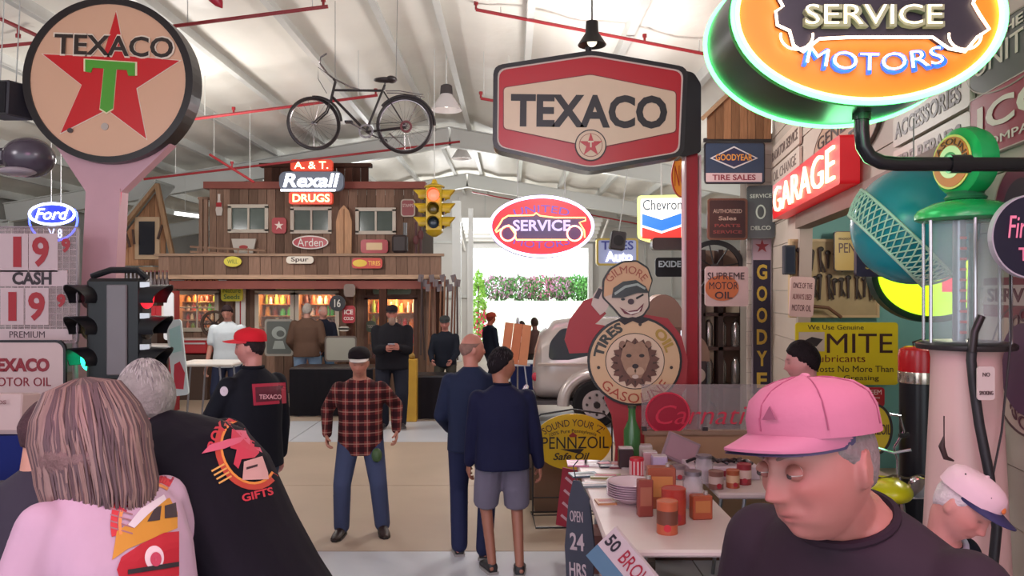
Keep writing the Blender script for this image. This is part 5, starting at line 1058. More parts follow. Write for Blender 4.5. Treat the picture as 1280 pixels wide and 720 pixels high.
wheel(277, 463, 88, 95, 'front', .35); wheel(618, 470, 102, 102, 'rear', 0)
def bt_(name, pts, r, m_=bm_): return MB().tube([bp(*p) for p in pts], r, 8).build(name, m_, bk, True)
bt_('top_tube', [(352, 338), (535, 340)], .016); bt_('down_tube', [(345, 362), (470, 490)], .017); bt_('seat_tube', [(543, 318), (472, 495)], .015); bt_('head_tube', [(358, 305), (343, 368)], .018)
for dy in (-.04, .04): bt_('chain_stay', [(472, 495, dy*.5), (622, 478, dy)], .01); bt_('seat_stay', [(540, 345, dy*.5), (618, 470, dy)], .009); bt_('fork_blade', [(345, 366, dy*.6), (325, 420, dy), (277, 463, dy)], .01)
bt_('stem', [(358, 305), (350, 295)], .016); bt_('handlebar', [(352, 296, 0), (330, 278, .0), (310, 250, -.15), (322, 236, -.25), (345, 228, -.3)], .012, chr_); bt_('handlebar', [(352, 296, 0), (372, 300, .1), (400, 308, .25), (430, 312, .32)], .012, chr_)
bt_('brake_cable', [(352, 296, 0), (300, 260, -.1), (297, 300, -.05), (325, 350, 0)], .004)
mm = MB(); mm.ell(bp(545, 300), (.15, .07, .035), nu=18, nv=10); mm.ell(bp(568, 298), (.07, .09, .045), nu=18, nv=10); mm.build('saddle', bm_, bk, True); bt_('saddle_post', [(545, 305), (540, 335)], .012, chr_)
def arcf(cx, cy, r, a0, a1, name):
    bt_(name, [(cx+r*math.cos(R(a0+(a1-a0)*i/16)), cy-r*math.sin(R(a0+(a1-a0)*i/16))) for i in range(17)], .017)
arcf(618, 470, 112, 0, 140, 'rear_fender'); arcf(280, 463, 100, 5, 95, 'front_fender')
bt_('rack', [(548, 345, -.05), (600, 345, -.06), (690, 360, -.05)], .006, chr_); bt_('rack', [(548, 345, .05), (600, 345, .06), (690, 360, .05)], .006, chr_); bt_('rack_stay', [(680, 360), (622, 478)], .006, chr_)
mm = MB(); mm.ring([(a+bp(475, 495).x, b+bp(475, 495).z) for a, b in ell2(.095, .088, 28)], [(a+bp(475, 495).x, b+bp(475, 495).z) for a, b in ell2(.07, .065, 28)], .01, y=-.05); mm.build('chainring', chr_, bk)
mm = MB(); mm.ring([(a+bp(625, 478).x, b+bp(625, 478).z) for a, b in ell2(.075, .075, 28)], [(a+bp(625, 478).x, b+bp(625, 478).z) for a, b in ell2(.05, .05, 28)], .03, y=-.05); mm.build('cassette', mat('#6a3a3c', .4, .5), bk)
bt_('crank', [(475, 495, -.06), (420, 466, -.07)], .01, chr_); bt_('crank', [(475, 495, .06), (530, 520, .07)], .01, chr_); mm = MB(); mm.box(bp(414, 464, -.1), (.09, .08, .025)); mm.build('pedal', bm_, bk); mm = MB(); mm.box(bp(534, 522, .1), (.09, .08, .025)); mm.build('pedal', bm_, bk)
bt_('chain', [(475, 470, -.05), (625, 460, -.05)], .004); bt_('chain', [(475, 520, -.05), (615, 518, -.05)], .004); bt_('kickstand', [(560, 500), (620, 552)], .008, chr_)
for (x, y) in ((357, 292), (585, 300)): p = bp(x, y); MB().cyl(p, Vector((p.x+(.0 if x < 400 else .02), 0, roofz(bk.location.x+p.x)-bk.location.z-.1)), .004, n=5).build('wire', mat('#777777', .4), bk)
# ================================================================ OLD CAR
cr = thing('vintage_car', 'silver grey vintage sedan rear by the bright doorway', 'car', (P(668, 0, 12.2).x, 13.1, 0))
silver = mat('#b5aaa6', .25, .35, var=.04)
def carsec(x, zb, zt, hw, tw):  # section across y at x
    n = 20; out = []
    for i in range(n):
        a = 2*math.pi*i/n; cy, sz = math.cos(a), math.sin(a); cy = math.copysign(abs(cy)**.55, cy); sz = math.copysign(abs(sz)**.55, sz)
        z = (zb+zt)/2+(zt-zb)/2*sz; f = hw+(tw-hw)*max(0, sz)**1.0
        out.append((x, cy*f, z))
    return out
mm = MB(); mm.loft([carsec(*a) for a in ((.0, .5, .85, .45, .3), (.04, .42, 1.15, .62, .5), (.12, .38, 1.42, .7, .56), (.35, .36, 1.62, .74, .58), (.8, .36, 1.68, .76, .6), (1.6, .36, 1.68, .76, .6), (2.0, .36, 1.6, .75, .58), (2.25, .38, 1.2, .7, .6), (2.6, .42, 1.1, .5, .4), (3.5, .45, 1.05, .4, .3), (3.6, .5, .95, .3, .2))]); mm.build('body', silver, cr, True)
mm = MB(); mm.prism(rounded([(.22, 1.03), (.9, 1.03), (.9, 1.52), (.42, 1.52), (.24, 1.3)], .08), .04, y=-.72); mm.build('side_window', mat('#3a4248', .05), cr); mm = MB(); mm.prism(rounded([(1.0, 1.03), (1.75, 1.03), (1.68, 1.5), (1.0, 1.52)], .06), .04, y=-.72); mm.build('side_window', mat('#3a4248', .05), cr)
MB().box((1.05, -.76, .96), (2.0, .03, .05), bev=.01).build('belt_moulding', mat('#cfc4be', .15, .6), cr)
for sy in (-1, 1):
    for wxp in (.95, 3.1):
        mm = MB(); c = Vector((wxp, sy*.74, .36)); pts = [(wxp+.5*math.cos(R(a)), sy*.72, .36+.46*math.sin(R(a))) for a in range(-5, 186, 10)]
        mm.tube(pts, [.1]*len(pts), 10); mm.build('fender', silver, cr, True)
        w = MB().lathe([(.2, -.08), (.33, -.08), (.36, -.04), (.36, .04), (.33, .08), (.2, .08)], 32, M=Matrix.Translation(c+Vector((0, sy*.06, 0))) @ Matrix.Rotation(R(90), 4, 'X')).build('tyre', mat('#1c1a1c', .8), cr, True)
        mm = MB(); mm.lathe([(.001, -.03), (.08, -.05), (.21, -.02), (.22, .02), (.001, .03)], 32, M=Matrix.Translation(c+Vector((0, sy*.13, 0))) @ Matrix.Rotation(R(90*-sy), 4, 'X')); mm.build('wheel_disc', mat('#b5a9aa', .25, .5), w, True)
        if sy < 0:
            for i in range(8): a = 2*math.pi*i/8; mm = MB(); mm.cyl(c+Vector((.15*math.cos(a), -.2, .15*math.sin(a))), c+Vector((.15*math.cos(a), -.14, .15*math.sin(a))), .02); mm.build('disc_hole', mat('#1a1618'), w)
            mm = MB(); mm.cyl(c+Vector((0, -.22, 0)), c+Vector((0, -.1, 0)), .05, n=16); mm.build('hub_cap', mat('#1f1a1c', .3), w)
mm = MB(); mm.tube([(-.1, -.6, .45), (-.14, 0, .45), (-.1, .6, .45)], .05, 10); mm.build('bumper', mat('#c98aa0', .15, .5), cr, True); mm = MB(); mm.ell((.02, -.55, .75), (.05, .05, .07)); mm.build('tail_lamp', mat('#a8243a', .3), cr, True)
mm = MB(); mm.box((.9, 0, .36), (2.6, 1.4, .06)); mm.build('running_board', mat('#3a3436', .5), cr)
# easel
ez = thing('easel', 'metal easel holding an orange brown board', 'easel', P(645, 505, 14.3)); ez.location.z = 0
for (a, b) in (((-.2, -.1), (.02, 0)), ((.25, -.1), (.04, 0)), ((.03, .5), (.03, .05))): MB().cyl((a[0], a[1], 0), (b[0], b[1], 1.62), .014, n=8).build('leg', mat('#b9b9bd', .3, .7), ez)
MB().box((0, -.12, .78), (.5, .04, .03)).build('ledge', mat('#b9b9bd', .3, .7), ez)
t = thing('wooden_board', 'orange brown panel resting on the easel', 'board', ez.location+Vector((0, -.1, 1.16)), rot=(R(-8), R(7), 0))
for i in range(3): MB().box((-.16+i*.16, 0, 0), (.155, .02, .72)).build('panel', mat(['#c0704a', '#b9663f', '#c47a52'][i], .6, var=.08), t)
# pennant oil sign in its stand
d = 7.3; k = d/1000
ps = thing('sidewalk_sign', 'yellow oval oil sign in a black wire stand by the table', 'sign', P(716, 552, d), rz=R(4))
MB().prism(ell2(49*k, 35*k, 48), .02).build('oval', mat('#d0ac14', .35), ps); text("SOUND YOUR 'Z'", 80*k, 9*k, mat('#3a1c1c', .4), ps, (0, -.012, 24*k), bend=70*k, bold=.03); text('PENNZOIL', 84*k, 15*k, mat('#1f1714', .4), ps, (3*k, -.012, -1*k), bold=.035)
text('100% Pure Pennsylvania', 60*k, 6*k, mat('#3a2c14', .4), ps, (0, -.012, 13*k), bend=90*k); text('Safe Oil', 46*k, 9*k, mat('#3a2c14', .4), ps, (-2*k, -.012, -18*k), shear=.3)
MB().prism([(a*k, b*k) for a, b in [(-5, 8), (0, 12), (5, 8), (4, 6), (-4, 6)]], .006, y=-.014).build('bell_emblem', mat('#8a2a1c'), ps); MB().prism([(a*k, b*k) for a, b in [(-16, -9), (14, -9), (8, -15), (-4, -12)]], .006, y=-.014).build('black_bar', mat('#1f1714'), ps)  # bell and flat black bar printed on the oval
MB().tube([(x*k, .02, z*k) for x, z in [(-50, -92), (-50, 25), (-40, 34), (0, 40), (40, 34), (50, 25), (50, -92)]], .008, 8).build('frame', mat('#231f22', .4), ps, True)
for z in (-70, -92): MB().tube([(-50*k, .02, z*k), (50*k, .02, z*k)], .007, 6).build('cross_bar', mat('#231f22', .4), ps)
MB().tube([(-50*k, .02, -92*k), (-50*k, -.25, -ps.location.z+.01), (50*k, -.25, -ps.location.z+.01), (50*k, .02, -92*k)], .008, 6).build('foot_loop', mat('#231f22', .4), ps); MB().tube([(-50*k, .02, -92*k), (-50*k, .25, -ps.location.z+.01), (50*k, .25, -ps.location.z+.01), (50*k, .02, -92*k)], .008, 6).build('foot_loop', mat('#231f22', .4), ps)
t = thing('barrel', 'brown drum half hidden behind the yellow oval sign', 'barrel', (P(668, 0, 8.2).x, 8.25, 0))
MB().lathe([(.26, 0), (.27, .02), (.27, .3), (.28, .32), (.27, .34), (.25, .58), (.2, .62)], 28).build('body', mat('#5d4a40', .6, var=.1), t, True); MB().lathe([(.285, .33), (.285, .31)], 28).build('hoop', mat('#4a3a34'), t)
t = thing('cardboard_box', 'brown cardboard box behind the yellow oval sign', 'box', (P(700, 0, 7.7).x, 7.75, 0)); MB().box((0, 0, .26), (.5, .35, .52)).build('carton', mat('#6d5446', .8), t)
for s_ in (-1, 1): MB().box((0, s_*.2, .56), (.48, .01, .16), (R(s_*-25), 0, 0)).build('flap', mat('#7d6252', .8), t)
# ================================================================ PEOPLE
def head_grid(nu, nv, sc=1.0, f=1.0, jowl=0):
    """head surface, front towards -y, origin between the ears at eye height; f scales the features"""
    th = np.linspace(-math.pi/2, math.pi/2, nv+1)[1:-1]; ph = np.linspace(0, 2*math.pi, nu, endpoint=False)
    T, Ph = np.meshgrid(th, ph, indexing='ij')
    x = .076*np.cos(T)*np.cos(Ph); y = .097*np.cos(T)*np.sin(Ph); z = .122*np.sin(T)
    x = np.concatenate([[0], x.ravel(), [0]]); y = np.concatenate([[0], y.ravel(), [0]]); z = np.concatenate([[-.122], z.ravel(), [.122]])
    low = np.clip(-z/.122, 0, 1)
    x = x*(1-(.34-jowl)*low**2.2); front = np.clip(-y/.097, 0, 1)
    y = y-.016*low**1.6*front*1.3                     # jaw forward
    y = np.where((y > 0), y*(1-.35*low), y)
    y = np.where((y < 0) & (np.abs(z) < .1), y*.965, y)
    def g(cx, cz, sx, sz): return np.exp(-((x-cx)/sx)**2-((z-cz)/sz)**2)*(y < .0)
    dy = np.zeros_like(x)
    for s_ in (-1, 1):
        dy += .011*g(s_*.031, .004, .016, .011); dy += -.007*g(s_*.028, .028, .024, .008)
        dy += -.006*g(s_*.045, -.024, .02, .016); dy += -.008*g(s_*.013, -.037, .0065, .0065); dy += .005*g(s_*.032, -.055, .009, .012)
        dy += -.0045*g(s_*.031, .002, .011, .006)     # eyelid mound
        dy += .003*g(s_*.022, -.044, .005, .014)+.035*jowl*g(s_*(.029), -.052, .0035, .014)+.02*jowl*g(s_*.034, -.012, .012, .0025); dy += -.006*jowl/.1*g(s_*.036, -.075, .016, .016)
    t = np.clip((.022-z)/.055, 0, 1); ridge = np.exp(-(x/(.0085+.004*t))**2)*(z < .026)*(z > -.046)*(y < 0)
    dy += -(.007+.021*t**1.3)*ridge*np.clip((z+.048)/.012, 0, 1)
    dy += -.007*g(0, -.061, .022, .0065)-.007*g(0, -.073, .018, .006)+.007*g(0, -.067, .024, .0022)+.004*g(0, -.083, .018, .005)-.008*g(0, -.1, .02, .014)
    y = y+dy*f
    return x*sc, y*sc, z*sc
def grid_mb(x, y, z, nu, nv, mb, M=None):
    n = len(x); fs = [(0, 1+(i+1) % nu, 1+i) for i in range(nu)]
    for j in range(nv-2):
        for i in range(nu): a = 1+j*nu+i; b = 1+j*nu+(i+1) % nu; fs.append((a, b, b+nu, a+nu))
    fs += [(n-1, n-1-nu+i, n-1-nu+(i+1) % nu) for i in range(nu)]
    return mb.add(list(zip(x, y, z)), fs, M)
def ik(a, t, l1, l2, pole):
    a, t = Vector(a), Vector(t); d = t-a; L_ = min(d.length, (l1+l2)*.998); dn = d.normalized(); t = a+dn*L_
    c = (l1*l1-l2*l2+L_*L_)/(2*L_); h = math.sqrt(max(l1*l1-c*c, 0)); p = Vector(pole); p = (p-dn*p.dot(dn)).normalized()
    return a+dn*c+p*h, t
def sring(c, X, Fv, hw, hd, n=22, e=.8, front=0):
    out = []
    for i in range(n):
        a = 2*math.pi*i/n; cx, sy = math.cos(a), math.sin(a)
        out.append(Vector(c)+X*(math.copysign(abs(cx)**e, cx)*hw)+Fv*(math.copysign(abs(sy)**e, sy)*(hd+(front if sy > 0 else 0))))
    return out
def person(label, px, py, d, yaw, lean=0, hunch=0, side=0, hands=None, feet=None, top=('#222', None), legs='#3a4a6a', shoes='#1c1a1c', sleeve='long', shorts=False,
           skin='#c08a78', hair=None, hstyle='short', cap=None, head=(0, 0, 0), wid=1.0, belly=0, vox=.014, hs=1.0, seated=False, feat=1.0, beard=None, hem=.1, collar=None, nl=.14, hgrid=(40, 30), gl=False, group=None, neckfwd=.02, jowl=0, curl=35, topname='jacket', kfix=None, open_neck=False, eyes=False):
    hp = P(px, py, d); Lr, Hr = R(lean), R(lean+hunch)
    def spine(k, hz):
        X = Vector((math.cos(R(side)), 0, -math.sin(R(side))))
        U = Vector((math.sin(R(side)), -math.sin(Lr), math.cos(Lr))).normalized(); U2 = Vector((math.sin(R(side)), -math.sin(Hr), math.cos(Hr))).normalized()
        p0 = Vector((0, 0, hz)); c1 = p0+U*.30*k; sh = c1+U2*.175*k; nb = c1+U2*.235*k
        hc = nb+(U2*.5+Vector((0, -.12, 1))).normalized()*nl*hs*1.05+Vector((0, -neckfwd, -.0)); return X, U, U2, p0, c1, sh, nb, hc
    if kfix: k = kfix
    else:
        k = 1.0
        for _ in range(12):
            hz = (.5 if seated else .93)*k; hc = spine(k, hz)[-1]; k *= hp.z/hc.z
    hz = hp.z-(spine(k, 0)[-1].z) if kfix else (.5 if seated else .93)*k
    X, U, U2, p0, c1, sh, nb, hc = spine(k, hz)
    Fv, Fv2 = X.cross(U).normalized(), X.cross(U2).normalized()
    Rz = Matrix.Rotation(R(yaw), 3, 'Z'); off = Rz @ Vector((hc.x, hc.y, 0)); root = thing('person', label, 'person', (hp.x-off.x, hp.y-off.y, 0), R(yaw), group)
    M0 = Matrix.Translation(root.location) @ Matrix.Rotation(R(yaw), 4, 'Z')
    HM = Matrix.Translation(hc) @ Euler((R(-head[1]), R(head[2]), R(head[0])), 'ZYX').to_matrix().to_4x4() if False else Matrix.Translation(hc) @ Matrix.Rotation(R(head[0]), 4, 'Z') @ Matrix.Rotation(R(head[1]), 4, 'X') @ Matrix.Rotation(R(head[2]), 4, 'Y')
    w = wid*k; S_ = {}
    hands = hands or ((-.27, -.1, .80), (.27, -.1, .80)); feet = feet or ((-.12, .02), (.12, -.02))
    body, topm, leg = MB(), MB(), MB(); extra = MB()
    # torso
    def torso(m, g, hemz, neck=True):
        rings = []
        if hemz: rings.append(sring(p0-U*hemz*k, X, Fv, .178*w+g, .125*w+g+belly*.3, front=belly*.4))
        rings += [sring(p0, X, Fv, .175*w+g, .122*w+g, front=belly*.7), sring(p0+U*.14*k, X, Fv, .160*w+g+belly*.4, .112*w+g, front=belly), sring(c1, X, (Fv+Fv2).normalized(), .175*w+g, .118*w+g, front=belly*.5),
                  sring(c1+U2*.09*k, X, Fv2, .183*w+g, .112*w+g, e=.85), sring(sh-U2*.02*k, X, Fv2, .165*w+g, .088*w+g, e=.9), sring(sh+U2*.025*k, X, Fv2, .105*w+g, .07*w+g*.8)]
        if not (open_neck and g > 0): rings += [sring(nb+U2*.012*k, X, Fv2, .06*k+g*.4, .058*k+g*.4, e=1)]
        else: rings += [sring(sh+U2*.045*k, X, Fv2, .078*k, .076*k, e=1)]
        m.loft(rings)
    torso(body, -.012, 0); torso(topm, .012, hem)
    neck_t = hc+(HM.to_3x3() @ Vector((0, .018, -.06)))*hs; body.cap(nb-U2*.04, neck_t, .058*hs, .056*hs, 16)
    # head
    nu, nv = hgrid; hx, hy, hz_ = head_grid(nu, nv, hs, feat, jowl); grid_mb(hx, hy, hz_, nu, nv, body, HM)
    for s_ in (-1, 1):
        body.ell((0, 0, 0), (.009*hs, .019*hs, .032*hs), nu=14, nv=10); n0 = 14*9+2
        q = HM @ Matrix.Translation((s_*.077*hs, .012*hs, -.008*hs)) @ Matrix.Rotation(R(s_*22), 4, 'Z') @ Matrix.Rotation(R(-12), 4, 'X')
        body.v[-n0:] = [tuple(q @ Vector(v)) for v in body.v[-n0:]]
        if vox < .008:
            body.tube([q @ Vector((s_*.006*hs, .015*math.cos(a)*hs, .027*math.sin(a)*hs)) for a in np.linspace(-1.2, 4.0, 14)], .0035*hs, 6)
    # arms
    for i, s_ in enumerate((-1, 1)):
        A = sh+X*s_*.168*w-U2*.045*k; T = Vector(hands[i]); T = Vector((T.x, T.y, T.z))*1.0; T = Vector((T.x*k, T.y*k, T.z*k if not kfix else hz+(T.z-.93)*k))
        E, T = ik(A, T, .285*k, .255*k, (s_*.6, 1, -.35)); S_['el%d' % i] = E
        body.cap(A, E, .05*k, .038*k); body.cap(E, T, .038*k, .025*k)
        if sleeve == 'long': topm.cap(A, E, .068*w, .055*w); topm.cap(E, E.lerp(T, .93), .055*w, .042*w)
        else: topm.cap(A, A.lerp(E, .62), .07*w, .06*w)
        Dn = (T-E).normalized(); Nn = Vector((s_*1.0, .2, 0)); Nn = (Nn-Dn*Nn.dot(Dn)).normalized(); Wd = Dn.cross(Nn); pc_ = T+Dn*.045*k
        q = Matrix((Wd, Dn, Nn)).transposed(); body.ell(pc_, (.04*k, .052*k, .016*k), q)
        inn = -Nn
        for f_ in range(4):
            b0 = T+Dn*(.085-.004*abs(f_-1.5))*k+Wd*((f_-1.5)*.0195)*k; L_ = (.072, .08, .076, .06)[f_]*k; a = R(curl*.4+f_*4); p1 = b0; pts = [T+Dn*.05*k+Wd*((f_-1.5)*.017)*k, p1]
            for sgm in (.45, .3, .25): p1 = p1+(Dn*math.cos(a)+inn*math.sin(a))*L_*sgm; pts.append(p1); a += R(curl)
            extra.tube(pts, [.010*k, .0098*k, .009*k, .0082*k, .007*k], 8)
        fw = Wd if (Wd.y < 0 or Wd.z > .5) else -Wd
        b0 = T+Dn*.02*k+fw*.02*k; extra.tube([b0, b0+(fw*.8+Dn*.6+inn*.3).normalized()*.035*k, b0+(fw*.6+Dn*.9+inn*.5).normalized()*.062*k, b0+(fw*.4+Dn*1.0+inn*.7).normalized()*.083*k], [.014*k, .012*k, .0105*k, .008*k], 8)
    # legs
    for i, s_ in enumerate((-1, 1)):
        A = p0+X*s_*.09*w-Vector((0, 0, .03*k))
        if seated: T = Vector((s_*.16*k, -.42*k, .09)); pole = (0, -.3, 1)
        else: T = Vector((feet[i][0]*k, feet[i][1]*k, .085*k)); pole = (s_*.15, -1, 0)
        Kn, T = ik(A, T, .43*k, .43*k, pole)
        body.cap(A, Kn, .075*w, .05*k); body.cap(Kn, T, .05*k, .035*k); fd = Vector((s_*.2, -1, 0)).normalized(); body.ell(T+fd*.05*k-Vector((0, 0, .04*k)), (.038*k, .1*k, .035*k))
        if shorts: leg.cap(A, A.lerp(Kn, .5), .098*w, .094*w); leg.cyl(A.lerp(Kn, .5), Kn.lerp(A, .06), .096*w, .09*w, 16)
        else:
            leg.cap(A, Kn, .098*w, .074*w); leg.cap(Kn, T+Vector((0, 0, -.0)), .074*w, .066*w)
        if shoes:
            so = MB(); c = T+fd*.055*k-Vector((0, 0, .04*k)); a = math.atan2(fd.x, -fd.y)
            q = Matrix.Translation(Vector((c.x, c.y, 0))) @ Matrix.Rotation(a, 4, 'Z'); rr = []
            for (yy, hw, ht) in ((.09, .03, .07), (.075, .04, .095), (.03, .042, .1), (-.03, .046, .085), (-.09, .05, .06), (-.135, .042, .05), (-.16, .02, .035)):
                rr.append([q @ Vector((hw*k*math.cos(t_), yy*k, max(.008, ht*k*.5+ht*k*.5*math.sin(t_)))) for t_ in np.linspace(0, 2*math.pi, 14, endpoint=False)])
            sh_o = so.loft(rr).build('shoe', mat(shoes, .5), root, True)
            MB().add([q @ Vector((x*k, y*k, z)) for z in (.0, .018) for x, y in ((-.04, .095), (.04, .095), (.052, -.06), (.048, -.12), (.02, -.168), (-.02, -.168), (-.048, -.12), (-.052, -.06))], [tuple(range(8)), tuple(range(8, 16))]+[(i_, (i_+1) % 8, 8+(i_+1) % 8, 8+i_) for i_ in range(8)]).build('sole', mat('#8d8885' if shoes != '#2c1c18' else '#1a1414', .6), sh_o)
    leg.loft([sring(p0-U*.1*k-Vector((0, 0, .01)), X, Fv, .15*w, .1*w), sring(p0-U*.03*k, X, Fv, .172*w, .12*w), sring(p0+U*.05*k, X, Fv, .17*w, .12*w)])
    # skin paint
    Hi = np.array(HM.inverted()); base = np.array(hexc(skin)); hc_ = np.array(hexc(hair if hair else '#6a5a52'))
    def paint(co):
        h = (co @ Hi[:3, :3].T+Hi[:3, 3])/hs; x, y, z = h[:, 0], h[:, 1], h[:, 2]; rgb = np.tile(base, (len(co), 1))
        def gg(cx, cz, sx, sz): return (np.exp(-((x-cx)/sx)**2-((z-cz)/sz)**2)*(y < -.03))[:, None]
        def mixc(m_, c_): nonlocal rgb; rgb = rgb*(1-m_)+np.array(c_)*m_
        red = base*np.array([1.06, .72, .72])
        for s_ in (-1, 1): mixc(.45*gg(s_*.045, -.025, .024, .022), red); mixc(.75*gg(s_*.029, .027, .017, .0045), hc_*.8)
        mixc(.4*gg(0, -.03, .016, .014), red)
        mixc(.7*gg(0, -.067, .022, .0075), base*np.array([.82, .5, .52])); mixc(.8*gg(0, -.067, .022, .0016), base*.25)
        if not eyes:
            for s_ in (-1, 1): mixc(.85*gg(s_*.031, .004, .010, .0035), base*.12)
        if beard:
            b_ = np.clip((-.048-z)/.012, 0, 1)*(y < .02)*(z > -.135); mixc((.85*b_)[:, None], hexc(beard))
        return np.clip(rgb, 0, 1)
    bo = blob('body', body, vox, mat('#ffffff', .5, 0, kind='attr', var=.05, scale=8), root, 3 if vox < .008 else 2, extra, paint)
    to = blob(topname, topm, max(vox, .009), top[1] or mat(top[0], .75, var=.1, scale=3, bump=.25), root, 5)
    lo = blob('shorts' if shorts else 'trousers', leg, max(vox, .011), mat(legs, .8, var=.1, scale=4, bump=.2), root, 4)
    # hair
    if hair and hstyle != 'none':
        nu, nv = (hgrid if vox < .008 else (36, 26)); x, y, z = head_grid(nu, nv, 1, .2)
        line = {'short': z-(.068-(y+.09)/.19*.165), 'bald': np.minimum(z-(.03-(y+.03)/.13*.11), .045-z), 'undercap': np.minimum(z-(.02-(y+.03)/.13*.11), .06-z)}[hstyle if hstyle != 'long' else 'short']
        line = np.where((np.abs(x) > .06) & (y < .0) & (z < .03) & (y > -.1), np.minimum(line, (y+.03)), line)
        o_ = np.clip(line/.012, -1, 1); n_ = np.sqrt(x*x+y*y+z*z); thick = .013 if hstyle in ('short', 'long') else .006
        f_ = 1+np.where(o_ > 0, thick*o_+.001*np.sin(40*np.arctan2(y, x)+60*z), .018*o_)/n_
        hm = MB(); grid_mb(x*f_*hs, y*f_*hs, z*f_*hs, nu, nv, hm, HM); ho = hm.build('hair', mat(hair, .8, var=.25, scale=30, bump=.4), root); ho.data.polygons.foreach_set('use_smooth', [True]*len(ho.data.polygons))
    if cap:
        ccol, bcol = cap[0], cap[1]; cm = MB(); rings = []
        for (t_, g_) in ((-.03, 1.0), (.0, 1.03), (.3, 1.02), (.6, .93), (.85, .72), (1.05, .45), (1.2, .2), (1.26, .03)):
            zz_ = .052+.083*math.sin(min(t_, 1.57)*1.15) if t_ > 0 else .045; 
            rings.append([HM @ (Vector((.089*g_*math.cos(a), .108*g_*math.sin(a)+.004, zz_+(.012*math.sin(a)*-1*(1 if t_ < .3 else .3))))*hs) for a in np.linspace(0, 2*math.pi, 40, endpoint=False)])
        co_ = cm.loft(rings).build('cap', mat(ccol, .8, var=.06, scale=6, bump=.15), root, True)
        top_z = rings[-1][0]; MB().ell(HM @ (Vector((0, .004, .136))*hs), (.008*hs, .008*hs, .004*hs), nu=12, nv=8).build('button', mat(ccol, .7), co_, True)
        br = MB(); vs = []; na, nr = 20, 6; BL = cap[2] if len(cap) > 2 else .075
        for side_ in (0, 1):
            for j in range(nr+1):
                for i in range(na+1):
                    a = math.pi+math.pi*i/na; r_ = j/nr; x = .084*math.cos(a)*(1-.06*r_); y = .1*math.sin(a)-BL*r_*abs(math.sin(a))**.7
                    z = .052+.004-.008*r_-.02*(abs(math.cos(a))**2)*(.3+r_*.7)-(.004 if side_ else 0)+.008
                    vs.append(HM @ (Vector((x, y, z))*hs))
        n1 = (na+1)*(nr+1); fs = []
        for j in range(nr):
            for i in range(na): a = j*(na+1)+i; fs += [(a, a+1, a+na+2, a+na+1), (n1+a, n1+a+na+1, n1+a+na+2, n1+a+1)]
        for i in range(na): a = nr*(na+1)+i; fs.append((a, a+1, n1+a+1, n1+a))
        br.add(vs, fs).build('brim', mat(bcol, .7), co_, True)
    if collar:
        cl = MB(); cl.tube(sring(nb+U2*.012*k, X, Fv2, .064*k, .064*k, n=28, e=1), .011*k, 8, True); cl.build('collar', mat(collar, .8), root, True)
    if gl:
        gm = MB()
        for s_ in (-1, 1):
            gm.tube([HM @ (Vector((s_*.031+.021*math.cos(a), -.104, .004+.014*math.sin(a)))*hs) for a in np.linspace(0, 2*math.pi, 16, endpoint=False)], .0018, 5, True); gm.tube([HM @ (Vector(p)*hs) for p in ((s_*.052, -.104, .006), (s_*.08, -.05, .006), (s_*.082, .01, .002))], .0018, 5)
        gm.build('glasses', mat('#1c181a', .3), root)
    return dict(root=root, top=to, body=bo, M=M0, HM=HM, sh=sh, nb=nb, U2=U2, X=X, k=k, hands=hands, legs=lo)
def tufts(pt, col, n, seed, hs=1.0, R0=1.12, zmin=-.06, zmax=.2):
    rnd = random.Random(seed); s = MB(); c = 0
    while c < n:
        a, e = rnd.uniform(0, 6.283), rnd.uniform(-.5, 1.45); x, y, z = .076*math.cos(e)*math.cos(a), .097*math.cos(e)*math.sin(a), .122*math.sin(e)
        if z < .068-(y+.09)/.19*.15+.004 or z > zmax or (abs(x) > .055 and y < 0 and z < .03): continue
        pts = []
        for j in range(4):
            a2, e2_ = a+.02*j*math.sin(c), e-.07*j*(1 if y > -.05 else -1); f = R0+.006*math.sin(c+j)-.012*j/3
            if e2_ < .0: f *= 1-.3*max(0, -e2_)
            pts.append(pt['HM'] @ (Vector((.076*math.cos(e2_)*math.cos(a2), .097*math.cos(e2_)*math.sin(a2), .122*math.sin(e2_)))*f*hs))
        s.tube(pts, [.001, .0024, .0022, .0006], 4); c += 1
    o = s.build('hair_tufts', mat(col, .7, var=.2, scale=30), pt['root'], True); o['kind'] = 'stuff'
def proj(pt, col, pts, parts_parent, name, lift=.003, d=2.0, emit=0):
    """flat print: photo outline laid on the cloth"""
    polys = pts if isinstance(pts[0], list) else [pts]; bm = bmesh.new()
    for pl_ in polys: bm.faces.new([bm.verts.new(P(x, y, d)) for x, y in pl_])
    bmesh.ops.remove_doubles(bm, verts=bm.verts, dist=1e-5); bmesh.ops.triangulate(bm, faces=bm.faces)
    me = bpy.data.meshes.new(name); bm.to_mesh(me); bm.free(); me.materials.append(mat(col, .7))
    o = link(name, me, pt['top']); o.matrix_parent_inverse = pt['M'].inverted(); o['lift'] = lift; PRINTS.append((o, pt['top'])); return o
def projtext(pt, s, cx, cy, w, h, col, rot=0, bend=None, lift=.004, d=2.0, bold=.03, **kw):
    k = d/1000; o = text(s, w*k, h*k, mat(col, .7), pt['top'], P(cx, cy, d), rot=(0, R(rot), 0), ext=0, bend=bend*k if bend else None, bold=bold, name='print', **kw); o.matrix_parent_inverse = pt['M'].inverted(); o['lift'] = lift; o.name = 'print_lettering'; PRINTS.append((o, pt['top'])); return o
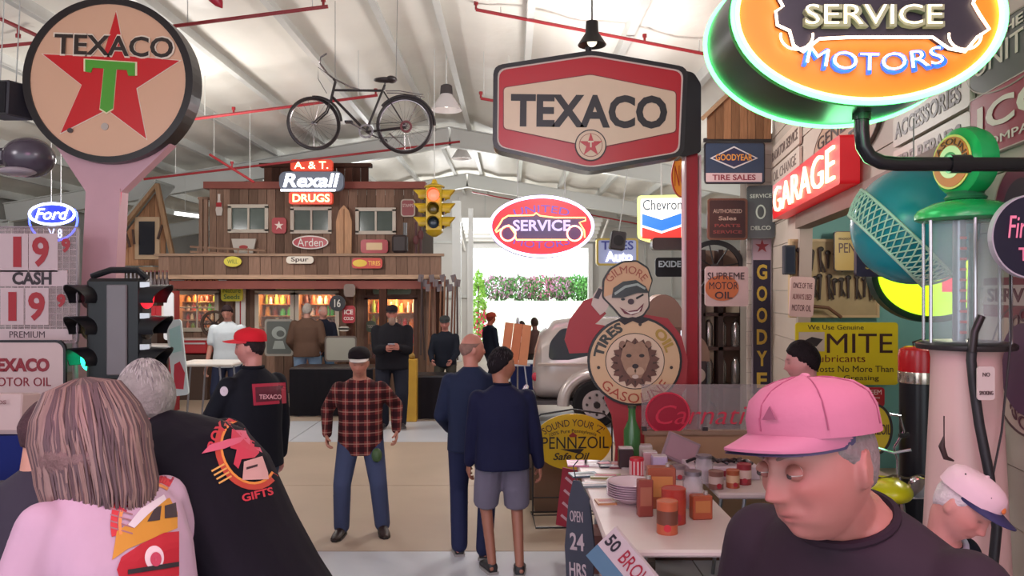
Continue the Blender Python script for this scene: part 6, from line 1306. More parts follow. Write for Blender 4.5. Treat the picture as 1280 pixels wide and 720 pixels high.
def ringpts(cx, cy, rx, ry, w, a0, a1, tilt=0, n=30):
    o = []; i_ = []
    for i in range(n+1):
        a = R(a0+(a1-a0)*i/n)
        for lst, f in ((o, 0), (i_, w)):
            x, y = (rx-f)*math.cos(a), (ry-f)*math.sin(a); t = R(tilt); lst.append((cx+x*math.cos(t)-y*math.sin(t), cy+x*math.sin(t)+y*math.cos(t)))
    return [[o[i], o[i+1], i_[i+1], i_[i]] for i in range(n)]
# --- foreground man in the pink cap
pm = person('man in pink cap and dark plum tee shirt looking down to the left, closest figure', 1022, 576, 1.27, -50, lean=8, hunch=14, open_neck=True, top=('#2e212a', None), legs='#2a2c3a', skin='#a1645b', hair='#7a6c6a', hstyle='undercap',
            cap=('#b0697f', '#a8627a', .07), head=(-12, 7, -6), wid=.96, vox=.0042, hs=1.0, hgrid=(150, 110), sleeve='short', topname='tee_shirt', kfix=1.08, neckfwd=.06, nl=.088, jowl=.1, eyes=True, belly=.04, feat=1.05, hands=((-.24, -.2, .9), (.26, -.05, .85)))
HMp = pm['HM']
for s_ in (-1, 1):
    e = MB(); e.ell(HMp @ Vector((s_*.031, -.083, .003)), (.0115, .0115, .0115), nu=20, nv=14); eo = e.build('eye', mat('#d8c4c0', .2), pm['root'], True)
    c = HMp @ Vector((s_*.031-.002, -.0935, -.0005)); MB().ell(c, (.0048, .0022, .0048), nu=14, nv=8).build('iris', mat('#3c2c2c', .2), eo, True)
    lid = MB(); q = HMp @ Matrix.Translation((s_*.031, -.0825, .003)); n = 16; vs = []
    for (e0, e1) in ((-8, 85), (-85, -16)):
        vs = []
        for j in range(7):
            for i in range(n+1):
                el = R(e0+(e1-e0)*j/6); az = R(180+180*i/n); r_ = .0128; vs.append(q @ Vector((r_*math.cos(el)*math.cos(az)*1.2, r_*math.cos(el)*math.sin(az), r_*math.sin(el))))
        lid.add(vs, [(j*(n+1)+i, j*(n+1)+i+1, (j+1)*(n+1)+i+1, (j+1)*(n+1)+i) for j in range(6) for i in range(n)])
    lid.build('eyelid', mat('#97594f', .5), pm['root'], True)
    br = MB(); br.tube([HMp @ Vector((s_*(.014+.034*t), -.0985+.020*t*t, .024+.007*math.sin(t*2.6))) for t in np.linspace(0, 1, 9)], [.002, .0032, .0036, .0036, .0034, .003, .0026, .002, .001], 8); br.build('eyebrow', mat('#6d5550', .9, var=.3, scale=60), pm['root'], True)
capo_ = [c for c in pm['root'].children if c.name.startswith('cap')][0]
ub = MB(); n_ = 20; vs = []
for dz in (0, -.003):
    for j in range(6):
        for i in range(n_+1):
            a = math.pi+math.pi*i/n_; r_ = .06+.93*j/5; vs.append(HMp @ Vector((.083*math.cos(a)*(1-.06*r_), .1*math.sin(a)-.071*r_*abs(math.sin(a))**.7, .0585-.008*r_-.02*(abs(math.cos(a))**2)*(.3+r_*.7)+dz)))
m1_ = 6*(n_+1); ub.add(vs, [f for j in range(5) for i in range(n_) for f in ((j*(n_+1)+i, j*(n_+1)+i+1, (j+1)*(n_+1)+i+1, (j+1)*(n_+1)+i), (m1_+j*(n_+1)+i, m1_+(j+1)*(n_+1)+i, m1_+(j+1)*(n_+1)+i+1, m1_+j*(n_+1)+i+1))]); uo = ub.build('brim_lining', mat('#3a3350', .7), capo_, True); uo['label'] = 'dark blue underside of the brim'
mm = MB(); mm.add([HMp @ Vector(p) for p in ((.012, -.1105, .088), (.034, -.104, .088), (.0245, -.103, .108))]+[HMp @ Vector(p) for p in ((.012, -.113, .088), (.034, -.1065, .088), (.0245, -.1055, .108))], [(0, 1, 2), (3, 5, 4), (0, 3, 4, 1), (1, 4, 5, 2), (2, 5, 3, 0)]); mm.build('cap_badge', mat('#844058', .6), capo_)
for s_ in (0, 60, 120):       # cap seams
    for sg in (0, 180):
        pts = []
        for t_ in np.linspace(.05, 1.2, 12):
            g_ = np.interp(t_, [0, .3, .6, .85, 1.05, 1.2, 1.26], [1.03, 1.02, .93, .72, .45, .2, .03]); a = R(s_+sg+90); z_ = .052+.083*math.sin(t_*1.15)
            pts.append(HMp @ Vector((.0897*g_*math.cos(a), .1087*g_*math.sin(a)+.004, z_-(.012*math.sin(a)*(1 if t_ < .3 else .3))+.0004)))
        MB().tube(pts, .0011, 5).build('seam', mat('#9a5068', .8), capo_)
MB().tube(sring(pm['sh']+pm['U2']*.05, pm['X'], pm['X'].cross(pm['U2']), .08, .078, n=32, e=1), .008, 8, True).build('neckband', mat('#2a1b25', .8), pm['root'], True)
# --- couple on the left, backs to the camera
wo = person('woman in pale pink sweatshirt with long brown hair seen from behind, bottom left', 107, 545, 2.15, 240, lean=14, hunch=14, top=('#bd9cae', None), legs='#2c3048', skin='#c08a80', hair='#7d5c58', hstyle='short', head=(0, 12, 0), wid=.95, vox=.009, topname='sweatshirt', nl=.095, kfix=1.04, hands=((-.2, -.38, 1.0), (.22, -.36, .98)), belly=.02)
hm = MB(); H_ = wo['HM']; rnd = random.Random(3)
hm.ell(H_ @ Vector((0, .012, .02)), (.097, .118, .125), nu=24, nv=16)
for i in range(15):
    a = R(-25+230*i/14); p = Vector((.083*math.cos(a), .01+.1*math.sin(a), .04)); q = Vector((.108*math.cos(a), .03+.11*max(math.sin(a), -.2), -.13-.03*math.sin(a)))
    m_ = (p+q)/2*1.0+Vector((.02*math.cos(a), .02, 0)); hm.cap(H_ @ p, H_ @ m_, .03, .03, 10); hm.cap(H_ @ m_, H_ @ q, .03, .018, 10)
ho = blob('long_hair', hm, .008, mat('#6f5350', .6, var=.3, scale=22, bump=.5), wo['root'], 4)
st1, st2 = mat('#83665e', .5, var=.2, scale=20), mat('#543d3f', .6, var=.2, scale=20)
for g_, mm_ in ((0, st1), (1, st2)):
    s = MB()
    for i in range(150):
        a = R(-45+270*(i+rnd.random())/150); pts = []; f0 = rnd.uniform(.97, 1.03); tw = rnd.uniform(-.12, .12)
        for j, (rx_, ry_, z_, yc) in enumerate(((.02, .03, .152, .012), (.085, .105, .128, .012), (.121, .142, .06, .015), (.135, .158, 0, .02), (.132, .150, -.06, .025), (.134, .152, -.12, .03), (.128, .142, -.175, .03))):
            aa = a+tw*j/4+.03*math.sin(j*1.3+i); pts.append(H_ @ Vector((rx_*f0*math.cos(aa), yc+ry_*f0*math.sin(aa), z_-(.04*math.sin(aa) if j > 4 else 0)+rnd.uniform(-.01, .01)*(j > 5))))
        s.tube(pts, [.002, .004, .0045, .0045, .0045, .004, .0015], 5)
    so = s.build('hair_strands', mm_, wo['root'], True); so['kind'] = 'stuff'
rt = '#b5303c'
proj(wo, '#c9323a', ringpts(190, 655, 52, 62, 9, 165, 300), None, 'print_ring'); proj(wo, '#e08a4a', ringpts(190, 655, 42, 52, 4, 165, 300), None, 'print_ring', .004)
projtext(wo, 'ROY REED', 178, 606, 84, 14, '#a52440', rot=-32, bend=66)
proj(wo, '#c8882c', [(146, 664), (165, 652), (190, 632), (212, 622), (222, 640), (222, 660), (160, 686), (140, 700)], None, 'print_car'); proj(wo, '#3c2c30', [(184, 652), (194, 634), (202, 632), (200, 650)], None, 'print_window', .005); proj(wo, '#3c2c30', [(206, 632), (220, 628), (222, 646), (206, 648)], None, 'print_window', .005)
proj(wo, '#d8c8cc', [(160, 656), (176, 636), (205, 618), (208, 624), (186, 642), (168, 660)], None, 'print_glass', .005)
proj(wo, '#b3182a', [(146, 712), (152, 696), (176, 680), (205, 666), (224, 664), (224, 720), (150, 724)], None, 'print_fender', .005); proj(wo, '#e6c8cc', ringpts(193, 697, 12, 15, 11.9, 0, 360), None, 'print_lamp', .007); proj(wo, '#c2405a', ringpts(195, 699, 7, 9, 6.9, 0, 360), None, 'print_lamp', .009)
for i in range(4): proj(wo, '#a06a70', [(138, 634+i*8), (166, 642+i*8), (166, 644+i*8), (138, 636+i*8)], None, 'print_stripe', .004)
proj(wo, '#2a2024', [(160, 712), (224, 702), (224, 708), (160, 718)], None, 'print_bumper', .008)
dm = person('stooping grey haired man in black tee shirt with red back print, bottom left', 181, 500, 2.6, 252, lean=30, hunch=18, nl=.09, top=('#15101a', None), legs='#1c1a24', skin='#c58a88', hair='#8d8782', hstyle='short', head=(-14, 10, -6), wid=1.12, vox=.009, topname='tee_shirt', sleeve='long', kfix=1.15, hands=((-.25, -.45, .95), (.25, -.4, .9)), belly=.05)
tufts(dm, '#a39c98', 420, 4); tufts(dm, '#6f6868', 260, 5); HM2 = dm['HM']; MB().tube([HM2 @ Vector(p) for p in ((-.078, .012, .01), (-.078, -.03, -.012), (-.062, -.08, -.03))], .0022, 5).tube([HM2 @ Vector(p) for p in ((-.078, .018, -.035), (-.072, -.03, -.06), (-.055, -.075, -.075))], .0022, 5).build('mask_strap', mat('#d8cdd4', .7), dm['root'])
mk = MB(); mk.loft([[HM2 @ Vector((.056*math.sin(a)*s1, -.062-.05*math.cos(a)*s2, z_)) for a in np.linspace(-1.3, 1.3, 12)]+[HM2 @ Vector((.052*math.sin(a)*s1, -.058-.046*math.cos(a)*s2, z_)) for a in np.linspace(1.3, -1.3, 12)] for z_, s1, s2 in ((-.02, 1, 1.25), (-.05, 1.05, 1.35), (-.09, .95, 1.2), (-.115, .8, .9))]); mk.build('face_mask', mat('#c9bcc8', .8), dm['root'], True)
proj(dm, '#b83a2c', ringpts(311, 564, 41, 50, 7, 0, 360, -25), None, 'print_ring'); proj(dm, '#e08a3c', ringpts(311, 564, 34, 43, 3, 0, 360, -25), None, 'print_ring', .004)
proj(dm, '#c4304a', [(290, 536), (300, 540), (312, 530), (318, 545), (330, 560), (318, 572), (302, 574), (298, 586), (292, 580), (296, 562), (288, 560)], None, 'print_bird', .006)
proj(dm, '#cf5a74', [(252, 567), (262, 556), (285, 549), (308, 545), (300, 553), (280, 561)], None, 'print_wing', .007); proj(dm, '#cf5a74', [(288, 532), (306, 532), (322, 552), (328, 566), (312, 556)], None, 'print_wing', .007)
proj(dm, '#cf9a96', [(305, 577), (328, 570), (335, 590), (336, 599), (303, 600)], None, 'print_car', .006); proj(dm, '#3a1c24', [(308, 584), (322, 580), (322, 583), (308, 587)], None, 'print_grille', .008)
for i in range(4): proj(dm, '#d9a054', [(264+i*3, 588+i*5), (280+i*3, 579+i*5), (281+i*3, 581+i*5), (265+i*3, 590+i*5)], None, 'print_stripe', .005)
projtext(dm, 'ROY REED', 283, 527, 76, 13, '#c02c3c', rot=-42, bend=56, d=2.4); projtext(dm, 'GIFTS', 322, 618, 40, 10, '#c02c3c', rot=-14, d=2.4)
bh = person('person with dark hair half hidden behind the woman in pink', 62, 540, 3.0, 160, lean=18, top=('#3a3440', None), legs='#2a2a34', hair='#4a3438', head=(-20, 15, 0), vox=.014, kfix=.92)
# --- the rest
rc = person('man in red cap and black jacket with red back patch, left of centre', 313, 434, 5.5, 232, top=('#15161e', None), legs='#3a4256', skin='#b87a70', hair='#2a2022', hstyle='undercap', cap=('#c4202c', '#c4202c', .085), head=(40, 4, 0), wid=1.05, vox=.011, belly=.03, hands=((-.3, -.12, .85), (.22, -.35, 1.0)), collar='#101018')
proj(rc, '#a8203c', [(315, 480), (357, 478), (358, 504), (317, 507)], None, 'print_patch', .004, 5.2); proj(rc, '#5a1428', [(319, 484), (354, 482), (355, 500), (320, 503)], None, 'print_patch', .007, 5.2); projtext(rc, 'TEXACO', 338, 496, 28, 6, '#d9a0a8', d=5.2, lift=.012)
proj(rc, '#c8b8c0', ringpts(280, 489, 5, 6, 4.9, 0, 360), None, 'print_badge', .004, 5.2)
pl = person('old man in plaid flannel shirt and dark cap with white brim, walking', 449, 453, 6.75, 6, lean=6, hunch=14, top=('#5c2a2e', mat('#7a3532', .8, kind='plaid')), legs='#414a66', shoes='#2c1c18', skin='#b57a66', hair='#8a8080', hstyle='undercap', cap=('#1a1418', '#d8cfc8', .06), head=(0, 14, 0), wid=1.12, vox=.011, topname='plaid_shirt', hem=.17, hands=((-.3, -.06, .93), (.33, -.02, .95)), feet=((-.17, -.04), (.2, .0)), belly=.02)
b1 = person('bald man in dark blue jacket and jeans, left one of the centre pair', 590, 436, 6.3, 178, top=('#232a42', None), legs='#262b48', skin='#b87868', hair='#8a6a60', hstyle='bald', head=(-66, 0, 0), wid=1.0, vox=.011, hands=((-.24, -.12, .82), (.2, -.25, .95)), feet=((-.1, .04), (.1, -.05)), belly=.02)
b2 = person('dark haired man in navy jacket and grey shorts, right one of the centre pair', 627, 456, 5.9, 190, top=('#1a1c38', None), legs='#6d6878', shorts=True, skin='#9a6450', hair='#1a1418', head=(-80, 2, 0), wid=1.12, vox=.011, hands=((-.3, -.02, .80), (.24, -.15, .82)), feet=((-.13, .03), (.07, -.06)), collar='#12142c', belly=.03)
hm1 = person('big bearded man in black jacket and hat looking at something in his hands', 490, 392, 12.2, 8, top=('#17161c', None), legs='#20222c', skin='#a86a5c', hair='#2a1c1c', hstyle='undercap', beard='#8c7468', cap=('#231c20', '#231c20', .03), head=(0, 14, 0), wid=1.25, vox=.014, belly=.06, hands=((-.08, -.32, 1.14), (.1, -.32, 1.14)), shoes='#3a3436')
person('man in light grey short sleeved shirt with arms at his sides at the white table', 284, 391, 12.4, 5, top=('#b5bcc0', None), legs='#22263a', skin='#a87464', hair='#2a1e20', head=(0, 22, 0), wid=1.1, vox=.014, sleeve='short', topname='shirt', hands=((-.26, -.12, .84), (.26, -.12, .84)))
person('man in brown leather jacket and light jeans with his back turned at the counter', 384, 388, 14.6, 182, top=('#5a4438', None), legs='#7a93b0', skin='#b08070', hair='#a09890', head=(0, 6, 0), wid=1.2, vox=.014, hands=((-.22, -.15, .92), (.22, -.15, .92)), feet=((-.14, 0), (.13, .05)))
person('balding man in dark jacket beside the brown leather jacket', 404, 390, 15.3, 20, top=('#1f2230', None), legs='#55708a', skin='#b8867a', hair='#b0a8a2', hstyle='bald', head=(30, 8, 0), vox=.014)
person('man in dark cap and dark jacket standing behind the dark table near the porch end', 556, 404, 13.8, -2, lean=6, top=('#1c202a', None), legs='#3c3a34', skin='#b0766a', hair='#5a5050', hstyle='undercap', cap=('#3a3c3c', '#2a2c2c', .06), head=(0, 14, 0), wid=1.1, vox=.014, hands=((-.2, -.3, .95), (.15, -.3, .95)))
person('man in dark jacket with reddish cap near the bright doorway', 614, 398, 17, 120, top=('#1c2230', None), legs='#2c3040', skin='#b5604a', hair='#8a3a2c', cap=('#b04a38', '#b04a38', .05), vox=.015, wid=1.15)
person('far person in dark clothes right behind the easel', 652, 408, 18.5, 160, top=('#4a3a3c', None), legs='#2a2a38', hair='#3a2c2c', vox=.016, skin='#9a6a5e')
person('far person in brown coat beside the car, nearest to it', 668, 404, 18.0, 200, top=('#5c4440', None), legs='#3a3434', hair='#4a3a34', vox=.016, skin='#9a6a5e')
person('dark haired man seen over the pink cap, facing left', 1003, 452, 4.9, -104, top=('#3a3440', None), legs='#2a2a34', skin='#b87a78', hair='#1c1216', vox=.011, head=(0, 8, 0))
om = person('seated old man in white cap with violet brim looking down, right edge', 1203, 632, 2.85, 25, lean=14, hunch=20, seated=True, kfix=.98, top=('#181a28', None), legs='#2c2c38', skin='#c08078', hair='#c9b8bc', hstyle='undercap', cap=('#d9b5c0', '#2a2452', .07), head=(10, 34, 12), vox=.008, collar='#b9b4c8', hands=((-.15, -.4, .62), (.15, -.4, .62)), hgrid=(80, 60))
oc = [c for c in om['root'].children if c.name.startswith('cap')][0]; HMo = om['HM']
MB().ell(HMo @ Vector((-.01, -.106, .082)), (.012, .004, .012), nu=10, nv=8).build('cap_badge', mat('#d0703a', .6), oc)
for (x, y, z) in ((-.06, -.06, .1), (.06, -.06, .1), (-.07, .04, .11), (.07, .04, .11)): MB().ell(HMo @ Vector((x*1.03, y*1.05, z)), (.003, .003, .003), nu=8, nv=6).build('eyelet', mat('#3a2c34', .6), oc)
proj(om, '#b9b4c8', [(1150, 628), (1166, 640), (1200, 690), (1204, 730), (1150, 730), (1140, 650)], None, 'shirt_front', .004, 2.5)
t = thing('stool', 'wooden stool under the seated old man', 'stool', (om['root'].location.x, om['root'].location.y, 0)); MB().cyl((0, 0, .36), (0, 0, .4), .17, n=24).build('seat', mat('#5a3a2c', .5), t, True)
for a in range(4): MB().cyl((.12*math.cos(R(a*90+45)), .12*math.sin(R(a*90+45)), .36), (.18*math.cos(R(a*90+45)), .18*math.sin(R(a*90+45)), 0), .016, n=8).build('leg', mat('#5a3a2c', .5), t)
tufts(b2, '#2a2226', 200, 8, R0=1.13); bm3 = MB(); bm3.ell((0, -.088, -.098), (.05, .035, .075), nu=16, nv=12); bm3.v = [tuple(hm1['HM'] @ Vector(v)) for v in bm3.v]; bm3.build('beard', mat('#8c7468', .9, var=.2, scale=20), hm1['root'], True)
# things in hands
t = tag(MB().box((0, 0, 0), (.1, .02, .14), (R(60), 0, 0), bev=.004).build('booklet', mat('#8a8690', .5)), 'small pale booklet held by the bearded man', 'booklet'); hh = hm1['M'] @ Vector((.0, -.36*hm1['k'], 1.17*hm1['k'])); t.location = hh
t = tag(MB().ell((0, 0, 0), (.045, .045, .06), nu=16, nv=10).build('green_ball', mat('#3f5a34', .5)), 'small dark green round thing at the plaid man right side', 'ball'); t.location = P(471, 569, 6.75)
# ================================================================ TABLES UP FRONT
tt_ = ftable('long white folding table covered with cans and magazines', .50, 1.30, 4.12, 6.3, .75, '#cdb9b6')
t2 = ftable('second white folding table at the backboard, right of the first', 1.36, 2.75, 5.28, 5.98, .75, '#c2aead')
bb = thing('backboard', 'low tan wooden backboard behind the white tables', 'board', P(880, 590, 6.35)); bb.location.z = 0
w0, w1 = P(806, 0, 6.35).x-bb.location.x, P(960, 0, 6.35).x-bb.location.x+.7
MB().box(((w0+w1)/2, 0, .53), (w1-w0, .04, .86)).build('panel', mat('#a27a5c', .6, var=.06), bb); MB().box(((w0+w1)/2, -.01, .97), (w1-w0+.04, .09, .03)).build('ledge', mat('#8a6a58', .5), bb); MB().box(((w0+w1)/2, 0, .05), (w1-w0, .3, .1)).build('base', mat('#5c4234', .6), bb)
gp_ = thing('glass_neon_sign', 'clear glass panel with red neon disc and script on the backboard', 'sign', Vector((bb.location.x, 6.33, .99))); k = .0063
gx0 = w0-.03
MB().box(((gx0+w1)/2, 0, .18), (w1-gx0, .012, .36)).build('glass_panel', mat('#a89a9c', .05, alpha=.35), gp_)
dc = P(835, 517, 6.3)-gp_.location; dc.y = -.02
MB().prism([(a+dc.x, b+dc.z) for a, b in ell2(.17, .16, 40)], .01, y=-.012).build('disc', mat('#9c1c34', .3, 0, .05, alpha=.75), gp_)
MB().tube([(p[0]+dc.x, p[1]-.02, p[2]+dc.z) for p in arcpts(.17, .16, 0, n=36)], .008, 6, True).build('ring_tube', mat('#b0253c', .3, 0, .15), gp_, True)
text('Carnation', .95, .15, mat('#b3203a', .4, 0, .12), gp_, (dc.x+.38, -.02, dc.z-.01), shear=.3, bold=-.01)
for x in (gx0+.02, gx0+.5, w1-.02): MB().box((x, 0, .01), (.04, .05, .03)).build('clamp', mat('#2c2226', .4), gp_)
def on(x, y, z=.75): return Vector((x, y, z))
def place(px, y, z=.75): return Vector(((px-640)*y/1000, y, z))
def can(px, y, r, h, col, label, band='#d8c0a4', dot='#a02030', rect=False):
    t = thing('oil_can', label, 'can', place(px, y), R(random.uniform(-12, 12)))
    if rect: MB().box((0, 0, h/2), (r*2, r*1.2, h), bev=.006).build('body', mat(col, .35, var=.06), t); MB().box((0, -r*.6-.001, h*.55), (r*1.5, .003, h*.5)).build('label_panel', mat(band, .5), t); MB().cyl((r*.5, 0, h), (r*.5, 0, h+.02), .014, n=12).build('cap', mat('#b5a9a4', .3, .5), t)
    else:
        MB().lathe([(r, 0), (r*1.02, .004), (r, .01), (r, h-.01), (r*1.02, h-.004), (r*.96, h), (r*.9, h-.004)], 28).build('body', mat(col, .35, var=.05), t, True); MB().lathe([(r*1.006, h*.3), (r*1.006, h*.72)], 28).build('label_panel', mat(band, .5), t, True)
        MB().prism(ell2(r*.35, r*.35, 20), .004, y=-r*1.01).build('dot', mat(dot, .5), t).location = (0, 0, h*.22)
    return t
can(834, 4.42, .058, .18, '#b5583a', 'round orange oil can with cream lower label at the table front', '#6a3a2c', '#c02030'); can(842, 4.62, .07, .2, '#a8342c', 'red round oil can behind the orange can at the table front', '#b03a2a')
can(826, 4.95, .085, .25, '#9a4a34', 'tall rectangular brown red oil tin behind the front cans', '#c07a44', rect=True); can(806, 4.75, .045, .22, '#8a4038', 'narrow dark red tin left of the front cans', '#a0604c', rect=True)
can(876, 4.7, .06, .14, '#a04a30', 'short orange brown tin beside the pink cap man shoulder', '#b06a3a', rect=True); can(895, 5.42, .05, .12, '#7a5048', 'small dull tin on the second table', '#b9a09a'); can(916, 5.45, .045, .12, '#a05034', 'small orange tin near the pink cap brim', '#c9a080'); can(930, 5.55, .05, .14, '#8c2a34', 'small crimson tin at the back of the second table', '#c9a9a0')
can(848, 5.7, .05, .1, '#7d6a6e', 'squat grey tin near the backboard', '#a99'+'090')
t = thing('glass_jar', 'clear glass jar with red contents between the tins', 'jar', place(866, 4.95)); MB().lathe([(.06, 0), (.062, .16), (.05, .19), (.05, .2)], 24).build('jar_wall', mat('#cfc4cc', .05, alpha=.4), t, True); MB().lathe([(.05, .005), (.05, .08)], 20).build('contents', mat('#a02a3c', .5), t, True); MB().lathe([(.055, .2), (.055, .225)], 20).build('lid', mat('#8a8088', .3, .6), t, True)
t = thing('glass_jar', 'second clear glass jar nearer the backboard', 'jar', place(880, 5.6)); MB().lathe([(.06, 0), (.062, .14), (.05, .17)], 24).build('jar_wall', mat('#cfc4cc', .05, alpha=.4), t, True); MB().lathe([(.055, .17), (.055, .19)], 20).build('lid', mat('#8a8088', .3, .6), t, True)
# white bowls
for i in range(7):
    o = tag(MB().lathe([(.05, 0), (.06, .004), (.15, .05), (.155, .055), (.145, .052), (.05, .008)], 32).build('bowl', mat('#d2b8c4', .25)), 'white plastic bowl in the stack on the table, '+['lowest', 'second from the bottom', 'third from the bottom', 'middle one', 'third from the top', 'second from the top', 'topmost'][i], 'bowl', 'stacked white bowls'); o.data.polygons.foreach_set('use_smooth', [True]*len(o.data.polygons)); o.location = place(789, 5.05, .75+.014*i)
# magazines and flat things
rnd = random.Random(9); cols = ['#b8475c', '#2c3040', '#c9b8b4', '#6a2a34', '#8a8f98', '#d0a8b0', '#3a4a6a', '#a03a30']
for i, (px, y, w_, h_, c, nm) in enumerate([(722, 6.18, .16, .2, '#c77a9a', 'pink and white magazine at the far left corner'), (740, 6.18, .12, .2, '#e0d8da', 'white magazine second from the far left corner'), (756, 6.15, .13, .22, '#2a2630', 'black magazine with pale panels'), (772, 6.12, .13, .22, '#6e2430', 'dark red magazine right of the black one'), (730, 5.8, .2, .14, '#3a4a5e', 'dark tray like magazine near the left edge'), (757, 5.75, .22, .14, '#8c8450', 'olive covered booklet near the table middle'), (748, 5.5, .3, .12, '#77808a', 'grey blue folder across the table'), (757, 5.05, .12, .12, '#b07a50', 'small orange brown card near the left edge'), (786, 6.05, .14, .1, '#bdaeb0', 'pale leaflet near the red can'), (838, 5.95, .2, .14, '#a98f92', 'flat pinkish folder by the backboard')]):
    t = thing('magazine', nm, 'magazine', place(px, y), R(rnd.uniform(-14, 14)), 'magazines on the white table')
    MB().box((0, 0, .006), (w_, h_, .012)).build('cover', mat(c, .35), t); MB().box((0, h_*.1, .0125), (w_*.7, h_*.35, .002)).build('cover_picture', mat(rnd.choice(cols), .4), t); MB().box((0, -h_*.3, .0125), (w_*.8, h_*.1, .002)).build('cover_band', mat('#d9cdd0', .4), t)
t = thing('glass_bottle', 'tall green bottle standing near the far table end', 'bottle', place(790, 6.2)); MB().lathe([(.06, 0), (.065, .02), (.065, .26), (.03, .34), (.028, .42), (.033, .43)], 24).build('body', mat('#3f6a3c', .15, var=.1), t, True); MB().lathe([(.034, .43), (.034, .45)], 16).build('stopper', mat('#2a3a24', .4), t, True); t.location.z = .75
t = thing('red_striped_can', 'red and white striped round tin in front of the green bottle', 'can', place(796, 5.8)); MB().lathe([(.05, 0), (.052, .12), (.05, .13)], 24).build('body', mat('#c02438', .3), t, True)
for i in range(12): a = i*math.pi/6; MB().box((.0515*math.cos(a), .0515*math.sin(a), .06), (.006, .012, .1), (0, 0, a)).build('stripe', mat('#d9b0b4', .4), t)
for i, (px, y, h_, c, nm) in enumerate([(782, 6.05, .15, '#3a2c30', 'small black framed rack by the green bottle'), (812, 6.0, .13, '#b98a90', 'pink box right of the striped tin'), (824, 5.9, .12, '#b5a0c0', 'lilac glass dish on the table'), (806, 6.2, .14, '#b9a9a4', 'clear plastic box at the back of the table')]):
    t = thing('small_box', nm, 'box', place(px, y)); MB().box((0, 0, h_/2), (.11, .09, h_), bev=.008).build('body', mat(c, .3), t); MB().box((0, 0, h_+.004), (.1, .08, .008)).build('lid', mat('#d2c2c4', .3), t)
t = thing('tilted_frame', 'dark tilted hand mirror like frame leaning on the backboard', 'frame', place(848, 5.95)+Vector((0, 0, .1)), rot=(R(-20), R(24), 0)); MB().box((0, 0, .06), (.26, .02, .2), bev=.006).build('frame', mat('#8a7078', .3), t); MB().box((0, -.012, .06), (.22, .004, .16)).build('picture', mat('#a07a84', .2), t)
for i in range(9):
    t = thing('small_tool', 'small dark metal part in the heap on the white carton, '+(ORD[i] if i < 8 else 'rightmost'), 'tool', place(868+i*8, 5.8-.03*(i % 3), .75+.1+.01*(i % 2)), R(i*37), 'metal odds and ends on the white box'); MB().tube([(-.06, 0, 0), (0, .01, .02), (.05, -.01, .01)], .012, 7).build('bar', mat('#2c2428', .4, .5), t, True); MB().ell((.05, 0, .012), (.02, .02, .015)).build('knob', mat('#4a3a3c', .4, .4), t)
t = thing('white_carton', 'white carton carrying the heap of metal parts', 'box', place(900, 5.8)); MB().box((0, 0, .045), (.5, .28, .09), bev=.006).build('body', mat('#c4acb6', .5), t); MB().box((0, -.141, .045), (.3, .003, .04)).build('label_panel', mat('#8c2a3a', .5), t)
# leaning signs at the table side
s1 = thing('hanging_sign', 'dark blue grey tall sign reading 24 hrs hung at the table corner', 'sign', P(722, 665, 5.2), rot=(R(-3), R(-4), R(-38)))
MB().prism([(-.09, -.42), (.09, -.42), (.13, -.1), (.1, .22), (.03, .33), (-.02, .33), (-.06, .2), (-.1, -.1)], .015).build('panel', mat('#3a3c4a', .5), s1)
for st, z, w_, h_ in (('OPEN', .1, .1, .07), ('24', -.06, .11, .11), ('HRS', -.24, .13, .09)): text(st, w_, h_, mat('#b9a6ac', .5), s1, (0, -.009, z))
MB().tube([(0, 0, .33), (-.02, 0, .42), (.02, .0, .46)], .004, 5).build('hook', mat('#2a2428', .4), s1)
s2 = thing('leaning_sign', 'white sign with red letters leaning at the front table leg', 'sign', P(786, 716, 3.95), rot=(R(8), R(44), R(-30)))
MB().box((0, 0, 0), (.40, .02, .24)).build('panel', mat('#c9b4b8', .4), s2); text('50', .07, .08, mat('#2c2430', .5), s2, (-.15, -.011, .05)); text('BROWN', .24, .09, mat('#a5243a', .5), s2, (.04, -.011, .05), bold=.03); MB().box((-.05, -.011, -.08), (.3, .004, .1)).build('blue_panel', mat('#5a7a94', .4), s2)
s3 = thing('leaning_sign', 'narrow red sign with white marks behind the dark hanging sign', 'sign', P(709, 622, 6.3), rot=(0, R(7), R(-20))); MB().box((0, 0, 0), (.13, .015, .46)).build('panel', mat('#9a1c30', .4), s3)
for i in range(4): MB().box((0, -.009, -.16+i*.1), (.07, .003, .02), (0, R(30), 0)).build('stripe', mat('#c9a0a6', .4), s3)
t = thing('storage_tote', 'blue storage tote under the white table', 'tote', (1.0, 4.6, 0)); MB().box((0, 0, .17), (.5, .36, .34), bev=.02).build('body', mat('#1c2458', .4), t); MB().box((0, 0, .355), (.53, .39, .03), bev=.01).build('lid', mat('#1a1f48', .4), t)
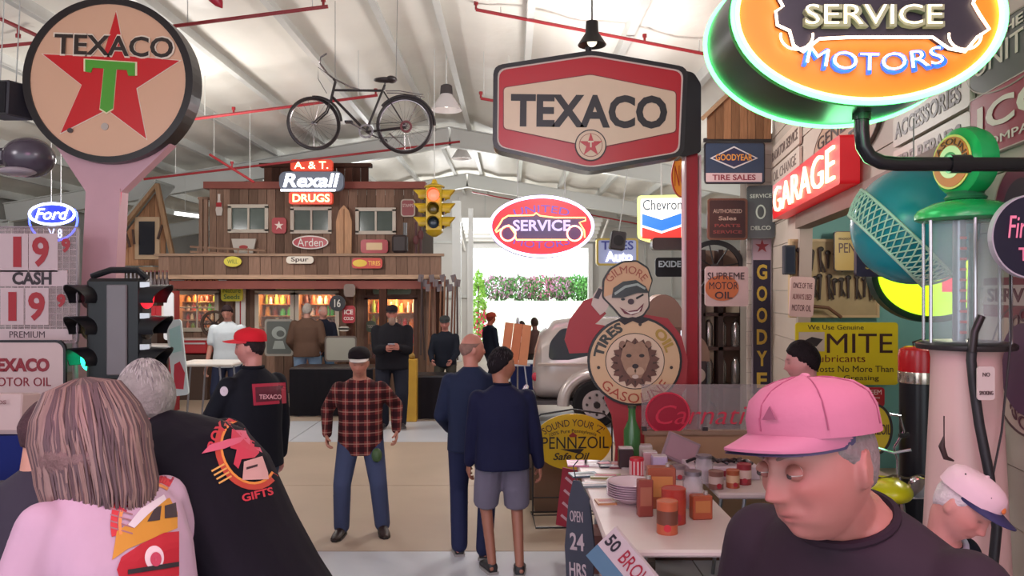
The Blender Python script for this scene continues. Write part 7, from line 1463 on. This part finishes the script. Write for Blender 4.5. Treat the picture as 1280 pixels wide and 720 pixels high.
for i, (x, y, c) in enumerate([(.72, 5.0, '#b9a9a4'), (.8, 5.5, '#6a5a50'), (.75, 6.05, '#7a4a44')]): t = thing('cardboard_box', ['pale open box under the white table front', 'brown box under the middle of the white table', 'reddish box under the far end of the white table'][i], 'box', (x, y, 0)); MB().box((0, 0, .14), (.32, .3, .28)).build('carton', mat(c, .7), t); MB().box((0, -.1, .29), (.32, .1, .01), (R(20), 0, 0)).build('flap', mat(c, .7), t)
# left tables
ta = thing('display_table', 'blue draped display table at the left edge with papers', 'table', (-3.35, 5.2, 0))
def drape(t, w_, dp, z, c):
    mm = MB(); pts = []; n = 60
    for i in range(n):
        a = 2*math.pi*i/n; x = math.copysign(abs(math.cos(a))**.35, math.cos(a))*w_/2; y = math.copysign(abs(math.sin(a))**.35, math.sin(a))*dp/2; pts.append((x, y, a))
    rr = [[(x*s_*(1+.03*wv*math.sin(a*14)), y*s_*(1+.03*wv*math.sin(a*14)), zz_) for x, y, a in pts] for s_, zz_, wv in ((.02, z, 0), (.98, z, 0), (1, z-.015, 0), (1.01, z*.5, .6), (1.02, .01, 1))]
    mm.loft(rr, cap=True); mm.build('table_cloth', mat(c, .8), t, True)
drape(ta, 1.5, .8, .75, '#1d2460')
tb_ = thing('display_stand', 'taller blue draped stand behind the papers at the left edge', 'stand', (-4.3, 6.4, 0)); drape(tb_, 1.5, .6, .98, '#1f2866')
for i in range(8): t = thing('paper_card', 'printed card on the blue table at the left edge, '+(ORD[i] if i < 7 else 'rightmost'), 'card', (-3.6+.13*i, 4.98+.12*(i % 3), .7505), R(i*23-60), 'cards on the blue table'); MB().box((0, 0, .002), (.16, .1, .004)).build('sheet', mat(['#d9b08a', '#e0d4cc', '#b5583a', '#c9a05a'][i % 4], .5), t); MB().box((0, 0, .0045), (.1, .05, .001)).build('picture', mat(['#7a4a3a', '#a8343a', '#e6c890', '#4a5a6a'][i % 4], .5), t)
t = thing('display_case', 'pinkish white flip box with faint lettering on the left stand', 'box', P(10, 515, 6.3)); t.location.z = .982; MB().box((0, 0, .15), (.36, .25, .3), (R(-6), 0, 0), bev=.01).build('body', mat('#c9aaa8', .5), t); text('CARDS', .16, .03, mat('#8a5a5c', .5), t, (0, -.15, .25)); MB().box((.0, -.14, .02), (.38, .02, .03)).build('lip', mat('#a89090', .5), t)
finish()
